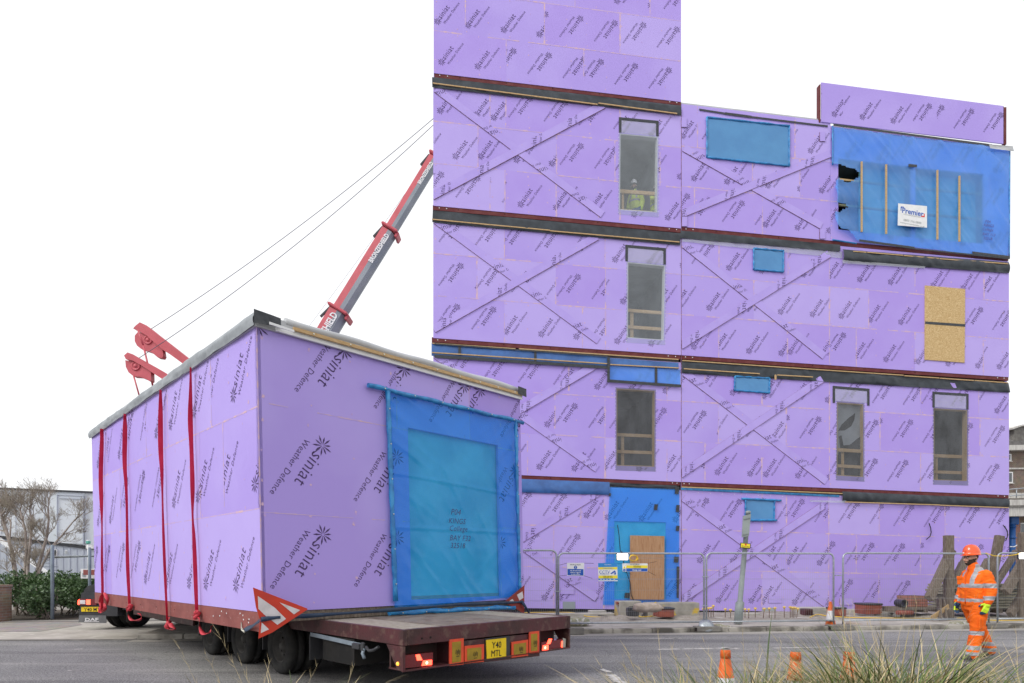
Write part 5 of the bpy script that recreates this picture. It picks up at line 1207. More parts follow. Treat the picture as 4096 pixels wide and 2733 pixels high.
# ------------------------------------------------------------------ ground
def roadmat():
    m = bpy.data.materials.new('worn_asphalt'); m.use_nodes = True; nt = m.node_tree; N = nt.nodes; L = nt.links; b = N['Principled BSDF']; b.inputs['Roughness'].default_value = .82; b.inputs['Specular IOR Level'].default_value = .25
    tc = N.new('ShaderNodeTexCoord')
    def no(sc, det=4, dist=0, mp=None):
        n = N.new('ShaderNodeTexNoise'); n.inputs['Scale'].default_value = sc; n.inputs['Detail'].default_value = det; n.inputs['Distortion'].default_value = dist
        if mp:
            k = N.new('ShaderNodeMapping'); k.inputs['Scale'].default_value = mp; k.inputs['Rotation'].default_value = (0, 0, .12); L.new(tc.outputs['Object'], k.inputs[0]); L.new(k.outputs[0], n.inputs['Vector'])
        else: L.new(tc.outputs['Object'], n.inputs['Vector'])
        return n.outputs['Fac']
    def mix(a, bb, f, lo, hi, typ='MIX'):
        r = N.new('ShaderNodeMapRange'); r.inputs['From Min'].default_value = lo; r.inputs['From Max'].default_value = hi; L.new(f, r.inputs['Value'])
        x = N.new('ShaderNodeMix'); x.data_type = 'RGBA'; x.blend_type = typ; L.new(r.outputs[0], x.inputs['Factor'])
        for i, v in ((6, a), (7, bb)):
            if isinstance(v, tuple): x.inputs[i].default_value = (*v, 1)
            else: L.new(v, x.inputs[i])
        return x.outputs[2]
    c = mix((.135, .133, .134), (.25, .246, .243), no(.35, 6), .36, .62)
    c = mix(c, (.34, .33, .31), no(1.2, 6, .5, (.18, 1.6, 1)), .52, .75)
    c = mix(c, (.12, .117, .12), no(.9, 5, .8, (.15, 1.2, 1)), .53, .66)
    c = mix(c, (.085, .084, .085), no(26, 3), .50, .70)
    c = mix(c, (.36, .35, .345), no(34, 3), .55, .72)
    c = mix(c, (.42, .41, .40), no(60, 2), .52, .72)
    c = mix(c, (.05, .05, .05), no(75, 2), .54, .74)
    vo = N.new('ShaderNodeTexVoronoi'); vo.feature = 'DISTANCE_TO_EDGE'; vo.inputs['Scale'].default_value = .33; mpp = N.new('ShaderNodeMapping'); mpp.inputs['Scale'].default_value = (.5, 1.4, 1)
    dn = N.new('ShaderNodeTexNoise'); dn.inputs['Scale'].default_value = 2.0; av = N.new('ShaderNodeVectorMath'); av.operation = 'ADD'; L.new(tc.outputs['Object'], av.inputs[0]); L.new(dn.outputs['Color'], av.inputs[1]); L.new(tc.outputs['Object'], dn.inputs['Vector']); L.new(av.outputs[0], mpp.inputs[0]); L.new(mpp.outputs[0], vo.inputs['Vector'])
    r = N.new('ShaderNodeMapRange'); r.inputs['From Min'].default_value = .0; r.inputs['From Max'].default_value = .006; r.inputs['To Min'].default_value = .45; r.inputs['To Max'].default_value = 0; L.new(vo.outputs[0], r.inputs['Value'])
    x = N.new('ShaderNodeMix'); x.data_type = 'RGBA'; L.new(r.outputs[0], x.inputs['Factor']); L.new(c, x.inputs[6]); x.inputs[7].default_value = (.05, .048, .046, 1); c = x.outputs[2]
    L.new(c, b.inputs['Base Color'])
    bp = N.new('ShaderNodeBump'); bp.inputs['Strength'].default_value = .7; bp.inputs['Distance'].default_value = .008; L.new(no(110, 3), bp.inputs['Height']); L.new(bp.outputs[0], b.inputs['Normal'])
    return m
ROAD = roadmat()
PAVE = mat('dusty_pavement', (.44, .41, .365), .9, c2=(.35, .325, .285), ns=1.2, bump=.5, bs=35, spec=.2, c3=(.52, .49, .44), ns3=4, lo3=.52, hi3=.7)
DUST = mat('dusty_road_edge', (.40, .375, .34), .9, c2=(.27, .26, .245), ns=2.5, lo=.4, hi=.62, bump=.4, bs=50, spec=.2, stretch=(.3, 2, 1))
RUB = mat('rubble_ground', (.35, .315, .27), .95, c2=(.24, .21, .18), ns=7, bump=1, bs=18, spec=.15, c3=(.36, .33, .30), ns3=22, lo3=.56, hi3=.64)
LINE = mat('worn_road_paint', (.52, .50, .48), .8, c2=(.18, .175, .17), ns=9, lo=.5, hi=.62, spec=.2, detail=8)
SETT = brickmat('crossover_block_paving', (.30, .26, .23), (.25, .22, .20), (.17, .15, .13), scale=1.0, vert=False, bump=.2)
mb = MB(); mb.poly([(-250, -60, 0), (250, -60, 0), (250, 400, 0), (-250, 400, 0)]); struct(mb, 'road', ROAD)
kdir = FP.d; kP = gnd(2354, 2536)      # kerb face line
def K(s, t, z): return Vector((kP.x, kP.y, 0)) + kdir * s - FP.n * t + up * z    # s along, t away from the road
pm = MB()
PZ = .105
def padz(s, t): return PZ + .055 * min(1, t / 3.4) + .012 * noise.noise(Vector((s * .8, t * .9, 2)))
def pavfn(a, b): s = -9.5 + 60 * a; t = .13 + 4.6 * b; return K(s, t, padz(s, t))
pm.grid(pavfn, 240, 24); struct(pm, 'pavement', PAVE)
mb = MB(); mb.grid(lambda a, b: K(-9.5 + 60 * a, 1.5 + 3.1 * b, padz(-9.5 + 60 * a, 1.5 + 3.1 * b) + (-.04 if b in (0, 1) else .012) + .035 * noise.noise(Vector((a * 160, b * 8, 1)))), 400, 24); struct(mb, 'rubble_strip', RUB)
mb = MB(); mb.poly([K(-60, 4.6, .02), K(-8, 4.6, .02), K(-8, 60, .02), K(-60, 60, .02)])
struct(mb, 'yard_ground', mat('yard_concrete', (.30, .28, .25), .9, c2=(.22, .2, .18), ns=.7, bump=.3, bs=30))
s = -9.5; i = 0; km = MB()
while s < 48:
    l = .915; km.box(K(s + l / 2, .065, .035 + R.uniform(-.004, .004)), (l - .008, .13, .15), 0, rot=Matrix((kdir, -FP.n, up)).transposed(), bev=.018); s += l
struct(km, 'kerb', M['kerb'])
mb = MB(); mb.grid(lambda a, b: K(-9.5 + 55 * a, -.02 - (.42 + .16 * noise.noise(Vector((a * 40, 3, 0)))) * b, .004), 160, 2); struct(mb, 'gutter_dust', DUST)
# road markings
def mark(a, b, w, name='road_marking', n=14, sd=0):
    A = gnd(*a); B = gnd(*b); d = (B - A).normalized(); q = Vector((-d.y, d.x, 0)); rr = random.Random(sd); mb = MB()
    tp = []; bt_ = []
    for i in range(n + 1):
        p = A.lerp(B, i / n); e = w / 2 * rr.uniform(.7, 1.1); tp.append(p + q * e + up * .005); bt_.append(p - q * w / 2 * rr.uniform(.7, 1.1) + up * .005)
    for i in range(n): mb.faces([bt_[i], bt_[i + 1], tp[i + 1], tp[i]], [(0, 1, 2, 3)])
    struct(mb, name, LINE)
mark((2632, 2599), (2955, 2593), .12, sd=1); mark((2890, 2590), (2950, 2598), .2, sd=2, n=5); mark((3090, 2594), (3400, 2587), .10, sd=3); mark((2597, 2557), (2725, 2554), .06, sd=4); mark((2440, 2700), (2500, 2745), .15, sd=5, n=6); mark((2400, 2676), (2440, 2690), .1, sd=6, n=5)
mark((3200, 2532), (3600, 2530), .05, sd=7); mark((300, 2598), (330, 2597), .08, sd=8, n=4); mark((270, 2684), (320, 2682), .05, sd=9, n=4)
# left: crossover and far verge
g = lambda x, y, z: gnd(x, y, z)
def sheet(name, pts, m, z): mb = MB(); mb.poly([gnd(x, y, z) for x, y in pts]); struct(mb, name, m)
sheet('driveway', [(-900, 2566), (500, 2560), (700, 2534), (1200, 2512), (1000, 2462), (-900, 2470)], PAVE, .008)
sheet('block_paving', [(-900, 2532), (160, 2526), (330, 2500), (300, 2480), (-900, 2490)], SETT, .013)
mb = MB(); A = gnd(-900, 2566); B = gnd(640, 2560)
for i in range(24):
    p, q = A.lerp(B, i / 24), A.lerp(B, (i + 1) / 24 - .0006); mb.beam(p + up * .006, q + up * .006, .02, .12, 0)
struct(mb, 'channel_stones', M['concd'])
sheet('planting_soil', [(-900, 2486), (330, 2478), (340, 2440), (-900, 2440)], M['soil'], .03)
# ------------------------------------------------------------------ plinths, blocks and small site things at the foot of the facade
def px3(x0, y0, x1, y1, Y, dep, z0=None):
    """box corners from a px rectangle standing at depth Y"""
    a = at(x0, y1, Y); b = at(x1, y0, Y); return a, b
def boxat(name, x0, y0, x1, y1, Y, dep, m, label, cat, group=None, bev=.015, rz=.118, build=True):
    a = at(x0, y1, Y); b = at(x1, y0, Y); c = Vector(((a.x + b.x) / 2, Y + dep / 2, (a.z + b.z) / 2)); mb = MB()
    mb.box(c, (b.x - a.x, dep, b.z - a.z), 0, rz=rz, bev=bev)
    if not build: return mb, c
    return single(mb, name, m, label, cat, (c.x, c.y, a.z), group)
CY = mat('yellow_stained_concrete', (.34, .32, .28), .9, c2=(.24, .225, .2), ns=4, bump=.6, bs=30, c3=(.55, .38, .05), ns3=2.6, lo3=.60, hi3=.68)
a = at(2462, 2476, 16.6); b = at(2785, 2424, 16.9)
mb = MB(); mb.box(((a.x + b.x) / 2 - .78, 16.75, .33), (.62, .5, .5), 0, rz=.118, bev=.02); mb.box(((a.x + b.x) / 2 + .45, 16.95, .30), (1.45, .5, .46), 0, rz=.118, bev=.02)
single(mb, 'concrete_plinth', CY, 'concrete step blocks with yellow paint stains below the plywood door', 'concrete block', (a.x + 1, 16.8, .1))
boxat('concrete_block', 3188, 2431, 3312, 2462, 17.3, .4, M['conc'], 'grey concrete block with rusty pins standing before it left of the tall cone', 'concrete block', 'concrete blocks at the facade foot')
boxat('concrete_block', 3390, 2438, 3672, 2462, 17.9, .4, M['conc'], 'long pale concrete strip beneath the brick pack', 'concrete block', 'concrete blocks at the facade foot')
boxat('concrete_block', 2358, 2443, 2425, 2458, 17.0, .3, M['conc'], 'low grey concrete slab lying in the dark gap under the facade', 'concrete block', 'concrete blocks at the facade foot')
boxat('concrete_block', 2966, 2454, 3041, 2470, 17.0, .3, M['conc'], 'low grey concrete slab right of the leaning post base', 'concrete block', 'concrete blocks at the facade foot')
boxat('concrete_strip', 2000, 2455, 2462, 2470, 16.6, .35, M['conc'], 'long low concrete edging between trailer tail and door steps', 'concrete strip')
# brick inspection chambers
def chamber(x0, x1, y0, y1, Y, label):
    a = at(x0, y1, Y); b = at(x1, y0, Y); w = b.x - a.x; c = Vector(((a.x + b.x) / 2, Y + w / 2, 0)); t = thing('inspection_chamber', label, 'manhole chamber', (c.x, c.y, a.z), 'ribbed brown chambers with dark lids')
    mb = MB(); mb.box((c.x, c.y, (a.z + b.z) / 2), (w * .93, w * .93, b.z - a.z), 0, rz=.1, bev=.03); n = 7
    for k in range(n): mb.box((c.x, c.y, a.z + (b.z - a.z) * (k + .5) / n), (w * .96, w * .96, (b.z - a.z) / n * .5), 0, rz=.1, bev=.02)
    mb.build('riser', M['clay'], t)
    mb = MB(); mb.box((c.x, c.y, b.z + .015), (w * 1.04, w * 1.04, .05), 0, rz=.1, bev=.02); mb.build('lid', M['blk'], t)
chamber(2627, 2698, 2438, 2470, 15.8, 'ribbed brown chamber with dark lid below the plywood door')
chamber(3332, 3388, 2436, 2467, 16.6, 'ribbed brown chamber half hidden behind the tall traffic cone')
chamber(3457, 3532, 2420, 2459, 16.8, 'ribbed brown chamber right of the tall traffic cone')
# dark equipment case
mb, c = boxat('c', 2510, 2432, 2556, 2466, 15.6, .2, None, None, None, build=False, bev=.02)
mb.tube([(c.x - .12, c.y - .12, c.z + .1), (c.x - .12, c.y - .14, c.z + .14), (c.x + .12, c.y - .12, c.z + .14), (c.x + .12, c.y - .12, c.z + .1)], .01, 6)
single(mb, 'floodlight_housing', M['blk'], 'black ribbed floodlight housing leaning against the concrete steps', 'floodlight', (c.x, c.y, .2))
mb, c = boxat('c', 2252 + 965, 2436, 3252, 2466, 16.9, .25, None, None, None, build=False)
for k in range(6): mb.box((c.x - .1 + k * .04, c.y - .15, c.z), (.012, .02, .2), 0)
single(mb, 'plastic_crate', M['deckred'], 'dark red slatted crate in front of the grey concrete block', 'crate', (c.x, c.y, .1))
# perforated bricks
mb, c = boxat('c', 2466, 2408, 2494, 2419, 16.5, .10, None, None, None, build=False, bev=.004)
for k in (-1, 0, 1): mb.lathe([(.018, 0), (.018, .003)], (c.x + k * .058, 16.495, c.z), (0, -1, 0), 10, 1)
single(mb, 'perforated_brick', [M['clay'], M['hole']], 'single red brick with three holes standing on the concrete step', 'brick', (c.x, c.y, c.z - .04))
# sandbags
def sandbag(c, size, m, label, group, sd=0, rz=0.0, rx=0.0):
    mb = MB(); Mz = Matrix.Rotation(rz, 3, 'Z') @ Matrix.Rotation(rx, 3, 'Y'); c = Vector(c)
    def fn(s, t):
        a = 2 * pi * s; ph = -pi / 2 + pi * t; cx_, sx_ = cos(a), sin(a); e = .55
        sg = lambda v, p: math.copysign(abs(v) ** p, v)
        p = Vector((sg(cos(ph), .5) * sg(cx_, .7) * size[0] / 2, sg(cos(ph), .5) * sg(sx_, .7) * size[1] / 2, sg(sin(ph), .8) * size[2] / 2))
        p *= 1 + .14 * noise.noise(p * 9 + Vector((sd, 0, 0))) + .08 * noise.noise(p * 22 + Vector((sd, 4, 0)))
        return c + Mz @ p + up * size[2] * .4
    mb.grid(fn, 32, 14)
    mb.beam(c + Mz @ Vector((size[0] * .46, -size[1] * .3, size[2] * .35)), c + Mz @ Vector((size[0] * .58, size[1] * .3, size[2] * .35)), .02, .07, 0)
    return single(mb, 'sandbag', m, label, 'sandbag', c, group)
SG = 'sandbags along the fence line'
sandbag(gnd(2590, 2445, .52), (.62, .4, .2), M['bag'], 'pale pinkish sandbag slumped on the concrete door steps', SG, 1)
sandbag(gnd(2300, 2500, .14), (.7, .35, .20), M['bag2'], 'flattened sandbag on the pavement right of the trailer tail', SG, 2, .1)
sandbag(gnd(2872, 2522, .0) + up * .03, (.30, .25, .14), M['bag2'], 'first sandbag right of the middle fence foot, in the gutter', SG, 3, .3)
sandbag(gnd(2902, 2524, .0) + up * .03, (.26, .2, .11), M['bag2'], 'smaller printed sandbag just right of another in the gutter', SG, 4, -.4)
sandbag(gnd(3425, 2515, .0) + up * .04, (.45, .28, .12), M['bag'], 'tipped sandbag right of the tall traffic cone', SG, 5, -.3, .2)
sandbag(gnd(3835, 2512, .0) + up * .04, (.42, .3, .14), M['bag2'], 'dirty sandbag on the kerb behind the walking man', SG, 6, .0, -.15)
# mushroom capped pins
pins = [(2814, 2462, 2436), (2824, 2464, 2435), (2834, 2463, 2433), (2844, 2464, 2432), (2853, 2462, 2424), (2901, 2464, 2437), (2922, 2466, 2440), (2980, 2466, 2437), (2995, 2468, 2438), (3021, 2465, 2434), (3057, 2468, 2435), (3077, 2466, 2434), (3100, 2467, 2432), (3137, 2465, 2429), (3161, 2465, 2429), (3168, 2464, 2431), (3173, 2466, 2430), (3180, 2465, 2431), (3191, 2466, 2435)]
for i, (x, yb, yt) in enumerate(pins):
    b = at(x - (4 if i in (10, 18) else 0), yb + 6, 16.0); tp_ = at(x, yt, 16.0)
    where = 'between the fence join and the leaning post' if x < 2935 else ('right of the leaning post' if x < 3090 else 'in the row left of the tall cone')
    o = thing('capped_pin', ['thin rusty pin with yellow mushroom cap ' + where][0], 'steel pin', b, 'yellow capped steel pins ' + where)
    mb = MB(); mb.tube([b, tp_], .008, 6); mb.build('pin', M['rust'], o)
    mb = MB(); mb.lathe([(.012, -.07), (.014, -.03), (.04, -.02), (.042, .0), (.03, .02), (.001, .028)], tp_, (0, 0, 1), 12); mb.build('cap', M['capy'], o)
# ------------------------------------------------------------------ fence panels
def fence_panel(pA, pB, zt_, zb_, label, clip_at=None, Y=None):
    """pA,pB ground plan points (Vector), tops at zt_, bottoms at zb_"""
    d = (pB - pA); Ln = d.length; d.normalize(); o = thing('mesh_fence', label, 'fence', pA + up * 0, 'temporary mesh fence panels along the kerb')
    r = .12; mb = MB()
    path = [pA + up * zb_, pA + up * (zt_ - r)]
    for k in range(1, 7): a = pi / 2 * k / 6; path.append(pA + d * (r - r * cos(a)) + up * (zt_ - r + r * sin(a)))
    path.append(pB - d * r + up * zt_)
    for k in range(1, 7): a = pi / 2 * k / 6; path.append(pB - d * (r - r * sin(a)) + up * (zt_ - r + r * cos(a)))
    path.append(pB + up * zb_)
    mb.tube(path, .021, 8); mb.tube([pA + up * (zb_ + .13), pB + up * (zb_ + .13)], .019, 8); mb.build('frame', M['galv'], o)
    mb = MB(); n = int(Ln / .048)
    for k in range(1, n):
        p = pA + d * (Ln * k / n) + Vector((0, .001 * (k % 3), 0)); mb.tube([p + up * (zb_ + .13), p + up * (zt_ - .02)], .0014, 3, cap=False)
    z = zb_ + .13; k = 0
    for q in (0, .02, .24, .48, .50, .72, .96, .98, 1.2, 1.44, 1.46):
        if zb_ + .15 + q < zt_ - .05: mb.tube([pA + up * (zb_ + .15 + q) - d * 0, pB + up * (zb_ + .15 + q)], .0018, 3, cap=False)
    mb.build('mesh_infill', M['wire'], o)
    return o
def fpt(px, Y): v = at(px, 2275, Y); return Vector((v.x, v.y, 0))
fy = lambda px: 0
def FQ(px, extra=.08):   # point above the kerb line
    u0 = kP; rx = (px - CX) / FL; P = kP - FP.n * extra
    s = (rx * P.y - P.x) / (kdir.x - rx * kdir.y); q = P + kdir * s; return Vector((q.x, q.y, 0))
posts = [(1640, 2226), (2234, 2816), (2826, 3334), (3372, 3955), (3990, 4600)]
fl = ['first mesh fence panel, running behind the trailer tail', 'mesh fence panel carrying the three site signs', 'mesh fence panel crossed by the leaning sign post', 'mesh fence panel between the tall cone and the walking man', 'last mesh fence panel running out of the right edge']
for (a, b), lb in zip(posts, fl):
    A = FQ(a, .30 if a < 2000 else .10); B = FQ(b, .10)
    zt_ = EYE + (HY - (2201 if a < 2000 else 2213)) * A.y / FL
    fence_panel(A, B, zt_, .10, lb)
def small_box(name, c, size, m, label, cat, group=None, rz=0.118, bev=.01): mb = MB(); mb.box(c, size, 0, rz=rz, bev=bev); return single(mb, name, m, label, cat, (c[0], c[1], c[2] - size[2] / 2), group)
for i, (a, lb) in enumerate(((2228, 'moulded fence foot block hidden beside the trailer tail'), (2821, 'grey fence foot block under the join near the middle'), (3352, 'grey fence foot block behind the tall cone'), (3972, 'fence foot block behind the walking man'))):
    q = FQ(a, .0); mb = MB()
    mb.box((q.x + .05, q.y + .05, .075), (.60, .24, .13), 0, rz=.118, bev=.02); mb.box((q.x - .20, q.y - .09, .08), (.14, .02, .08), 1, rz=.118)
    single(mb, 'ballast_block', [M['concd'], M['hole']], lb, 'ballast block', (q.x, q.y, 0), 'concrete feet of the fence')
for i, (a, z, w) in enumerate(((2230, .95, 6), (2821, 1.27, 0), (2821, .60, 0), (3353, 1.30, 0), (3353, .55, 0))):
    q = FQ(a, .10); mb = MB(); mb.box((q.x, q.y, z), (.15, .05, .022), 0, rz=.118, bev=.006); mb.lathe([(.014, 0), (.012, .03)], (q.x, q.y - .03, z), (0, -1, 0), 6)
    lb = [['upper fence clamp beside the first site sign', 'upper fence clamp left of the leaning post', 'lower fence clamp left of the leaning post', 'upper fence clamp above the tall cone', 'lower fence clamp beside the tall cone']][0][i]
    single(mb, 'fence_clamp', M['galv'], lb, 'fence clamp', (q.x, q.y, z), 'clamps joining the fence panels')
# kerb stones loose at left end
q = FQ(2270, -.02); small_box('loose_kerb', (q.x - .2, q.y - .12, .08), (1.1, .2, .15), M['concd'], 'dark loose kerb stone lying in the gutter right of the trailer', 'kerb stone')
# disc foot at the join
q = FQ(2815, .05); mb = MB(); mb.lathe([(.17, 0), (.17, .02), (.05, .05), (0.001, .05)], (q.x + .05, q.y - .02, .15), (0, -.8, .6), 24); single(mb, 'disc_foot', M['galv'], 'grey round base plate at the fence join near the middle', 'base plate', (q.x, q.y, .1))
q = FQ(2842, .25); small_box('red_base', (q.x, q.y + .1, .16), (.14, .1, .1), M['signred'], 'small red plastic base behind the fence join near the middle', 'plastic base')
# ------------------------------------------------------------------ signs on the fence
def QP(px0, px1, o=.03):
    A = FQ(px0, .10 - o); B = FQ(px1, .10 - o); return Plane(A.x, A.y, B.x - A.x, B.y - A.y)
SGP = QP(2260, 2640)
def ties(mb, pts, m):
    for a, b in pts: mb.tube([SGP.F(*a, .0), SGP.F(*b, -.02)], .004, 5, m)
mb = MB(); q = [(2268, 2303), (2336, 2305), (2337, 2252), (2268, 2252)]; slab(mb, SGP, q, .0, -.006)
slab(mb, SGP, [(2270, 2301), (2334, 2303), (2334, 2277), (2270, 2276)], .002, -.001, 1)
text(mb, SGP, 'MAGNA', 2302, 2259, .034, 0, .003, 3, .0, sx=1.25, sp=1.3)
mb.lathe([(.037, 0), (.037, .002)], SGP.F(2302, 2270, .001), SGP.n, 20, 1); text(mb, SGP, '!', 2302, 2270, .05, 0, .005, 2, .03)
for i, t in enumerate(('All drivers and', 'visitors report', 'to site office')): text(mb, SGP, t, 2302, 2282.5 + i * 7.2, .030, 0, .004, 2, .015)
ties(mb, [((2268, 2253), (2234, 2262)), ((2336, 2253), (2375, 2254)), ((2268, 2301), (2235, 2305)), ((2335, 2303), (2369, 2314))], 3)
single(mb, 'site_sign', [M['white'], M['signblue'], M['white'], M['txtblack']], 'small white and blue sign telling drivers to report to the site office', 'sign', SGP.F(2302, 2280), 'signs tied to the fence')
mb = MB(); slab(mb, SGP, [(2394, 2325), (2471, 2325), (2469, 2252), (2392, 2253)], .0, -.006)
slab(mb, SGP, [(2393, 2269), (2469, 2268), (2469, 2252), (2392, 2253)], .002, -.001, 1); slab(mb, SGP, [(2393, 2278), (2469, 2278), (2469, 2269), (2393, 2269.5)], .002, -.001, 2)
slab(mb, SGP, [(2394, 2314), (2470, 2314), (2470, 2302), (2394, 2303)], .002, -.001, 2); slab(mb, SGP, [(2394, 2321), (2471, 2321), (2471, 2314.5), (2394, 2314.5)], .002, -.001, 1)
text(mb, SGP, 'ClearWatch', 2431, 2259, .024, 0, .004, 3); text(mb, SGP, '- WARNING -', 2431, 2273.5, .030, 0, .004, 1, .01, sp=1.15)
text(mb, SGP, 'CCTV', 2418, 2288, .070, 0, .004, 4, .0); text(mb, SGP, 'IN OPERATION', 2418, 2296.5, .022, 0, .004, 4)
text(mb, SGP, '0208 440 0077', 2432, 2305.5, .026, 0, .004, 5); text(mb, SGP, '0208 687 7244', 2432, 2310.8, .026, 0, .004, 5)
for x in (2404, 2416, 2428, 2441, 2457): slab(mb, SGP, [(x - 3, 2319), (x + 3, 2319), (x + 3, 2316.5), (x - 3, 2316.5)], .004, .001, 3)
slab(mb, SGP, [(2442, 2294), (2446, 2297), (2463, 2287), (2459, 2282)], .004, .001, 4); slab(mb, SGP, [(2457, 2299), (2464, 2298), (2464, 2292), (2461, 2288), (2458, 2292)], .0045, .001, 4)
ties(mb, [((2396, 2325), (2397, 2350)), ((2468, 2325), (2467, 2342))], 5)
single(mb, 'site_sign', [M['white'], M['signcyan'], M['signyel'], M['white'], M['signblue'], M['txtblack']], 'tall blue white and yellow CCTV warning sign on the fence', 'sign', SGP.F(2431, 2290), 'signs tied to the fence')
mb = MB(); slab(mb, SGP, [(2491, 2287), (2591, 2287), (2591, 2254), (2489, 2254)], .0, -.006)
slab(mb, SGP, [(2505, 2273), (2590, 2273), (2590, 2262), (2505, 2262)], .002, -.001, 2); slab(mb, SGP, [(2505, 2286), (2590, 2286), (2590, 2274), (2505, 2274)], .002, -.001, 1)
text(mb, SGP, 'MAGNA', 2540, 2258, .030, 0, .003, 3, sx=1.25, sp=1.3); text(mb, SGP, 'Warning', 2548, 2265.5, .036, 0, .004, 3); text(mb, SGP, 'Construction site', 2548, 2270.8, .014, 0, .004, 3); text(mb, SGP, 'Keep out', 2548, 2280, .040, 0, .004, 0, .02)
slab(mb, SGP, [(2492, 2274), (2503, 2274), (2497.5, 2264)], .003, .0, 2); text(mb, SGP, '!', 2497.5, 2270.5, .03, 0, .005, 3)
mb.lathe([(.03, 0), (.03, .002)], SGP.F(2497.5, 2281, .001), SGP.n, 18, 1); text(mb, SGP, '!', 2497.5, 2281, .036, 0, .005, 0, .02)
ties(mb, [((2589, 2254), (2626, 2247)), ((2591, 2286), (2622, 2302)), ((2492, 2287), (2528, 2298)), ((2490, 2255), (2468, 2256))], 3)
single(mb, 'site_sign', [M['white'], M['signblue'], M['signyel'], M['txtblack']], 'wide low sign reading Warning and Keep out in front of the plywood door', 'sign', SGP.F(2540, 2270), 'signs tied to the fence')
# floodlights
def flood(px, py, w, h, label, rz=.1):
    P = SGP.uz(px, py); c = SGP.W(P[0], P[1], .06) if px < 3000 else at(px, py, 14.6); t = thing('floodlight', label, 'floodlight', c - up * h / 2, 'lit floodlights on the fence')
    mb = MB(); mb.box(c + Vector((0, .04, 0)), (w + .03, .06, h + .03), 0, rz=rz, bev=.01); mb.tube([c + Vector((0, .07, h / 2)), c + Vector((0, .09, h / 2 + .06))], .012, 6); mb.build('housing', M['blk'], t)
    mb = MB(); mb.box(c + Vector((0, .002, 0)), (w, .02, h), 0, rz=rz, bev=.005); mb.build('lit_panel', M['lampflood'], t)
flood(2487, 2228, .24, .13, 'lit white floodlight hanging above the CCTV sign')
flood(4092, 2224, .18, .13, 'lit white floodlight at the far right edge')
mb = MB()
for k in range(4):
    mb.tube([SGP.F(2532 + (14 + k * .9) * cos(t) + k, 2233 + (13 - k * .6) * sin(t), .03 + .01 * k) for t in [2 * pi * i / 24 for i in range(25)]], .007, 5, 0)
mb.tube([SGP.F(2545, 2228, .05), SGP.F(2554, 2236, .05), SGP.F(2548, 2246, .05)], .007, 5)
single(mb, 'cable_coil', M['cordy'], 'coiled yellow cable hung on the fence rail beside the lit floodlight', 'cable', SGP.F(2532, 2245))
# cables on the ground
def gcable(pts, m, label, z=None, r=.012, Y=None):
    P = [];
    for i, (x, y, zz) in enumerate(pts): P.append(gnd(x, y, zz))
    Q = []
    for i in range(len(P) - 1):
        for k in range(6):
            p0 = P[max(i - 1, 0)]; p1 = P[i]; p2 = P[i + 1]; p3 = P[min(i + 2, len(P) - 1)]; t = k / 6
            Q.append(.5 * ((2 * p1) + (-p0 + p2) * t + (2 * p0 - 5 * p1 + 4 * p2 - p3) * t * t + (-p0 + 3 * p1 - 3 * p2 + p3) * t ** 3))
    Q.append(P[-1]); mb = MB(); mb.tube(Q, r, 6); return single(mb, 'cable', m, label, 'cable', P[0])
gcable([(2080, 2452, .22), (2205, 2449, .25), (2300, 2452, .22), (2350, 2466, .17), (2440, 2468, .17), (2520, 2452, .24), (2560, 2440, .36), (2600, 2425, .55), (2625, 2408, .66)], M['cordy'], 'yellow cable running over the ground up to the door steps')
gcable([(2560, 2452, .2), (2566, 2436, .34), (2585, 2440, .3), (2585, 2450, .24), (2566, 2450, .24), (2562, 2468, .17), (2640, 2462, .18), (2700, 2468, .17)], M['cordy'], 'looped yellow cable in front of the black floodlight housing')
gcable([(2240, 2446, .24), (2330, 2456, .2), (2420, 2464, .18), (2500, 2469, .17)], M['txtblack'], 'thin black cable trailing along the low concrete edging', r=.009)
gcable([(3240, 2470, .16), (3270, 2458, .2), (3310, 2464, .17), (3400, 2470, .16), (3560, 2473, .16), (3720, 2474, .15), (3800, 2480, .14), (3840, 2472, .16), (3880, 2478, .14), (4000, 2482, .14), (4130, 2480, .14)], M['cordy'], 'long yellow cable trailing right past the timber props')
# ------------------------------------------------------------------ leaning sign post
sp0 = gnd(2952, 2494, .14); top_ = at(2992, 2055, sp0.y - .05)
pst = thing('leaning_sign_post', 'leaning grey steel post with a grey sign back and small yellow plate', 'sign post', sp0)
ax_ = (top_ - sp0).normalized(); mb = MB(); kk = (top_ - sp0).length
mb.lathe([(.10, 0), (.10, kk * .19), (.062, kk * .205), (.055, kk), (.058, kk), (.058, kk + .05), (.03, kk + .07)], sp0, ax_, 18); mb.build('post', M['signgrey'], pst)
PY = sp0.y - .03
PP = Plane(0, PY, 1, 0)
mb = MB(); slab(mb, PP, [(2968, 2150), (2996, 2144), (3004, 2056), (2973, 2064)], .09, .06); slab(mb, PP, [(2970, 2140), (2997, 2136), (2997, 2131), (2970, 2135)], .11, .09); slab(mb, PP, [(2974, 2078), (3002, 2072), (3002, 2068), (2974, 2074)], .11, .09); mb.build('sign_back', M['signgrey'], pst)
mb = MB(); slab(mb, PP, [(2961, 2192), (3001, 2196), (3003, 2175), (2962, 2171)], .10, .09, 0); slab(mb, PP, [(2963.5, 2190), (2999, 2193.5), (3000.5, 2177), (2964.5, 2173.5)], .103, .099, 1)
text(mb, PP, '30 any time', 2982, 2185, .028, -.08, .106, 0); text(mb, PP, 'including Sundays', 2982, 2190, .02, -.08, .106, 0); mb.lathe([(.022, 0), (.022, .003)], PP.F(2983, 2179, .104), PP.n, 12, 2)
mb.build('yellow_plate', [M['txtblack'], M['signyel'], M['signred']], pst)
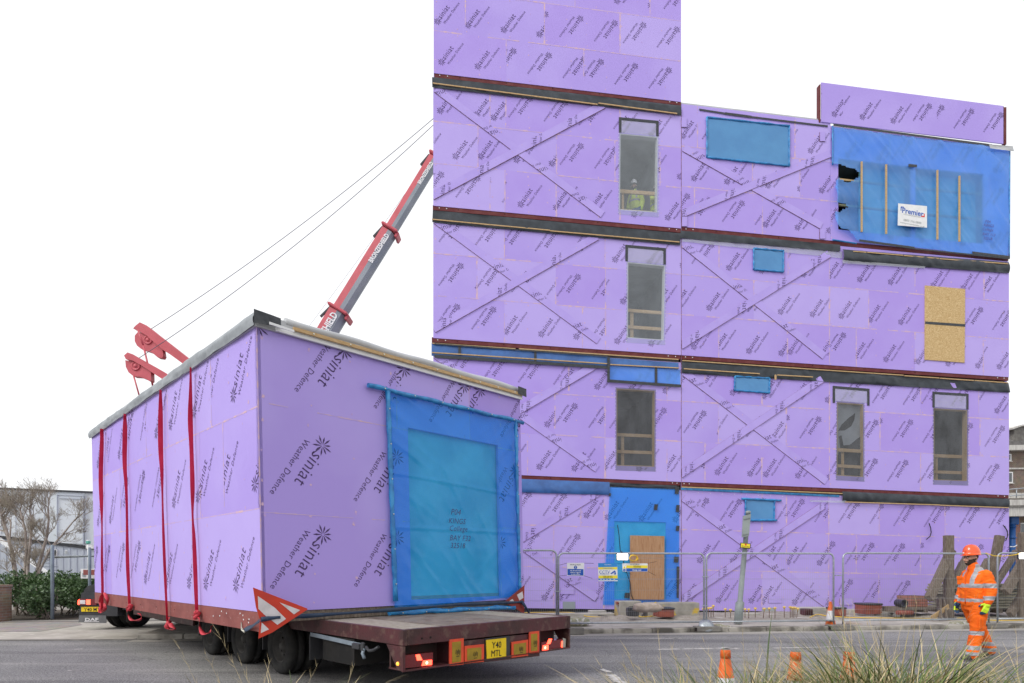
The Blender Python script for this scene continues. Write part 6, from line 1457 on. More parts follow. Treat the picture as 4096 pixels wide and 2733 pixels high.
# ------------------------------------------------------------------ cones
def cone(c, h, rb, label, zz=0.0, group='orange traffic cones', dirty=False):
    t = thing('traffic_cone', label, 'traffic cone', c, group); c = Vector(c); rt = .030; r = lambda f: rb + (rt - rb) * f
    mb = MB(); mb.box(c + up * .025, (rb * 3.3, rb * 3.3, .05), 0, rz=.3, bev=.015); mb.build('base', M['rubber'], t)
    def seg(f0, f1, e): return [(r(f0) + e, .05 + (h - .05) * f0), (r(f1) + e, .05 + (h - .05) * f1)]
    mb = MB(); mb.lathe([(r(0) + .012, .05), (r(0) + .012, .07), (r(.03), .085)] + seg(.03, .985, 0) + [(rt * .9, h), (rt * .6, h), (rt * .6, h - .04)], c, (0, 0, 1), 28, 0, cap=False); mb.build('body', M['orange'], t)
    mb = MB(); mb.lathe(seg(.29, .66, .0035), c, (0, 0, 1), 28, 0, cap=False); mb.build('white_sleeve', M['conewhite'], t)
    return t
c0 = gnd(3322, 2520); h0 = (2515 - 2405) / FL * c0.y; cone(c0, h0 + .02, .125, 'tall orange and white cone standing at the kerb by the fence join', group='orange traffic cones')
for px, Yd, lb in ((2902, 5.4, 'left cone of the three whose tops show above the grass'), (3182, 5.25, 'middle cone of the three whose tops show above the grass'), (3396, 5.3, 'right cone of the three whose tops show above the grass')):
    py = 2602 if px < 3000 else 2610
    tp_ = at(px, py, Yd); cc = Vector((tp_.x, Yd, 0)); h = tp_.z
    t = cone(cc, h, .15, lb)
    mb = MB(); mb.lathe([(.036, -.07), (.046, -.065), (.044, -.02), (.042, .0), (.036, .006), (.030, .004)], tp_, (0, 0, 1), 24, 0, cap=False); mb.lathe([(.036, 0), (.034, .012), (.0, .012)], tp_ + up * .002, (0, 0, 1), 20, 1); mb.build('top_collar', [M['orange'], M['concd']], t)
# ------------------------------------------------------------------ timber props and stacks at right
def post_px(name, mbp, a, b, w, Y0, Y1, th=.14, m='oldtimber'):
    A = at(*a, Y0); B = at(*b, Y1); mbp.beam(A, B, th, w, 0, up=Vector((0, 1, 0)), bev=.008)
t = thing('timber_prop', 'weathered timber prop with an upright post and two slanting rakers left of the walking man', 'timber prop', at(3794, 2475, 16.2), 'heavy weathered timber props')
for a, b, w, y0, y1 in (((3794, 2142), (3794, 2472), .215, 16.2, 16.2), ((3806, 2200), (3716, 2396), .20, 16.45, 15.6), ((3876, 2218), (3800, 2350), .17, 16.6, 16.2), ((3850, 2250), (3760, 2440), .12, 16.9, 16.6)):
    mb = MB(); post_px('p', mb, a, b, w, y0, y1, m='oldtimber'); mb.build('post' if a[0] == b[0] else 'raker', M['oldtimber'], t)
t = thing('timber_prop', 'leaning weathered timber prop rising behind the orange helmet', 'timber prop', at(3960, 2400, 16.2), 'heavy weathered timber props')
for a, b, w, y0, y1 in (((3999, 2143), (3950, 2400), .20, 16.4, 16.4), ((4066, 2205), (3960, 2370), .13, 16.7, 16.2), ((3955, 2240), (3860, 2420), .17, 16.5, 16.1)):
    mb = MB(); post_px('p', mb, a, b, w, y0, y1); mb.build('post' if a[0] == 3999 else 'raker', M['oldtimber'], t)
t = thing('timber_prop', 'weathered timber prop cut by the right edge of the photo', 'timber prop', at(4088, 2475, 16.0), 'heavy weathered timber props')
for a, b, w, y0, y1 in (((4092, 2130), (4092, 2474), .2, 16.0, 16.0), ((4110, 2222), (4020, 2370), .22, 16.3, 15.9), ((4140, 2300), (4040, 2460), .18, 16.5, 16.0)):
    mb = MB(); post_px('p', mb, a, b, w, y0, y1); mb.build('post' if a[0] == b[0] else 'raker', M['oldtimber'], t)
BG = mat('greying_scaffold_board', (.24, .22, .165), .9, c2=(.33, .31, .24), ns=5, stretch=(1.5, 1.5, 5), bump=.4, bs=30, c3=(.15, .135, .10), ns3=9, lo3=.55, hi3=.7)
yy = 2432
for k in range(9):
    jit = R.uniform(-6, 6); a = at(3755 + jit, yy, 16.9); b = at(4060 + R.uniform(-6, 4), yy - 10.5, 16.9); mb = MB()
    mb.box(((a.x + b.x) / 2, 17.0 + R.uniform(-.04, .04), (a.z + b.z) / 2), (b.x - a.x, .9, (b.z - a.z) * .82), 0, rz=.118 + R.uniform(-.01, .01), bev=.008)
    single(mb, 'stacked_board', BG, 'greying timber board, ' + ['lowest', 'second up', 'third up', 'fourth up', 'fifth up', 'sixth up', 'seventh up', 'second from the top', 'topmost'][k] + ' in the stack behind the walking man', 'board', ((a.x + b.x) / 2, 17, a.z), 'stack of boards behind the props'); yy -= 10.8
t = thing('pallet', 'dark timber pallet carrying the stack of boards', 'pallet', at(3900, 2450, 17))
for x in (3770, 3860, 3960, 4045): a = at(x, 2446, 16.9); mb = MB(); mb.box((a.x, 17.1, a.z + .05), (.12, 1.0, .16), 0, rz=.118); mb.build('bearer', M['oldtimber'], t)
mb = MB(); a = at(3755, 2436, 16.9); b = at(4060, 2433, 16.9); mb.box(((a.x + b.x) / 2, 17.1, a.z + .0), (b.x - a.x, 1.0, .03), 0, rz=.118); mb.build('deck', M['oldtimber'], t)
a = at(4061, 2430, 16.7); b = at(4081, 2350, 16.7); mb = MB(); mb.lathe([(.13, 0), (.14, .02), (.14, .3), (.135, .31), (.14, .32), (.14, .52), (.13, .55)], ((a.x + b.x) / 2, 16.9, a.z), (0, 0, 1), 20); single(mb, 'barrel', M['bluepaint'], 'blue plastic barrel at the right end of the board stack', 'barrel', ((a.x + b.x) / 2, 16.9, a.z))
mb, c = boxat('c', 3633, 2384, 3712, 2428, 16.6, .5, None, None, None, build=False, bev=.01); single(mb, 'brick_pack', brickmat('brick_pack_faces', (.33, .10, .05), (.26, .075, .04), (.12, .06, .04), bump=.6), 'strapped pack of red bricks left of the timber prop', 'brick pack', (c.x, c.y, c.z - .15))
mb, c = boxat('c', 3588, 2430, 3745, 2441, 16.4, .7, None, None, None, build=False, bev=.005)
for x in (3595, 3655, 3700): q = at(x, 2448, 16.4); mb.box((q.x, 16.7, q.z + .03), (.1, .6, .1), 0, rz=.118)
single(mb, 'pallet', M['oldtimber'], 'low timber pallet under the pack of red bricks', 'pallet', (c.x, c.y, .1))
q = at(3618, 2414, 16.3); mb = MB(); mb.lathe([(.10, 0), (.10, .3), (.075, .3), (.075, 0), (.10, 0)], q, (0, 1, 0), 24, cap=False); single(mb, 'pipe_offcut', M['blk'], 'black ring of pipe lying beside the brick pack', 'pipe', q - up * .1)
q = at(3588, 2451, 15.9); mb = MB(); mb.tube([q, q + Vector((.43, .05, 0))], .055, 16); single(mb, 'pipe_offcut', M['clay'], 'short dark red clay pipe lying on the rubble', 'pipe', q)
mb = MB(); mb.beam(at(3722, 2472, 15.7), at(3792, 2423, 16.0), .02, .12, 0, up=Vector((0, -1, .4))); 
mb = MB(); mb.beam(at(3726, 2474, 15.6), at(3794, 2426, 15.9), .12, .03, 0, up=Vector((0, 0, 1)), bev=.004); single(mb, 'loose_plank', mat('fresh_plank', (.46, .31, .15), .8, c2=(.38, .25, .12), ns=6), 'pale fresh plank leaning against the upright of the left prop', 'plank', at(3726, 2474, 15.6))
mb = MB(); mb.beam(at(3752, 2395, 16.0), at(3762, 2478, 15.6), .1, .05, 0, up=Vector((0, -1, 0))); single(mb, 'loose_plank', M['oldtimber'], 'short weathered offcut standing left of the pale plank', 'plank', at(3762, 2478, 15.6))
mb = MB(); mb.beam(at(3772, 2392, 16.0), at(3786, 2478, 15.7), .07, .04, 0, up=Vector((0, -1, 0))); single(mb, 'loose_plank', M['oldtimber'], 'narrow weathered offcut crossing behind the pale plank', 'plank', at(3786, 2478, 15.7))
for i, (x, y, lb) in enumerate(((3512, 2459, 'leftmost grey cobble of the short row on the rubble'), (3538, 2461, 'second grey cobble of the short row on the rubble'), (3562, 2460, 'third grey cobble of the short row on the rubble'), (3586, 2464, 'rightmost grey cobble of the short row on the rubble'))):
    q = gnd(x, y + 6, .15); mb = MB(); mb.box(q + up * .05, (.17, .12, .11), 0, rz=R.uniform(-.2, .3), bev=.025); single(mb, 'granite_sett', M['concd'], lb, 'cobble', q, 'grey cobbles on the rubble')
for i, (x, y) in enumerate(((3620, 2462), (3690, 2466), (3750, 2470), (3250, 2462), (2720, 2474), (2480, 2474))):
    q = gnd(x, y, .15); mb = MB()
    def rf(s, t, q=q, i=i):
        a = 2 * pi * s; h = 1 - t; r = .45 * t; p = Vector((cos(a) * r * 1.4, sin(a) * r * .7, .09 * (1 - t * t))); p *= 1 + .3 * noise.noise(p * 6 + Vector((i, 0, 0))); return q + p - up * .01
    mb.grid(rf, 28, 8); o = struct(mb, 'rubble_heap', RUB)
# hanging white and green cords, right
q = at(4060, 2190, 16.5); mb = MB(); mb.tube([at(4040, 2187, 16.4), at(4055, 2188, 16.4), at(4068, 2182, 16.4), at(4074, 2174, 16.4)], .012, 6); single(mb, 'cord', M['white'], 'short white cord sticking out beside the blue drainpipe', 'cord', at(4040, 2187, 16.4))
q = mb = MB(); mb.tube([at(3942, 2212, 14.7), at(3975, 2224, 14.7), at(4020, 2225, 14.7), at(4060, 2220, 14.6), at(4084, 2212, 14.6)], .010, 6); single(mb, 'lamp_cable', M['cordy'], 'yellow cable sagging along the fence top to the right floodlight', 'cable', at(3942, 2212, 14.7))
# ------------------------------------------------------------------ right background : old brick building
BY = 40.0
br = thing('brick_terrace', 'old brown brick building with slate mansard roof at the right edge', 'building', at(4200, 2300, BY))
BP = Plane(at(4000, 2275, BY).x, BY, 1, .25)
def bs(name, pts, o0, o1, m, parent=br): mb = MB(); slab(mb, BP, pts, o0, o1); return mb.build(name, M[m], parent)
bs('wall', [(3800, 2310), (4500, 2330), (4500, 1795), (3800, 1795)], 0, -9, 'brickfar')
bs('cornice', [(3800, 1803), (4500, 1795), (4500, 1776), (3800, 1783)], .5, -.2, 'render')
bs('parapet', [(3800, 1783), (4500, 1776), (4500, 1760), (3800, 1767)], .35, -.1, 'slate')
mb = MB(); a = [BP.uz(*p) for p in ((3800, 1770), (4500, 1764), (4500, 1640), (3800, 1658))]
mb.faces([BP.W(*a[0], .1), BP.W(*a[1], .1), BP.W(*BP.uz(4500, 1700), -1.0), BP.W(*BP.uz(3800, 1708), -1.0)], [(0, 1, 2, 3)]); mb.faces([BP.W(*BP.uz(3800, 1708), -1.0), BP.W(*BP.uz(4500, 1700), -1.0), BP.W(*a[2], -5), BP.W(*a[3], -5)], [(0, 1, 2, 3)]); mb.build('roof', M['slate'], br)
bs('dormer', [(4056, 1766), (4200, 1764), (4200, 1706), (4090, 1702), (4056, 1716)], .06, -2, 'concd')
bs('dormer_roof', [(4052, 1718), (4090, 1704), (4200, 1707), (4200, 1700), (4090, 1698), (4050, 1712)], .25, -2, 'render')
bs('stringcourse', [(3800, 1878), (4500, 1876), (4500, 1870), (3800, 1872)], .08, 0, 'render')
bs('balcony_band', [(3800, 2068), (4500, 2060), (4500, 1996), (3800, 2000)], 1.0, -.2, 'render')
bs('balcony_edge', [(3800, 2034), (4500, 2022), (4500, 2014), (3800, 2026)], 1.08, .9, 'concd')
bs('balcony_wall', [(3800, 1996), (4500, 1990), (4500, 1968), (3800, 1974)], .4, .2, 'render')
mb = MB()
for x0, y0, x1, y1 in ((4038, 1958, 4200, 1944), (4038, 1984, 4200, 1972)): mb.tube([BP.F(x0, y0, .95), BP.F(x1, y1, .95)], .035, 6)
for x in (4066, 4110, 4150): mb.tube([BP.F(x, 1992, .95), BP.F(x, 1953, .95)], .03, 6)
mb.build('balcony_rail', M['galv'], br)
for (x0, y0, x1, y1) in ((4000, 1816, 4046, 1844), (4000, 1888, 4052, 1932), (4083, 2092, 4140, 2190)):
    w = bs('window', [(x0, y1), (x1, y1), (x1, y0), (x0, y0)], .02, -.05, 'white'); mb = MB(); slab(mb, BP, [(x0 + 2, y1 - 4), (x1 - 4, y1 - 4), (x1 - 4, y0 + 4), (x0 + 2, y0 + 4)], .03, .02); mb.build('pane', M['glass'], w)
    bs('sill', [(x0 - 4, y1 + 3), (x1 + 5, y1 + 3), (x1 + 5, y1), (x0 - 4, y1)], .12, -.02, 'render')
bs('brick_reveal', [(4058, 2310), (4080, 2310), (4080, 2072), (4058, 2074)], .04, -.02, 'brickr')
mb = MB(); mb.tube([BP.F(4050, 2330, .3), BP.F(4050, 2090, .3)], .17, 12); mb.box(BP.F(4052, 2083, .3), (.55, .4, .55), 0, bev=.05)
for y in (2105, 2150, 2280): mb.tube([BP.F(4050, y, .3), BP.F(4050, y + 4, .3)], .22, 12)
mb.build('drainpipe', M['bluepaint'], br)
# ------------------------------------------------------------------ left background : site cabins
def cabin(name, label, P, L, topf, z0, off0, dep, m):
    pass
CPl = Plane(at(0, 2275, 25).x, 25.0, 1, .28)
UP_TOP = CPl.line(0, 1958, 369, 1973); MIDL = CPl.line(38, 2150, 347, 2186)
ua, ub = CPl.uz(-200, 2000)[0], CPl.uz(700, 2000)[0]
def ribs(mb, pl, u0, u1, zf0, zf1, o, step=.5, w=.03, m=0):
    u = u0
    while u < u1: slab(mb, pl, [(u, zf0(u)), (u + w, zf0(u + w)), (u + w, zf1(u + w)), (u, zf1(u))], o + .025, o, m, px=False); u += step
cu = thing('site_cabin', 'upper pale grey steel site cabin stacked behind the bare trees', 'site cabin', CPl.W((ua + ub) / 2, 2.8, -1.2), 'stacked grey site cabins')
mb = MB(); slab(mb, CPl, [(ua, MIDL(ua) + .03), (ub, MIDL(ub) + .03), (ub, UP_TOP(ub)), (ua, UP_TOP(ua))], 0, -2.6, px=False); ribs(mb, CPl, ua + .2, ub, lambda u: MIDL(u) + .1, lambda u: UP_TOP(u) - .05, 0, .5); mb.build('wall', M['cabin'], cu)
mb = MB(); slab(mb, CPl, [(ua, UP_TOP(ua)), (ub, UP_TOP(ub)), (ub, UP_TOP(ub) + .07), (ua, UP_TOP(ua) + .07)], .08, -2.7, px=False); mb.build('roof_edge', M['roofdark'], cu)
w = MB(); slab(w, CPl, [(228, 2172), (332, 2176), (332, 1982), (228, 1978)], .06, 0); w = w.build('door_panel', M['cabin'], cu)
mb = MB()
for pts in ([(226, 1980), (334, 1985), (334, 1980), (226, 1975)], [(330, 2178), (334, 2178), (334, 1984), (330, 1984)], [(226, 2172), (229, 2172), (229, 1980), (226, 1980)], [(236, 1994), (322, 1997), (322, 1993), (236, 1990)]): slab(mb, CPl, pts, .11, .05)
mb.build('door_frame', M['cabin2'], w)
sg = MB(); slab(sg, CPl, [(-4, 2020), (66, 2024), (66, 1995), (-4, 1992)], .06, .03)
text(sg, CPl, 'Pickerings', 8, 2002, .16, -.01, .07, 1, .0, uz=(CPl.uz(9, 2002)[0], CPl.uz(9, 2002)[1]), align='l', width=.9 * 1.0); 
for pts in ([(-3, 2006), (6, 2006), (6, 2002), (-3, 2002)], [(-1, 2011), (3, 2011), (3, 1997), (-1, 1997)]): slab(sg, CPl, pts, .068, .06, 2)
slab(sg, CPl, [(14, 2016), (58, 2018), (58, 2015), (14, 2013)], .066, .06, 3)
sg.build('cabin_sign', [M['white'], M['txtblack'], M['signred'], M['signgrey']], cu)
cl_ = thing('site_cabin', 'lower blue grey steel site cabin with a small window behind the hedge', 'site cabin', CPl.W((ua + ub) / 2, 0, -1.2), 'stacked grey site cabins')
mb = MB(); slab(mb, CPl, [(ua, .1), (ub, .1), (ub, MIDL(ub) - .1), (ua, MIDL(ua) - .1)], -.02, -2.6, px=False); ribs(mb, CPl, ua + .1, ub, lambda u: .15, lambda u: MIDL(u) - .15, -.02, .25, .05); mb.build('wall', M['cabin2'], cl_)
mb = MB(); slab(mb, CPl, [(ua, MIDL(ua) - .1), (ub, MIDL(ub) - .1), (ub, MIDL(ub) + .0), (ua, MIDL(ua) + .0)], .05, -2.7, px=False); mb.build('roof_edge', M['roofdark'], cl_)
w = MB(); slab(w, CPl, [(184, 2226), (228, 2226), (228, 2198), (184, 2198)], .03, -.03); w = w.build('window', M['white'], cl_)
mb = MB(); slab(mb, CPl, [(188, 2223), (205, 2223), (205, 2201), (188, 2201)], .04, .03); slab(mb, CPl, [(207, 2223), (224, 2223), (224, 2201), (207, 2201)], .04, .03); mb.build('pane', M['glass'], w)
mb = MB(); slab(mb, CPl, [(260, 2215), (269, 2215), (269, 2201), (260, 2201)], .05, .03)
for k in range(3): slab(mb, CPl, [(261, 2206 + k * 4), (268, 2206 + k * 4), (268, 2204 + k * 4), (261, 2204 + k * 4)], .06, .05, 1)
mb.build('vent', [M['white'], M['signgrey']], cl_)
# stair
st = thing('cabin_stair', 'white external stair cheek falling to the right in front of the cabins', 'stair', at(150, 2300, 23.5))
SPn = Plane(0, 23.6, 1, 0)
mb = MB(); slab(mb, SPn, [(-60, 2118), (0, 2152), (205, 2295), (235, 2318), (215, 2318), (170, 2290), (0, 2172), (-60, 2134)][::-1], .05, 0); mb.build('cheek', M['stairwhite'], st)
for k in range(9):
    mb = MB(); q = at(20 + k * 22, 2170 + k * 15.4, 23.7); mb.box(q + Vector((0, .45, -.05)), (.26, .9, .03), 0); mb.build('tread', M['galv'], st)
mb = MB(); slab(mb, SPn, [(-60, 2180), (-60, 2173), (0, 2171), (0, 2178)], .3, 0)
# posts and rails beyond the hedge
for x0, x1, y0, lb in ((203, 216, 2180, 'grey round bollard post rising from the middle of the hedge'), (353, 364, 2190, 'grey post at the right end of the hedge beside the module')):
    a = at((x0 + x1) / 2, 2480, 17.3); r = (x1 - x0) / 2 / FL * 17.3; t_ = at((x0 + x1) / 2, y0, 17.3); mb = MB(); mb.lathe([(r, 0), (r, t_.z - a.z - .02), (r * .7, t_.z - a.z)], a, (0, 0, 1), 14); single(mb, 'steel_post', M['greypost'], lb, 'post', a, 'grey steel posts by the hedge')
mb = MB(); mb.tube([at(180, 2230, 19.5), at(430, 2222, 19.5)], .035, 8)
for x in (210, 380): mb.tube([at(x, 2229, 19.5), at(x, 2420, 19.5)], .03, 8)
single(mb, 'hand_rail', M['galv'], 'pale horizontal rail in front of the lower cabin', 'rail', at(300, 2420, 19.5))
mb = MB(); mb.tube([at(353, 2176, 24.0), at(353, 2290, 24.0)], .03, 6); mb.box(at(353, 2170, 24.0), (.13, .13, .12), 1, bev=.02); mb.box(at(352, 2163, 24.0), (.11, .11, .05), 0, bev=.02); mb.box(at(362, 2188, 24.2), (.3, .1, .14), 0)
single(mb, 'beacon', [M['white'], mat('beacon_green', (.12, .42, .33), .4)], 'small green and white beacon on a pole before the cabins', 'beacon', at(353, 2290, 24))
mb = MB(); mb.box(at(354, 2295, 17.8), (.42, .05, .28), 0); mb.box(at(335, 2300, 17.76), (.08, .01, .1), 1); mb.box(at(366, 2290, 17.6), (.42, .08, .15), 2)
single(mb, 'small_notice', [M['white'], M['craneg'], M['steel_red2']], 'small white notice behind a red board end at the hedge', 'notice', at(354, 2330, 17.8))
# brick pier
mb = MB(); a = at(-260, 2495, 16.6); b = at(-4, 2350, 16.6); mb.box(((a.x + b.x) / 2, 16.8, (a.z + b.z) / 2), (b.x - a.x, .45, b.z - a.z), 0); mb.box(((a.x + b.x) / 2, 16.8, b.z + .03), (b.x - a.x + .05, .5, .065), 0, bev=.01)
single(mb, 'brick_wall', M['brick'], 'low weathered brick wall ending at the hedge, far left', 'wall', ((a.x + b.x) / 2, 16.8, 0))
# hedge
def leaves(mb, n, fn, size, rr, ms=2):
    for _ in range(n):
        p, nn = fn(rr); l = size * rr.uniform(.6, 1.25); w = l * .34
        d = (nn + Vector((rr.uniform(-1, 1), rr.uniform(-1, 1), rr.uniform(-.5, 1.1)))).normalized(); s = d.cross(Vector((rr.uniform(-1, 1), rr.uniform(-1, 1), rr.uniform(-1, 1)))).normalized(); q = s.cross(d) * l * .12
        b = len(mb.v); mb.v += [tuple(p), tuple(p + d * l * .5 + s * w - q), tuple(p + d * l), tuple(p + d * l * .5 - s * w - q), tuple(p + d * l * .5 + q * .2)]
        m = 0 if rr.random() < .75 else 1
        mb.f += [(b, b + 1, b + 4), (b + 1, b + 2, b + 4), (b + 2, b + 3, b + 4), (b + 3, b, b + 4)]; mb.m += [m] * 4; mb.sm += [False] * 4
def shrub(name, label, x0, x1, ytop, ybase, Y, dep, n, size, mats, group, sd):
    rr = random.Random(sd); a = at(x0, ybase, Y); b = at(x1, ytop, Y); c = Vector(((a.x + b.x) / 2, Y + dep / 2, 0)); hx = (b.x - a.x) / 2; H = b.z
    t = thing(name, label, 'shrub', (c.x, c.y, 0), group)
    lobes = [(Vector((c.x + rr.uniform(-.7, .7) * hx, c.y + rr.uniform(-.3, .3) * dep, H * rr.uniform(.35, .80))), Vector((hx * rr.uniform(.35, .55), dep * .4, H * rr.uniform(.2, .34)))) for _ in range(11)]
    def fn(r):
        o, rd = r.choice(lobes); v = Vector((r.gauss(0, 1), r.gauss(0, 1), r.gauss(0, 1))).normalized(); k = r.uniform(.6, 1.05)
        p = o + Vector((v.x * rd.x, v.y * rd.y, v.z * rd.z)) * k; p.z = max(.05, p.z); return p, v
    mb = MB(); leaves(mb, n, fn, size, rr); mb.build('foliage', mats, t)
    mb = MB()
    for k in range(12):
        p = Vector((c.x + rr.uniform(-.6, .6) * hx, c.y, .0)); o = rr.choice(lobes)[0]; mb.tube([p, p.lerp(o, .5) + Vector((rr.uniform(-.1, .1), 0, 0)), o + up * .2], [.02, .014, .006], 5)
    mb.build('stems', M['twig'], t)
HG = 'laurel shrubs forming the hedge'
shrub('laurel_shrub', 'dense dark laurel shrub at the right end of the hedge', 215, 375, 2298, 2470, 17.9, 1.6, 5200, .085, [M['leaf'], M['leaf2']], HG, 1)
shrub('laurel_shrub', 'laurel shrub in the middle of the hedge behind the grey post', 95, 250, 2290, 2470, 18.1, 1.6, 5200, .085, [M['leaf'], M['leaf2']], HG, 2)
shrub('laurel_shrub', 'laurel shrub above the brick wall at the left of the hedge', -80, 120, 2292, 2440, 18.0, 1.6, 5200, .085, [M['leaf'], M['leaf2']], HG, 3)
shrub('laurel_shrub', 'paler broad leaved shrub spilling low in front of the hedge', 45, 190, 2350, 2475, 17.0, 1.0, 2200, .11, [M['leaf2'], M['leaf']], HG, 4)
# bare trees
def baretree(label, stems, Y, sd, group='bare multi stemmed trees'):
    rr = random.Random(sd); b = at(stems[0][0][0][0], 2440, Y); b.z = 0; t = thing('bare_tree', label, 'tree', b, group)
    wood = MB(); tw = MB()
    def grow(p, d, L_, r, lv):
        n = 4; pts = [p]; q = p.copy(); dd = d.copy()
        for i in range(n):
            dd = (dd + Vector((rr.gauss(0, .16), rr.gauss(0, .13), rr.gauss(.04, .11)))).normalized(); q = q + dd * L_ / n; pts.append(q.copy())
        (wood if lv < 2 else tw).tube(pts, [r * (1 - .12 * i) for i in range(n + 1)], 6 if lv < 2 else 4, cap=False)
        if lv >= 5: return
        if p.z > 4.35: return
        for k in range(3 if lv < 4 else 2):
            f = rr.uniform(.35, 1.0); i = min(n, max(1, int(f * n + .5))); sp = .75 if lv > 1 else .5
            nd = (dd + Vector((rr.gauss(0, sp), rr.gauss(0, sp * .6), rr.gauss(.22, .35)))).normalized()
            grow(pts[i], nd, L_ * rr.uniform(.5, .78), max(.0028, r * rr.uniform(.4, .58)), lv + 1)
        grow(pts[n], (dd + Vector((rr.gauss(0, .3), rr.gauss(0, .2), .1))).normalized(), L_ * .62, max(.003, r * .6), lv + 1)
    for path, r in stems:
        pts = [at(x, y, Y + rr.uniform(-.1, .1)) for x, y in path]; wood.tube(pts, [r * (1 - .55 * i / (len(pts) - 1)) for i in range(len(pts))], 8, cap=False)
        for i in range(1, len(pts)):
            d = (pts[i] - pts[i - 1]).normalized()
            for k in range(2 if i < len(pts) - 1 else 3):
                grow(pts[i], (d + Vector((rr.gauss(0, .7), rr.gauss(0, .4), rr.gauss(.1, .3)))).normalized(), rr.uniform(.32, .48), r * .32, 1)
    wood.build('trunk', M['bark'], t); tw.build('crown', M['twig'], t)
baretree('bare branching tree nearest the brick wall', [([(64, 2440), (62, 2300), (52, 2220), (38, 2170), (28, 2130), (15, 2090), (5, 2060)], .065), ([(38, 2170), (44, 2090), (20, 2060)], .03)], 19.2, 5)
baretree('bare branching tree with several pale stems at the middle of the hedge', [([(106, 2440), (100, 2290), (105, 2200), (103, 2130), (92, 2085), (80, 2040)], .05), ([(108, 2440), (112, 2260), (122, 2160), (128, 2090), (118, 2040)], .05), ([(135, 2440), (150, 2280), (175, 2190), (188, 2145), (195, 2080), (192, 2030)], .055), ([(150, 2440), (160, 2280), (205, 2190), (250, 2140), (290, 2090)], .045)], 19.0, 9)
# ------------------------------------------------------------------ people
def fuse(mb, name, mats, voxel, smooth=3, parent=None, matfn=None, wr=0.0, wf=9.0, wmask=None):
    o = mb.build(name, mats)
    r = o.modifiers.new('r', 'REMESH'); r.mode = 'VOXEL'; r.voxel_size = voxel; r.use_smooth_shade = True
    s = o.modifiers.new('s', 'SMOOTH'); s.factor = .5; s.iterations = smooth
    dg = bpy.context.evaluated_depsgraph_get(); dg.update(); me = bpy.data.meshes.new_from_object(o.evaluated_get(dg))
    o.modifiers.clear(); old = o.data; o.data = me; bpy.data.meshes.remove(old)
    me.materials.clear()
    for mt in mats: me.materials.append(mt)
    if wr:
        for v in me.vertices:
            p = v.co; k = wr * (wmask(p) if wmask else 1)
            q = Vector((p.x * wf, p.y * wf, p.z * wf * 1.9)); n1 = noise.noise(q + Vector((0, 0, noise.noise(q * .6) * 2))); n2 = noise.noise(q * 2.3)
            v.co = p + v.normal * k * ((1 - abs(n1) * 2.4) + .35 * n2)
    if matfn:
        for f in me.polygons: f.material_index = matfn(f.center)
    for f in me.polygons: f.use_smooth = True
    me.update()
    if parent is not None: adopt(o, parent)
    return o
def limb(mb, pts, rad, n=14, sub=4):
    """rounded tapering limb; rad entries are r or (r_side, r_front, side_dir)"""
    P = [Vector(p) for p in pts]; Q = []; Rr = []
    for i in range(len(P) - 1):
        for k in range(sub):
            t = k / sub; p0 = P[max(i - 1, 0)]; p1 = P[i]; p2 = P[i + 1]; p3 = P[min(i + 2, len(P) - 1)]
            Q.append(.5 * ((2 * p1) + (-p0 + p2) * t + (2 * p0 - 5 * p1 + 4 * p2 - p3) * t * t + (-p0 + 3 * p1 - 3 * p2 + p3) * t ** 3)); Rr.append(rad[i] * (1 - t) + rad[i + 1] * t)
    Q.append(P[-1]); Rr.append(rad[-1])
    # rounded ends
    d0 = (Q[0] - Q[1]).normalized(); d1 = (Q[-1] - Q[-2]).normalized(); r0, r1 = Rr[0], Rr[-1]
    pre = [(Q[0] + d0 * r0 * sin(a), r0 * cos(a)) for a in (1.45, 1.1, .7, .35)]; post = [(Q[-1] + d1 * r1 * sin(a), r1 * cos(a)) for a in (.35, .7, 1.1, 1.45)]
    mb.tube([p for p, _ in pre] + Q + [p for p, _ in post], [r for _, r in pre] + Rr + [r for _, r in post], n)
def rings(mb, rs, side, front, n=28, pw=.85):
    """rs: (centre, half width, half depth)"""
    b = len(mb.v); m = len(rs)
    for c, w, d in rs:
        for k in range(n):
            a = 2 * pi * k / n; sg = lambda v: math.copysign(abs(v) ** pw, v); mb.v.append(tuple(c + side * w * sg(cos(a)) + front * d * sg(sin(a))))
    for i in range(m - 1):
        for k in range(n):
            k2 = (k + 1) % n; mb.f.append((b + i * n + k, b + i * n + k2, b + (i + 1) * n + k2, b + (i + 1) * n + k)); mb.m.append(0); mb.sm.append(True)
    mb.f.append(tuple(b + k for k in range(n - 1, -1, -1))); mb.m.append(0); mb.sm.append(True); mb.f.append(tuple(b + (m - 1) * n + k for k in range(n))); mb.m.append(0); mb.sm.append(True)
def ball(mb, c, r, side=Vector((1, 0, 0)), front=Vector((0, 1, 0)), n=16):
    rx, ry, rz = r if isinstance(r, tuple) else (r, r, r); c = Vector(c); u3 = side.cross(front).normalized()
    if u3.z < 0: u3 = -u3
    rings(mb, [(c + u3 * rz * sin(t), rx * cos(t), ry * cos(t)) for t in [-1.5 + 3.0 * i / 10 for i in range(11)]], side, front, n, 1.0)
SKIN = mat('skin', (.50, .27, .19), .55, c2=(.44, .22, .15), ns=20, spec=.35)
BEARD = mat('dark_beard', (.035, .022, .016), .8, c2=(.06, .04, .03), ns=120, bump=.5, bs=300)
HIVIS = mat('orange_hi_vis_cloth', (.93, .165, .012), .75, c2=(.80, .125, .010), ns=6, bump=.4, bs=60, spec=.2)
SILV = mat('grey_reflective_tape', (.30, .30, .32), .45, c2=(.40, .40, .42), ns=16, spec=.5)
GLIME = mat('lime_glove', (.60, .83, .03), .6, c2=(.5, .72, .03), ns=30); GNAVY = mat('navy_glove_palm', (.02, .06, .13), .6, c2=(.03, .1, .2), ns=30)
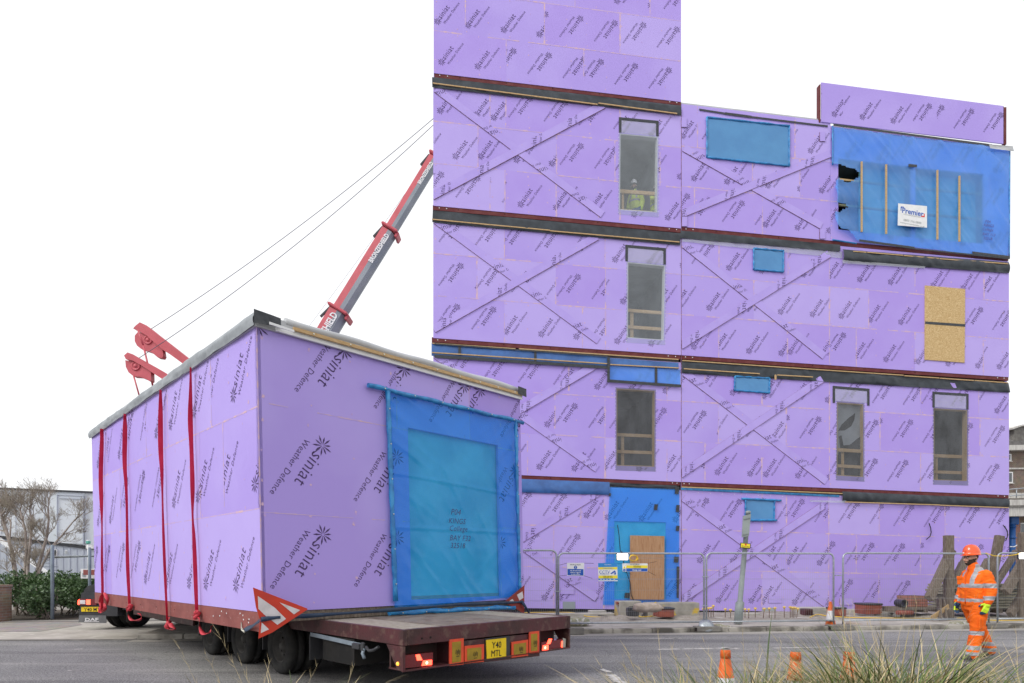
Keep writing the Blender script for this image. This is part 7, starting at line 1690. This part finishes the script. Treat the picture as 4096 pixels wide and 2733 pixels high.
HELM = mat('orange_helmet', (.85, .10, .01), .25, c2=(.78, .085, .01), ns=4, spec=.6, coat=.4)
BOOT = mat('dusty_black_boot', (.05, .045, .045), .7, c2=(.12, .11, .10), ns=12)
EYEW = mat('eye', (.5, .48, .46), .3); EYED = mat('iris', (.03, .02, .015), .2)
def make_person(label, base, f, group=None, pose=None, main=True, helm=HELM, vest=None, scale=1.0, lean_f=0.0, cat='person'):
    C0 = Vector(base); f = Vector((f[0], f[1], 0)).normalized(); l = Vector((-f.y, f.x, 0))
    P = lambda a, b, z: C0 + (l * a + f * b) * scale + up * z * scale
    t = thing('person', label, cat, C0, group)
    pz = pose
    # --- body
    mb = MB(); hf = Vector(pz['hf']).normalized(); hl = Vector((-hf.y, hf.x, 0)); H = P(*pz['head']); s = scale
    hp = lambda a, b, c: H + (hl * a + hf * b) * s + up * c * s
    ball(mb, hp(0, -.012, .035), (.078 * s, .098 * s, .105 * s), hl, hf, 20)
    ball(mb, hp(0, .012, -.045), (.062 * s, .078 * s, .078 * s), hl, hf, 18)
    ball(mb, hp(0, .055, -.085), (.032 * s, .03 * s, .028 * s), hl, hf, 12)
    limb(mb, [hp(0, .078, .018), hp(0, .096, -.008), hp(0, .110, -.030)], [.009 * s, .012 * s, .016 * s], 10, 3)
    for q in (-1, 1):
        ball(mb, hp(q * .015, .094, -.034), (.010 * s, .012 * s, .009 * s), hl, hf, 8); ball(mb, hp(q * .033, .072, .028), (.024 * s, .014 * s, .008 * s), hl, hf, 10)
        ball(mb, hp(q * .040, .058, -.022), (.024 * s, .022 * s, .022 * s), hl, hf, 10)
        limb(mb, [hp(q * .078, -.012, .022), hp(q * .086, -.022, .010), hp(q * .082, -.016, -.022), hp(q * .074, -.006, -.034)], [.009 * s, .012 * s, .011 * s, .007 * s], 8, 3)
    ball(mb, hp(0, .086, -.062), (.024 * s, .012 * s, .006 * s), hl, hf, 10); ball(mb, hp(0, .084, -.073), (.021 * s, .012 * s, .007 * s), hl, hf, 10)
    limb(mb, [hp(0, -.02, -.04), P(*pz['neck']), P(pz['neck'][0], pz['neck'][1] - .01, 1.40)], [.056 * s, .058 * s, .075 * s], 14)
    for sd in ('L', 'R'):
        q = 1 if sd == 'L' else -1
        limb(mb, [P(*p) for p in pz['arm' + sd][:3]], [.055 * s, .044 * s, .030 * s], 12)
        limb(mb, [P(*p) for p in pz['leg' + sd]], [.085 * s, .055 * s, .042 * s], 12)
    rings(mb, [(P(0, 0, .84), .14 * s, .10 * s), (P(0, 0, .95), .155 * s, .115 * s), (P(0, 0, 1.08), .145 * s, .11 * s), (P(.0, .01, 1.25), .165 * s, .12 * s), (P(0, 0, 1.38), .17 * s, .10 * s), (P(0, 0, 1.44), .10 * s, .08 * s)], l, f)
    def hm(c):
        d = (c - H) / s; x, y, z = d.dot(hl), d.dot(hf), d.z
        if z < -.14 or z > .2: return 0
        if z < -.022 - max(0, .05 - y) * -.3 and y > -.03 and not (abs(x) < .026 and -.070 < z < -.054 and y > .05) and not (abs(x) < .035 and z > -.046) and z > -.125 and (z < -.045 or abs(x) > .045): return 1
        if z > .0 and y < -.03 and abs(x) < .085: return 1
        if .020 < z < .031 and .016 < abs(x) < .052 and y > .05: return 1
        return 0
    body = fuse(mb, 'body', [SKIN, BEARD], .009 if main else .016, 2, t, hm)
    if main:
        for q in (-1, 1):
            e = MB(); e.lathe([(.0, -.008), (.007, -.006), (.0105, 0), (.007, .006), (.0, .008)], hp(q * .032, .079, .010), hf, 10, 0); e.lathe([(.0055, .007), (.0, .0095)], hp(q * .032 - .002, .079, .010), hf, 8, 1); e.build('eye', [EYEW, EYED], body)
    # --- helmet
    mb = MB(); n = 30; tilt = hf * .06 + up; tilt.normalize(); hc = hp(0, -.010, .062)
    prof = [(1.0, .0), (1.0, .03), (.96, .065), (.84, .105), (.62, .135), (.34, .150), (.01, .156)]
    b = len(mb.v)
    for r, h in [(1.13, -.006), (1.12, -.012), (1.04, .0)] + prof:
        for k in range(n):
            a = 2 * pi * k / n; x, y = cos(a), sin(a); fr = max(0, y); e = r + (.16 * fr * fr if r > 1.05 else 0)
            rz = .018 * max(0, 1 - abs(x) * 3.2) * (h > .04); mb.v.append(tuple(hc + (hl * x * .105 * e + hf * y * .128 * e + tilt * (h * 1.0 + rz * .5 - (.012 * fr if r > 1.05 else 0))) * s))
    for i in range(len(prof) + 2):
        for k in range(n): k2 = (k + 1) % n; mb.f.append((b + i * n + k, b + i * n + k2, b + (i + 1) * n + k2, b + (i + 1) * n + k)); mb.m.append(0); mb.sm.append(True)
    mb.f.append(tuple(b + k for k in range(n - 1, -1, -1))); mb.m.append(1); mb.sm.append(False)
    if main:
        for q in (-1, 0, 1): limb(mb, [hc + (hl * q * .035 + hf * .10 + up * .085) * s, hc + (hl * q * .035 + hf * .03 + up * .146) * s, hc + (hl * q * .03 - hf * .06 + up * .135) * s], [.006, .010, .006], 8)
        mb.box(hc + hf * .131 + up * .022, (.03, .012, .02), 2, rot=Matrix((hl, hf, up)).transposed(), bev=.004)
    mb.build('helmet', [helm, BEARD, M['white']], t)
    # --- jacket
    mb = MB(); J = pz['jac']
    rings(mb, [(P(a, b_, z), w * s, d * s) for a, b_, z, w, d in J], l, f)
    for sd in ('L', 'R'):
        A = [P(*p) for p in pz['arm' + sd][:3]]; limb(mb, [A[0], A[0].lerp(A[1], .5), A[1], A[1].lerp(A[2], .6), A[2].lerp(A[1], .04)], [(.070 if main else .07) * s, .080 * s, .074 * s, .066 * s, .052 * s], 16)
    limb(mb, [P(pz['neck'][0] * .9, pz['neck'][1] * .8, 1.40), P(pz['neck'][0], pz['neck'][1] + .005, 1.50)], [.098 * s, .073 * s], 18)
    bands = pz.get('bands', [(1.155, 1.223), (.936, .985)]); sb = pz.get('sbands', [(1.155, 1.228), (.964, 1.030)])
    Lp = [[P(*p) for p in pz['arm' + sd][:3]] for sd in ('L', 'R')]
    def jm(c):
        z = (c.z - C0.z) / s; d = (c - C0) / s; x, y = d.dot(l), d.dot(f); arm = abs(x) > .185
        for a, b_ in (sb if arm else bands):
            if a < z < b_: return 1
        if not arm and z > 1.19 and abs(abs(x) - .095) < .030 and (y > 0 or z > 1.36): return 1
        return 0
    fuse(mb, 'jacket', [vest or HIVIS, SILV], .009 if main else .02, 3, t, jm, wr=.0085 if main else .004, wf=8)
    if main:
        mb = MB()
        for q in (-.085, ): 
            c = P(q - .02, .165, 1.315); mb.box(c, (.11, .012, .05), 0, rot=Matrix((l, f, up)).transposed(), bev=.006); mb.box(P(q - .02, .158, 1.26), (.105, .010, .11), 0, rot=Matrix((l, f, up)).transposed(), bev=.006)
        mb.build('chest_pocket', HIVIS, t)
        mb = MB(); mb.tube([P(.0, .115, 1.46), P(.0, .165, 1.38), P(.0, .172, 1.2), P(.0, .175, 1.0), P(0, .17, .90)], .006, 6); mb.build('zip', mat('zip_orange', (.7, .10, .01), .6), t)
    # --- trousers
    mb = MB()
    rings(mb, [(P(0, 0, .80), .145 * s, .125 * s), (P(0, 0, .86), .165 * s, .135 * s), (P(0, 0, .95), .16 * s, .13 * s)], l, f)
    for sd in ('L', 'R'):
        A = [P(*p) for p in pz['leg' + sd]]; k = A[1].lerp(A[2], .5)
        limb(mb, [A[0], A[0].lerp(A[1], .5), A[1], k, A[2] + up * .02], [.118 * s, .112 * s, .094 * s, .088 * s, .093 * s], 16)
    knees = pz.get('tb', {'L': [(.415, .478), (.185, .25), (.09, .15)], 'R': [(.22, .285), (.12, .18)]})
    mid = [P(*pz['leg' + sd][1]) for sd in ('L', 'R')]; ank = [P(*pz['leg' + sd][2]) for sd in ('L', 'R')]
    def tm(c):
        z = (c.z - C0.z) / s
        dl = [min((c - mid[i].lerp(ank[i], k / 6)).length for k in range(7)) for i in (0, 1)]; sd = 'L' if dl[0] < dl[1] else 'R'
        for a, b_ in knees[sd]:
            if a < z < b_: return 1
        return 0
    fuse(mb, 'trousers', [HIVIS if vest is None else M['bluepaint'], SILV], .011 if main else .02, 2, t, tm if vest is None else None, wr=.010 if main else .004, wf=7)
    if main:
        mb = MB(); c = P(.19, .085, .60); mb.box(c, (.02, .15, .16), 0, rot=Matrix((l, (f + l * .5).normalized(), up)).transposed(), bev=.008); mb.build('leg_pocket', HIVIS, t)
    # --- boots
    for sd in ('L', 'R'):
        A = P(*pz['leg' + sd][2]); tf, tz = pz['foot' + sd]; mb = MB(); F = (f * cos(tz) + up * sin(tz)).normalized()
        limb(mb, [A + up * .03, A - up * .02 * s - f * .02], [.05 * s, .052 * s], 12); limb(mb, [A - f * .03 * s - up * .045 * s, A + F * .08 * s - up * .045 * s, A + F * .165 * s - up * .052 * s], [.044 * s, .043 * s, .036 * s], 12)
        fuse(mb, 'boot', [BOOT], .010 if main else .02, 2, t)
    # --- gloves
    for sd in ('L', 'R'):
        A = [P(*p) for p in pz['arm' + sd]]; W_, Hd = A[2], A[3]; d = (Hd - W_).normalized(); q = 1 if sd == 'L' else -1
        pn = (l * -q * .9 + f * -.2).normalized()           # palm faces the thigh
        wd = d.cross(pn).normalized()
        if wd.dot(f) < 0: wd = -wd
        sg_ = s * 1.18
        mb = MB(); limb(mb, [W_ - d * .05, W_ + d * .01, W_ + d * .04], [.040 * sg_, .034 * sg_, .036 * sg_], 14)
        for k, wv in enumerate((-.026, -.009, .009, .026)): limb(mb, [W_ + d * .03 + wd * wv * .7 * sg_, W_ + d * .095 * sg_ + wd * wv * sg_], [.017 * sg_, .016 * sg_], 10)
        for k, (wv, L_, cu) in enumerate(((.030, .062, .6), (.011, .075, .75), (-.009, .070, .85), (-.028, .055, 1.0))):
            b0 = W_ + (d * .100 + wd * wv) * sg_; d1 = (d + pn * .25 * cu + wd * wv * 2).normalized(); b1 = b0 + d1 * L_ * .45 * sg_; d2 = (d + pn * .9 * cu).normalized(); b2_ = b1 + d2 * L_ * .33 * sg_; b3_ = b2_ + (d + pn * 1.6 * cu).normalized() * L_ * .25 * sg_
            limb(mb, [b0, b1, b2_, b3_], [.0115 * sg_, .011 * sg_, .010 * sg_, .009 * sg_], 9, 3)
        th0 = W_ + (d * .03 + wd * .028) * sg_; th1 = th0 + (d * .45 + wd * .7 + pn * .3).normalized() * .042 * sg_; th2 = th1 + (d * .8 + wd * .35 + pn * .35).normalized() * .032 * sg_
        limb(mb, [th0, th1, th2], [.016 * sg_, .0135 * sg_, .011 * sg_], 9, 3)
        def gm(c, W_=W_, d=d, pn=pn, wd=wd):
            e = (c - W_) / (s * 1.18); return 1 if (e.dot(d) > .138 or (e.dot(pn) > .006 and e.dot(d) > .02)) else 0
        fuse(mb, 'glove', [GLIME, GNAVY], .0048 if main else .012, 1, t, gm)
    return t
O_ = .03
POSE = dict(head=(-.02, .045, 1.625), neck=(0, .01, 1.50), hf=(-1.0, -.0, 0),
    armL=[(.172, -.04, 1.37), (.232, -.06, 1.13), (.245, .015, .925), (.24, .065, .80)],
    armR=[(-.160, -.02, 1.37), (-.205, .0, 1.13), (-.215, .085, .93), (-.215, .125, .80)],
    legL=[(.090, .01, .86), (.092, .055, .47), (.085, .135, .105)], legR=[(-.085, -.01, .86), (-.085, -.19, .47), (-.085, -.37, .14)],
    footL=(0, .05), footR=(0, -.22),
    jac=[(0, .0, .865, .165, .145), (0, .0, .90, .180, .160), (0, 0, .95, .182, .163), (0, .005, 1.05, .178, .165), (0, .01, 1.18, .182, .165), (0, .0, 1.30, .185, .155), (0, -.015, 1.375, .170, .130), (0, -.02, 1.43, .125, .100), (0, -.01, 1.475, .080, .078)])
gp = gnd(3898, 2641)
make_person('bearded man in orange hi-vis suit, orange helmet and lime gloves walking left', (gp.x, gp.y, 0), (-.985, -.17), pose=POSE)
WP = dict(POSE); WP.update(hf=(-.3, -.9, 0), bands=[(1.10, 1.15)], sbands=[], tb={'L': [], 'R': []}, legR=[(-.095, 0, .86), (-.10, 0, .47), (-.10, 0, .10)], legL=[(.095, 0, .86), (.1, 0, .47), (.1, 0, .10)], footR=(0, 0), footL=(0, 0))
VEST = mat('yellow_hi_vis_vest', (.62, .75, .10), .7, c2=(.52, .65, .08), ns=8)
for px, o, lb, fx, w2 in ((2540, -.62, 'worker in white helmet and yellow vest inside the top storey window', (-.5, -.9), {}), (2622, -.75, 'second worker in yellow vest at the right side of the top storey window', (.7, -.7), dict(armR=[(-.205, -.02, 1.40), (-.30, .10, 1.22), (-.25, .34, 1.28), (-.24, .42, 1.30)]))):
    u = FP.uz(px, 800, o)[0]; p = FP.W(u, lB(u) - .03, o); q = dict(WP); q.update(w2)
    make_person(lb, p, fx, 'workers inside the building', q, False, M['conewhite'], VEST, scale=.93)
# ------------------------------------------------------------------ ornamental grass in the foreground bed
rg = random.Random(42); gm = MB()
mb = MB(); mb.grid(lambda a, b: Vector((-4.5 + 13 * a, 1.2 + 2.9 * b, .015 + .05 * (1 - abs(2 * b - 1)) + .02 * noise.noise(Vector((a * 30, b * 9, 0))))), 60, 12); struct(mb, 'planting_bed', M['soil'])
def blade(root, d, L_, w, bend, m, seed=False):
    n = 8; pts = []; p = root.copy(); v = d.copy()
    for i in range(n + 1):
        pts.append(p.copy()); v = (v + Vector((bend.x, bend.y, -abs(bend.length) * .65)) * (.35 + i * .22) / n).normalized(); p = p + v * L_ / n
    side = v.cross(up)
    if side.length < .01: side = Vector((1, 0, 0))
    side.normalize(); side = (side + Vector((rg.uniform(-.8, .8), rg.uniform(-.3, .3), 0))).normalized(); b = len(gm.v)
    for i, q in enumerate(pts):
        ww = w * (1 - (i / n) ** 3.2) + .0004; gm.v += [tuple(q - side * ww), tuple(q + side * ww)]
    for i in range(n): a = b + 2 * i; gm.f.append((a, a + 1, a + 3, a + 2)); gm.m.append(m); gm.sm.append(True)
    if seed:
        for i in range(3, n + 1):
            for k in range(4):
                q = pts[i - 1].lerp(pts[i], rg.random()); dd = (v * .8 + Vector((rg.uniform(-.6, .6), rg.uniform(-.4, .4), rg.uniform(-.1, .6)))).normalized() * rg.uniform(.03, .09); s = Vector((.0010, 0, .0010)); c = len(gm.v)
                gm.v += [tuple(q - s), tuple(q + s), tuple(q + dd)]; gm.f.append((c, c + 1, c + 2)); gm.m.append(m); gm.sm.append(False)
def clump(px, Y, pytop, n, spread=.30, dry=.45, lean_=0.0, stalk=.04):
    c = at(px, 2275, Y); H = EYE - (pytop - HY) / FL * Y
    for _ in range(n):
        a = rg.uniform(0, 2 * pi); r = abs(rg.gauss(0, 1)) * .085; root = Vector((c.x + cos(a) * r, Y + sin(a) * r, .02)); tilt = abs(rg.gauss(0, spread)); az = rg.uniform(0, 2 * pi)
        d = Vector((cos(az) * tilt + lean_, sin(az) * tilt, 1)).normalized(); L_ = H * rg.choice((rg.uniform(.85, 1.15), rg.uniform(.95, 1.3))) / max(.55, d.z); bb = Vector((d.x, d.y, 0)); bb = (bb.normalized() if bb.length > .01 else Vector((1, 0, 0))) * rg.uniform(.5, 2.0)
        k = rg.random(); m = 2 if k < dry * .5 else (1 if k < dry else (3 if k < dry + .25 else 0))
        blade(root, d, L_, rg.uniform(.0028, .0072), bb, m)
    for _ in range(int(n * stalk)):
        az = rg.uniform(0, 2 * pi); d = Vector((cos(az) * .28 + lean_, sin(az) * .2, 1)).normalized(); blade(Vector((c.x, Y, .02)), d, H * rg.uniform(1.05, 1.35), .0016, Vector((d.x, d.y, 0)) * .5, 2, True)
for px, Y, pt, n, ln in ((2480, 3.9, 2774, 48, -.15), (2600, 3.8, 2724, 136, -.15), (2700, 3.6, 2706, 208, -.12), (2800, 3.9, 2709, 240, -.12), (2900, 3.5, 2719, 264, .0), (3000, 3.9, 2674, 264, .05), (3100, 3.6, 2719, 264, 0), (3200, 3.9, 2706, 256, .0), (3290, 3.5, 2699, 264, .05), (3370, 3.8, 2694, 264, .0), (3450, 3.5, 2622, 288, -.03),
                         (3530, 3.8, 2587, 288, -.03), (3610, 3.5, 2587, 304, .05), (3690, 3.8, 2612, 288, .05), (3760, 3.5, 2724, 272, .05), (3840, 3.8, 2779, 192, .0), (3930, 3.5, 2784, 192, .0), (4010, 3.8, 2729, 256, .0), (4090, 3.5, 2694, 240, 0), (4180, 3.8, 2674, 160, 0)):
    clump(px, Y, pt, int(n * 1.7), .27, .42, lean_=ln, stalk=.012)
    clump(px + 45, Y - .25, pt + 25, int(n * 1.1), .30, .42, lean_=ln, stalk=.0)
for px, Y, pt, n in ((3560, 3.6, 2450, 14), (3620, 3.7, 2470, 12), (3480, 3.7, 2500, 10), (2920, 3.7, 2560, 9), (3080, 3.7, 2570, 9), (4040, 3.6, 2560, 8)): clump(px, Y, pt, n, .14, .2, 0, .0)
for px, Y, pt, n in ((860, 3.7, 2715, 26), (960, 3.6, 2700, 46), (1060, 3.7, 2680, 50), (1150, 3.6, 2680, 46), (1260, 3.7, 2705, 30), (1400, 3.6, 2720, 16)): clump(px, Y, pt, n, .42, .6, 0, .05)
G0 = mat('grass_green', (.085, .15, .03), .6, c2=(.17, .21, .06), ns=3); G1 = mat('grass_straw', (.36, .30, .13), .7, c2=(.27, .22, .10), ns=4); G2 = mat('grass_pale_straw', (.52, .43, .25), .7, c2=(.48, .38, .22), ns=4); G3 = mat('grass_dark', (.055, .085, .03), .6, c2=(.12, .12, .05), ns=3)
o = gm.build('ornamental_grass', [G0, G1, G2, G3]); tag(o, 'tall green and straw coloured ornamental grass along the bottom of the photo', 'grass', None, 'stuff')
print('GRASS', len(gm.f))
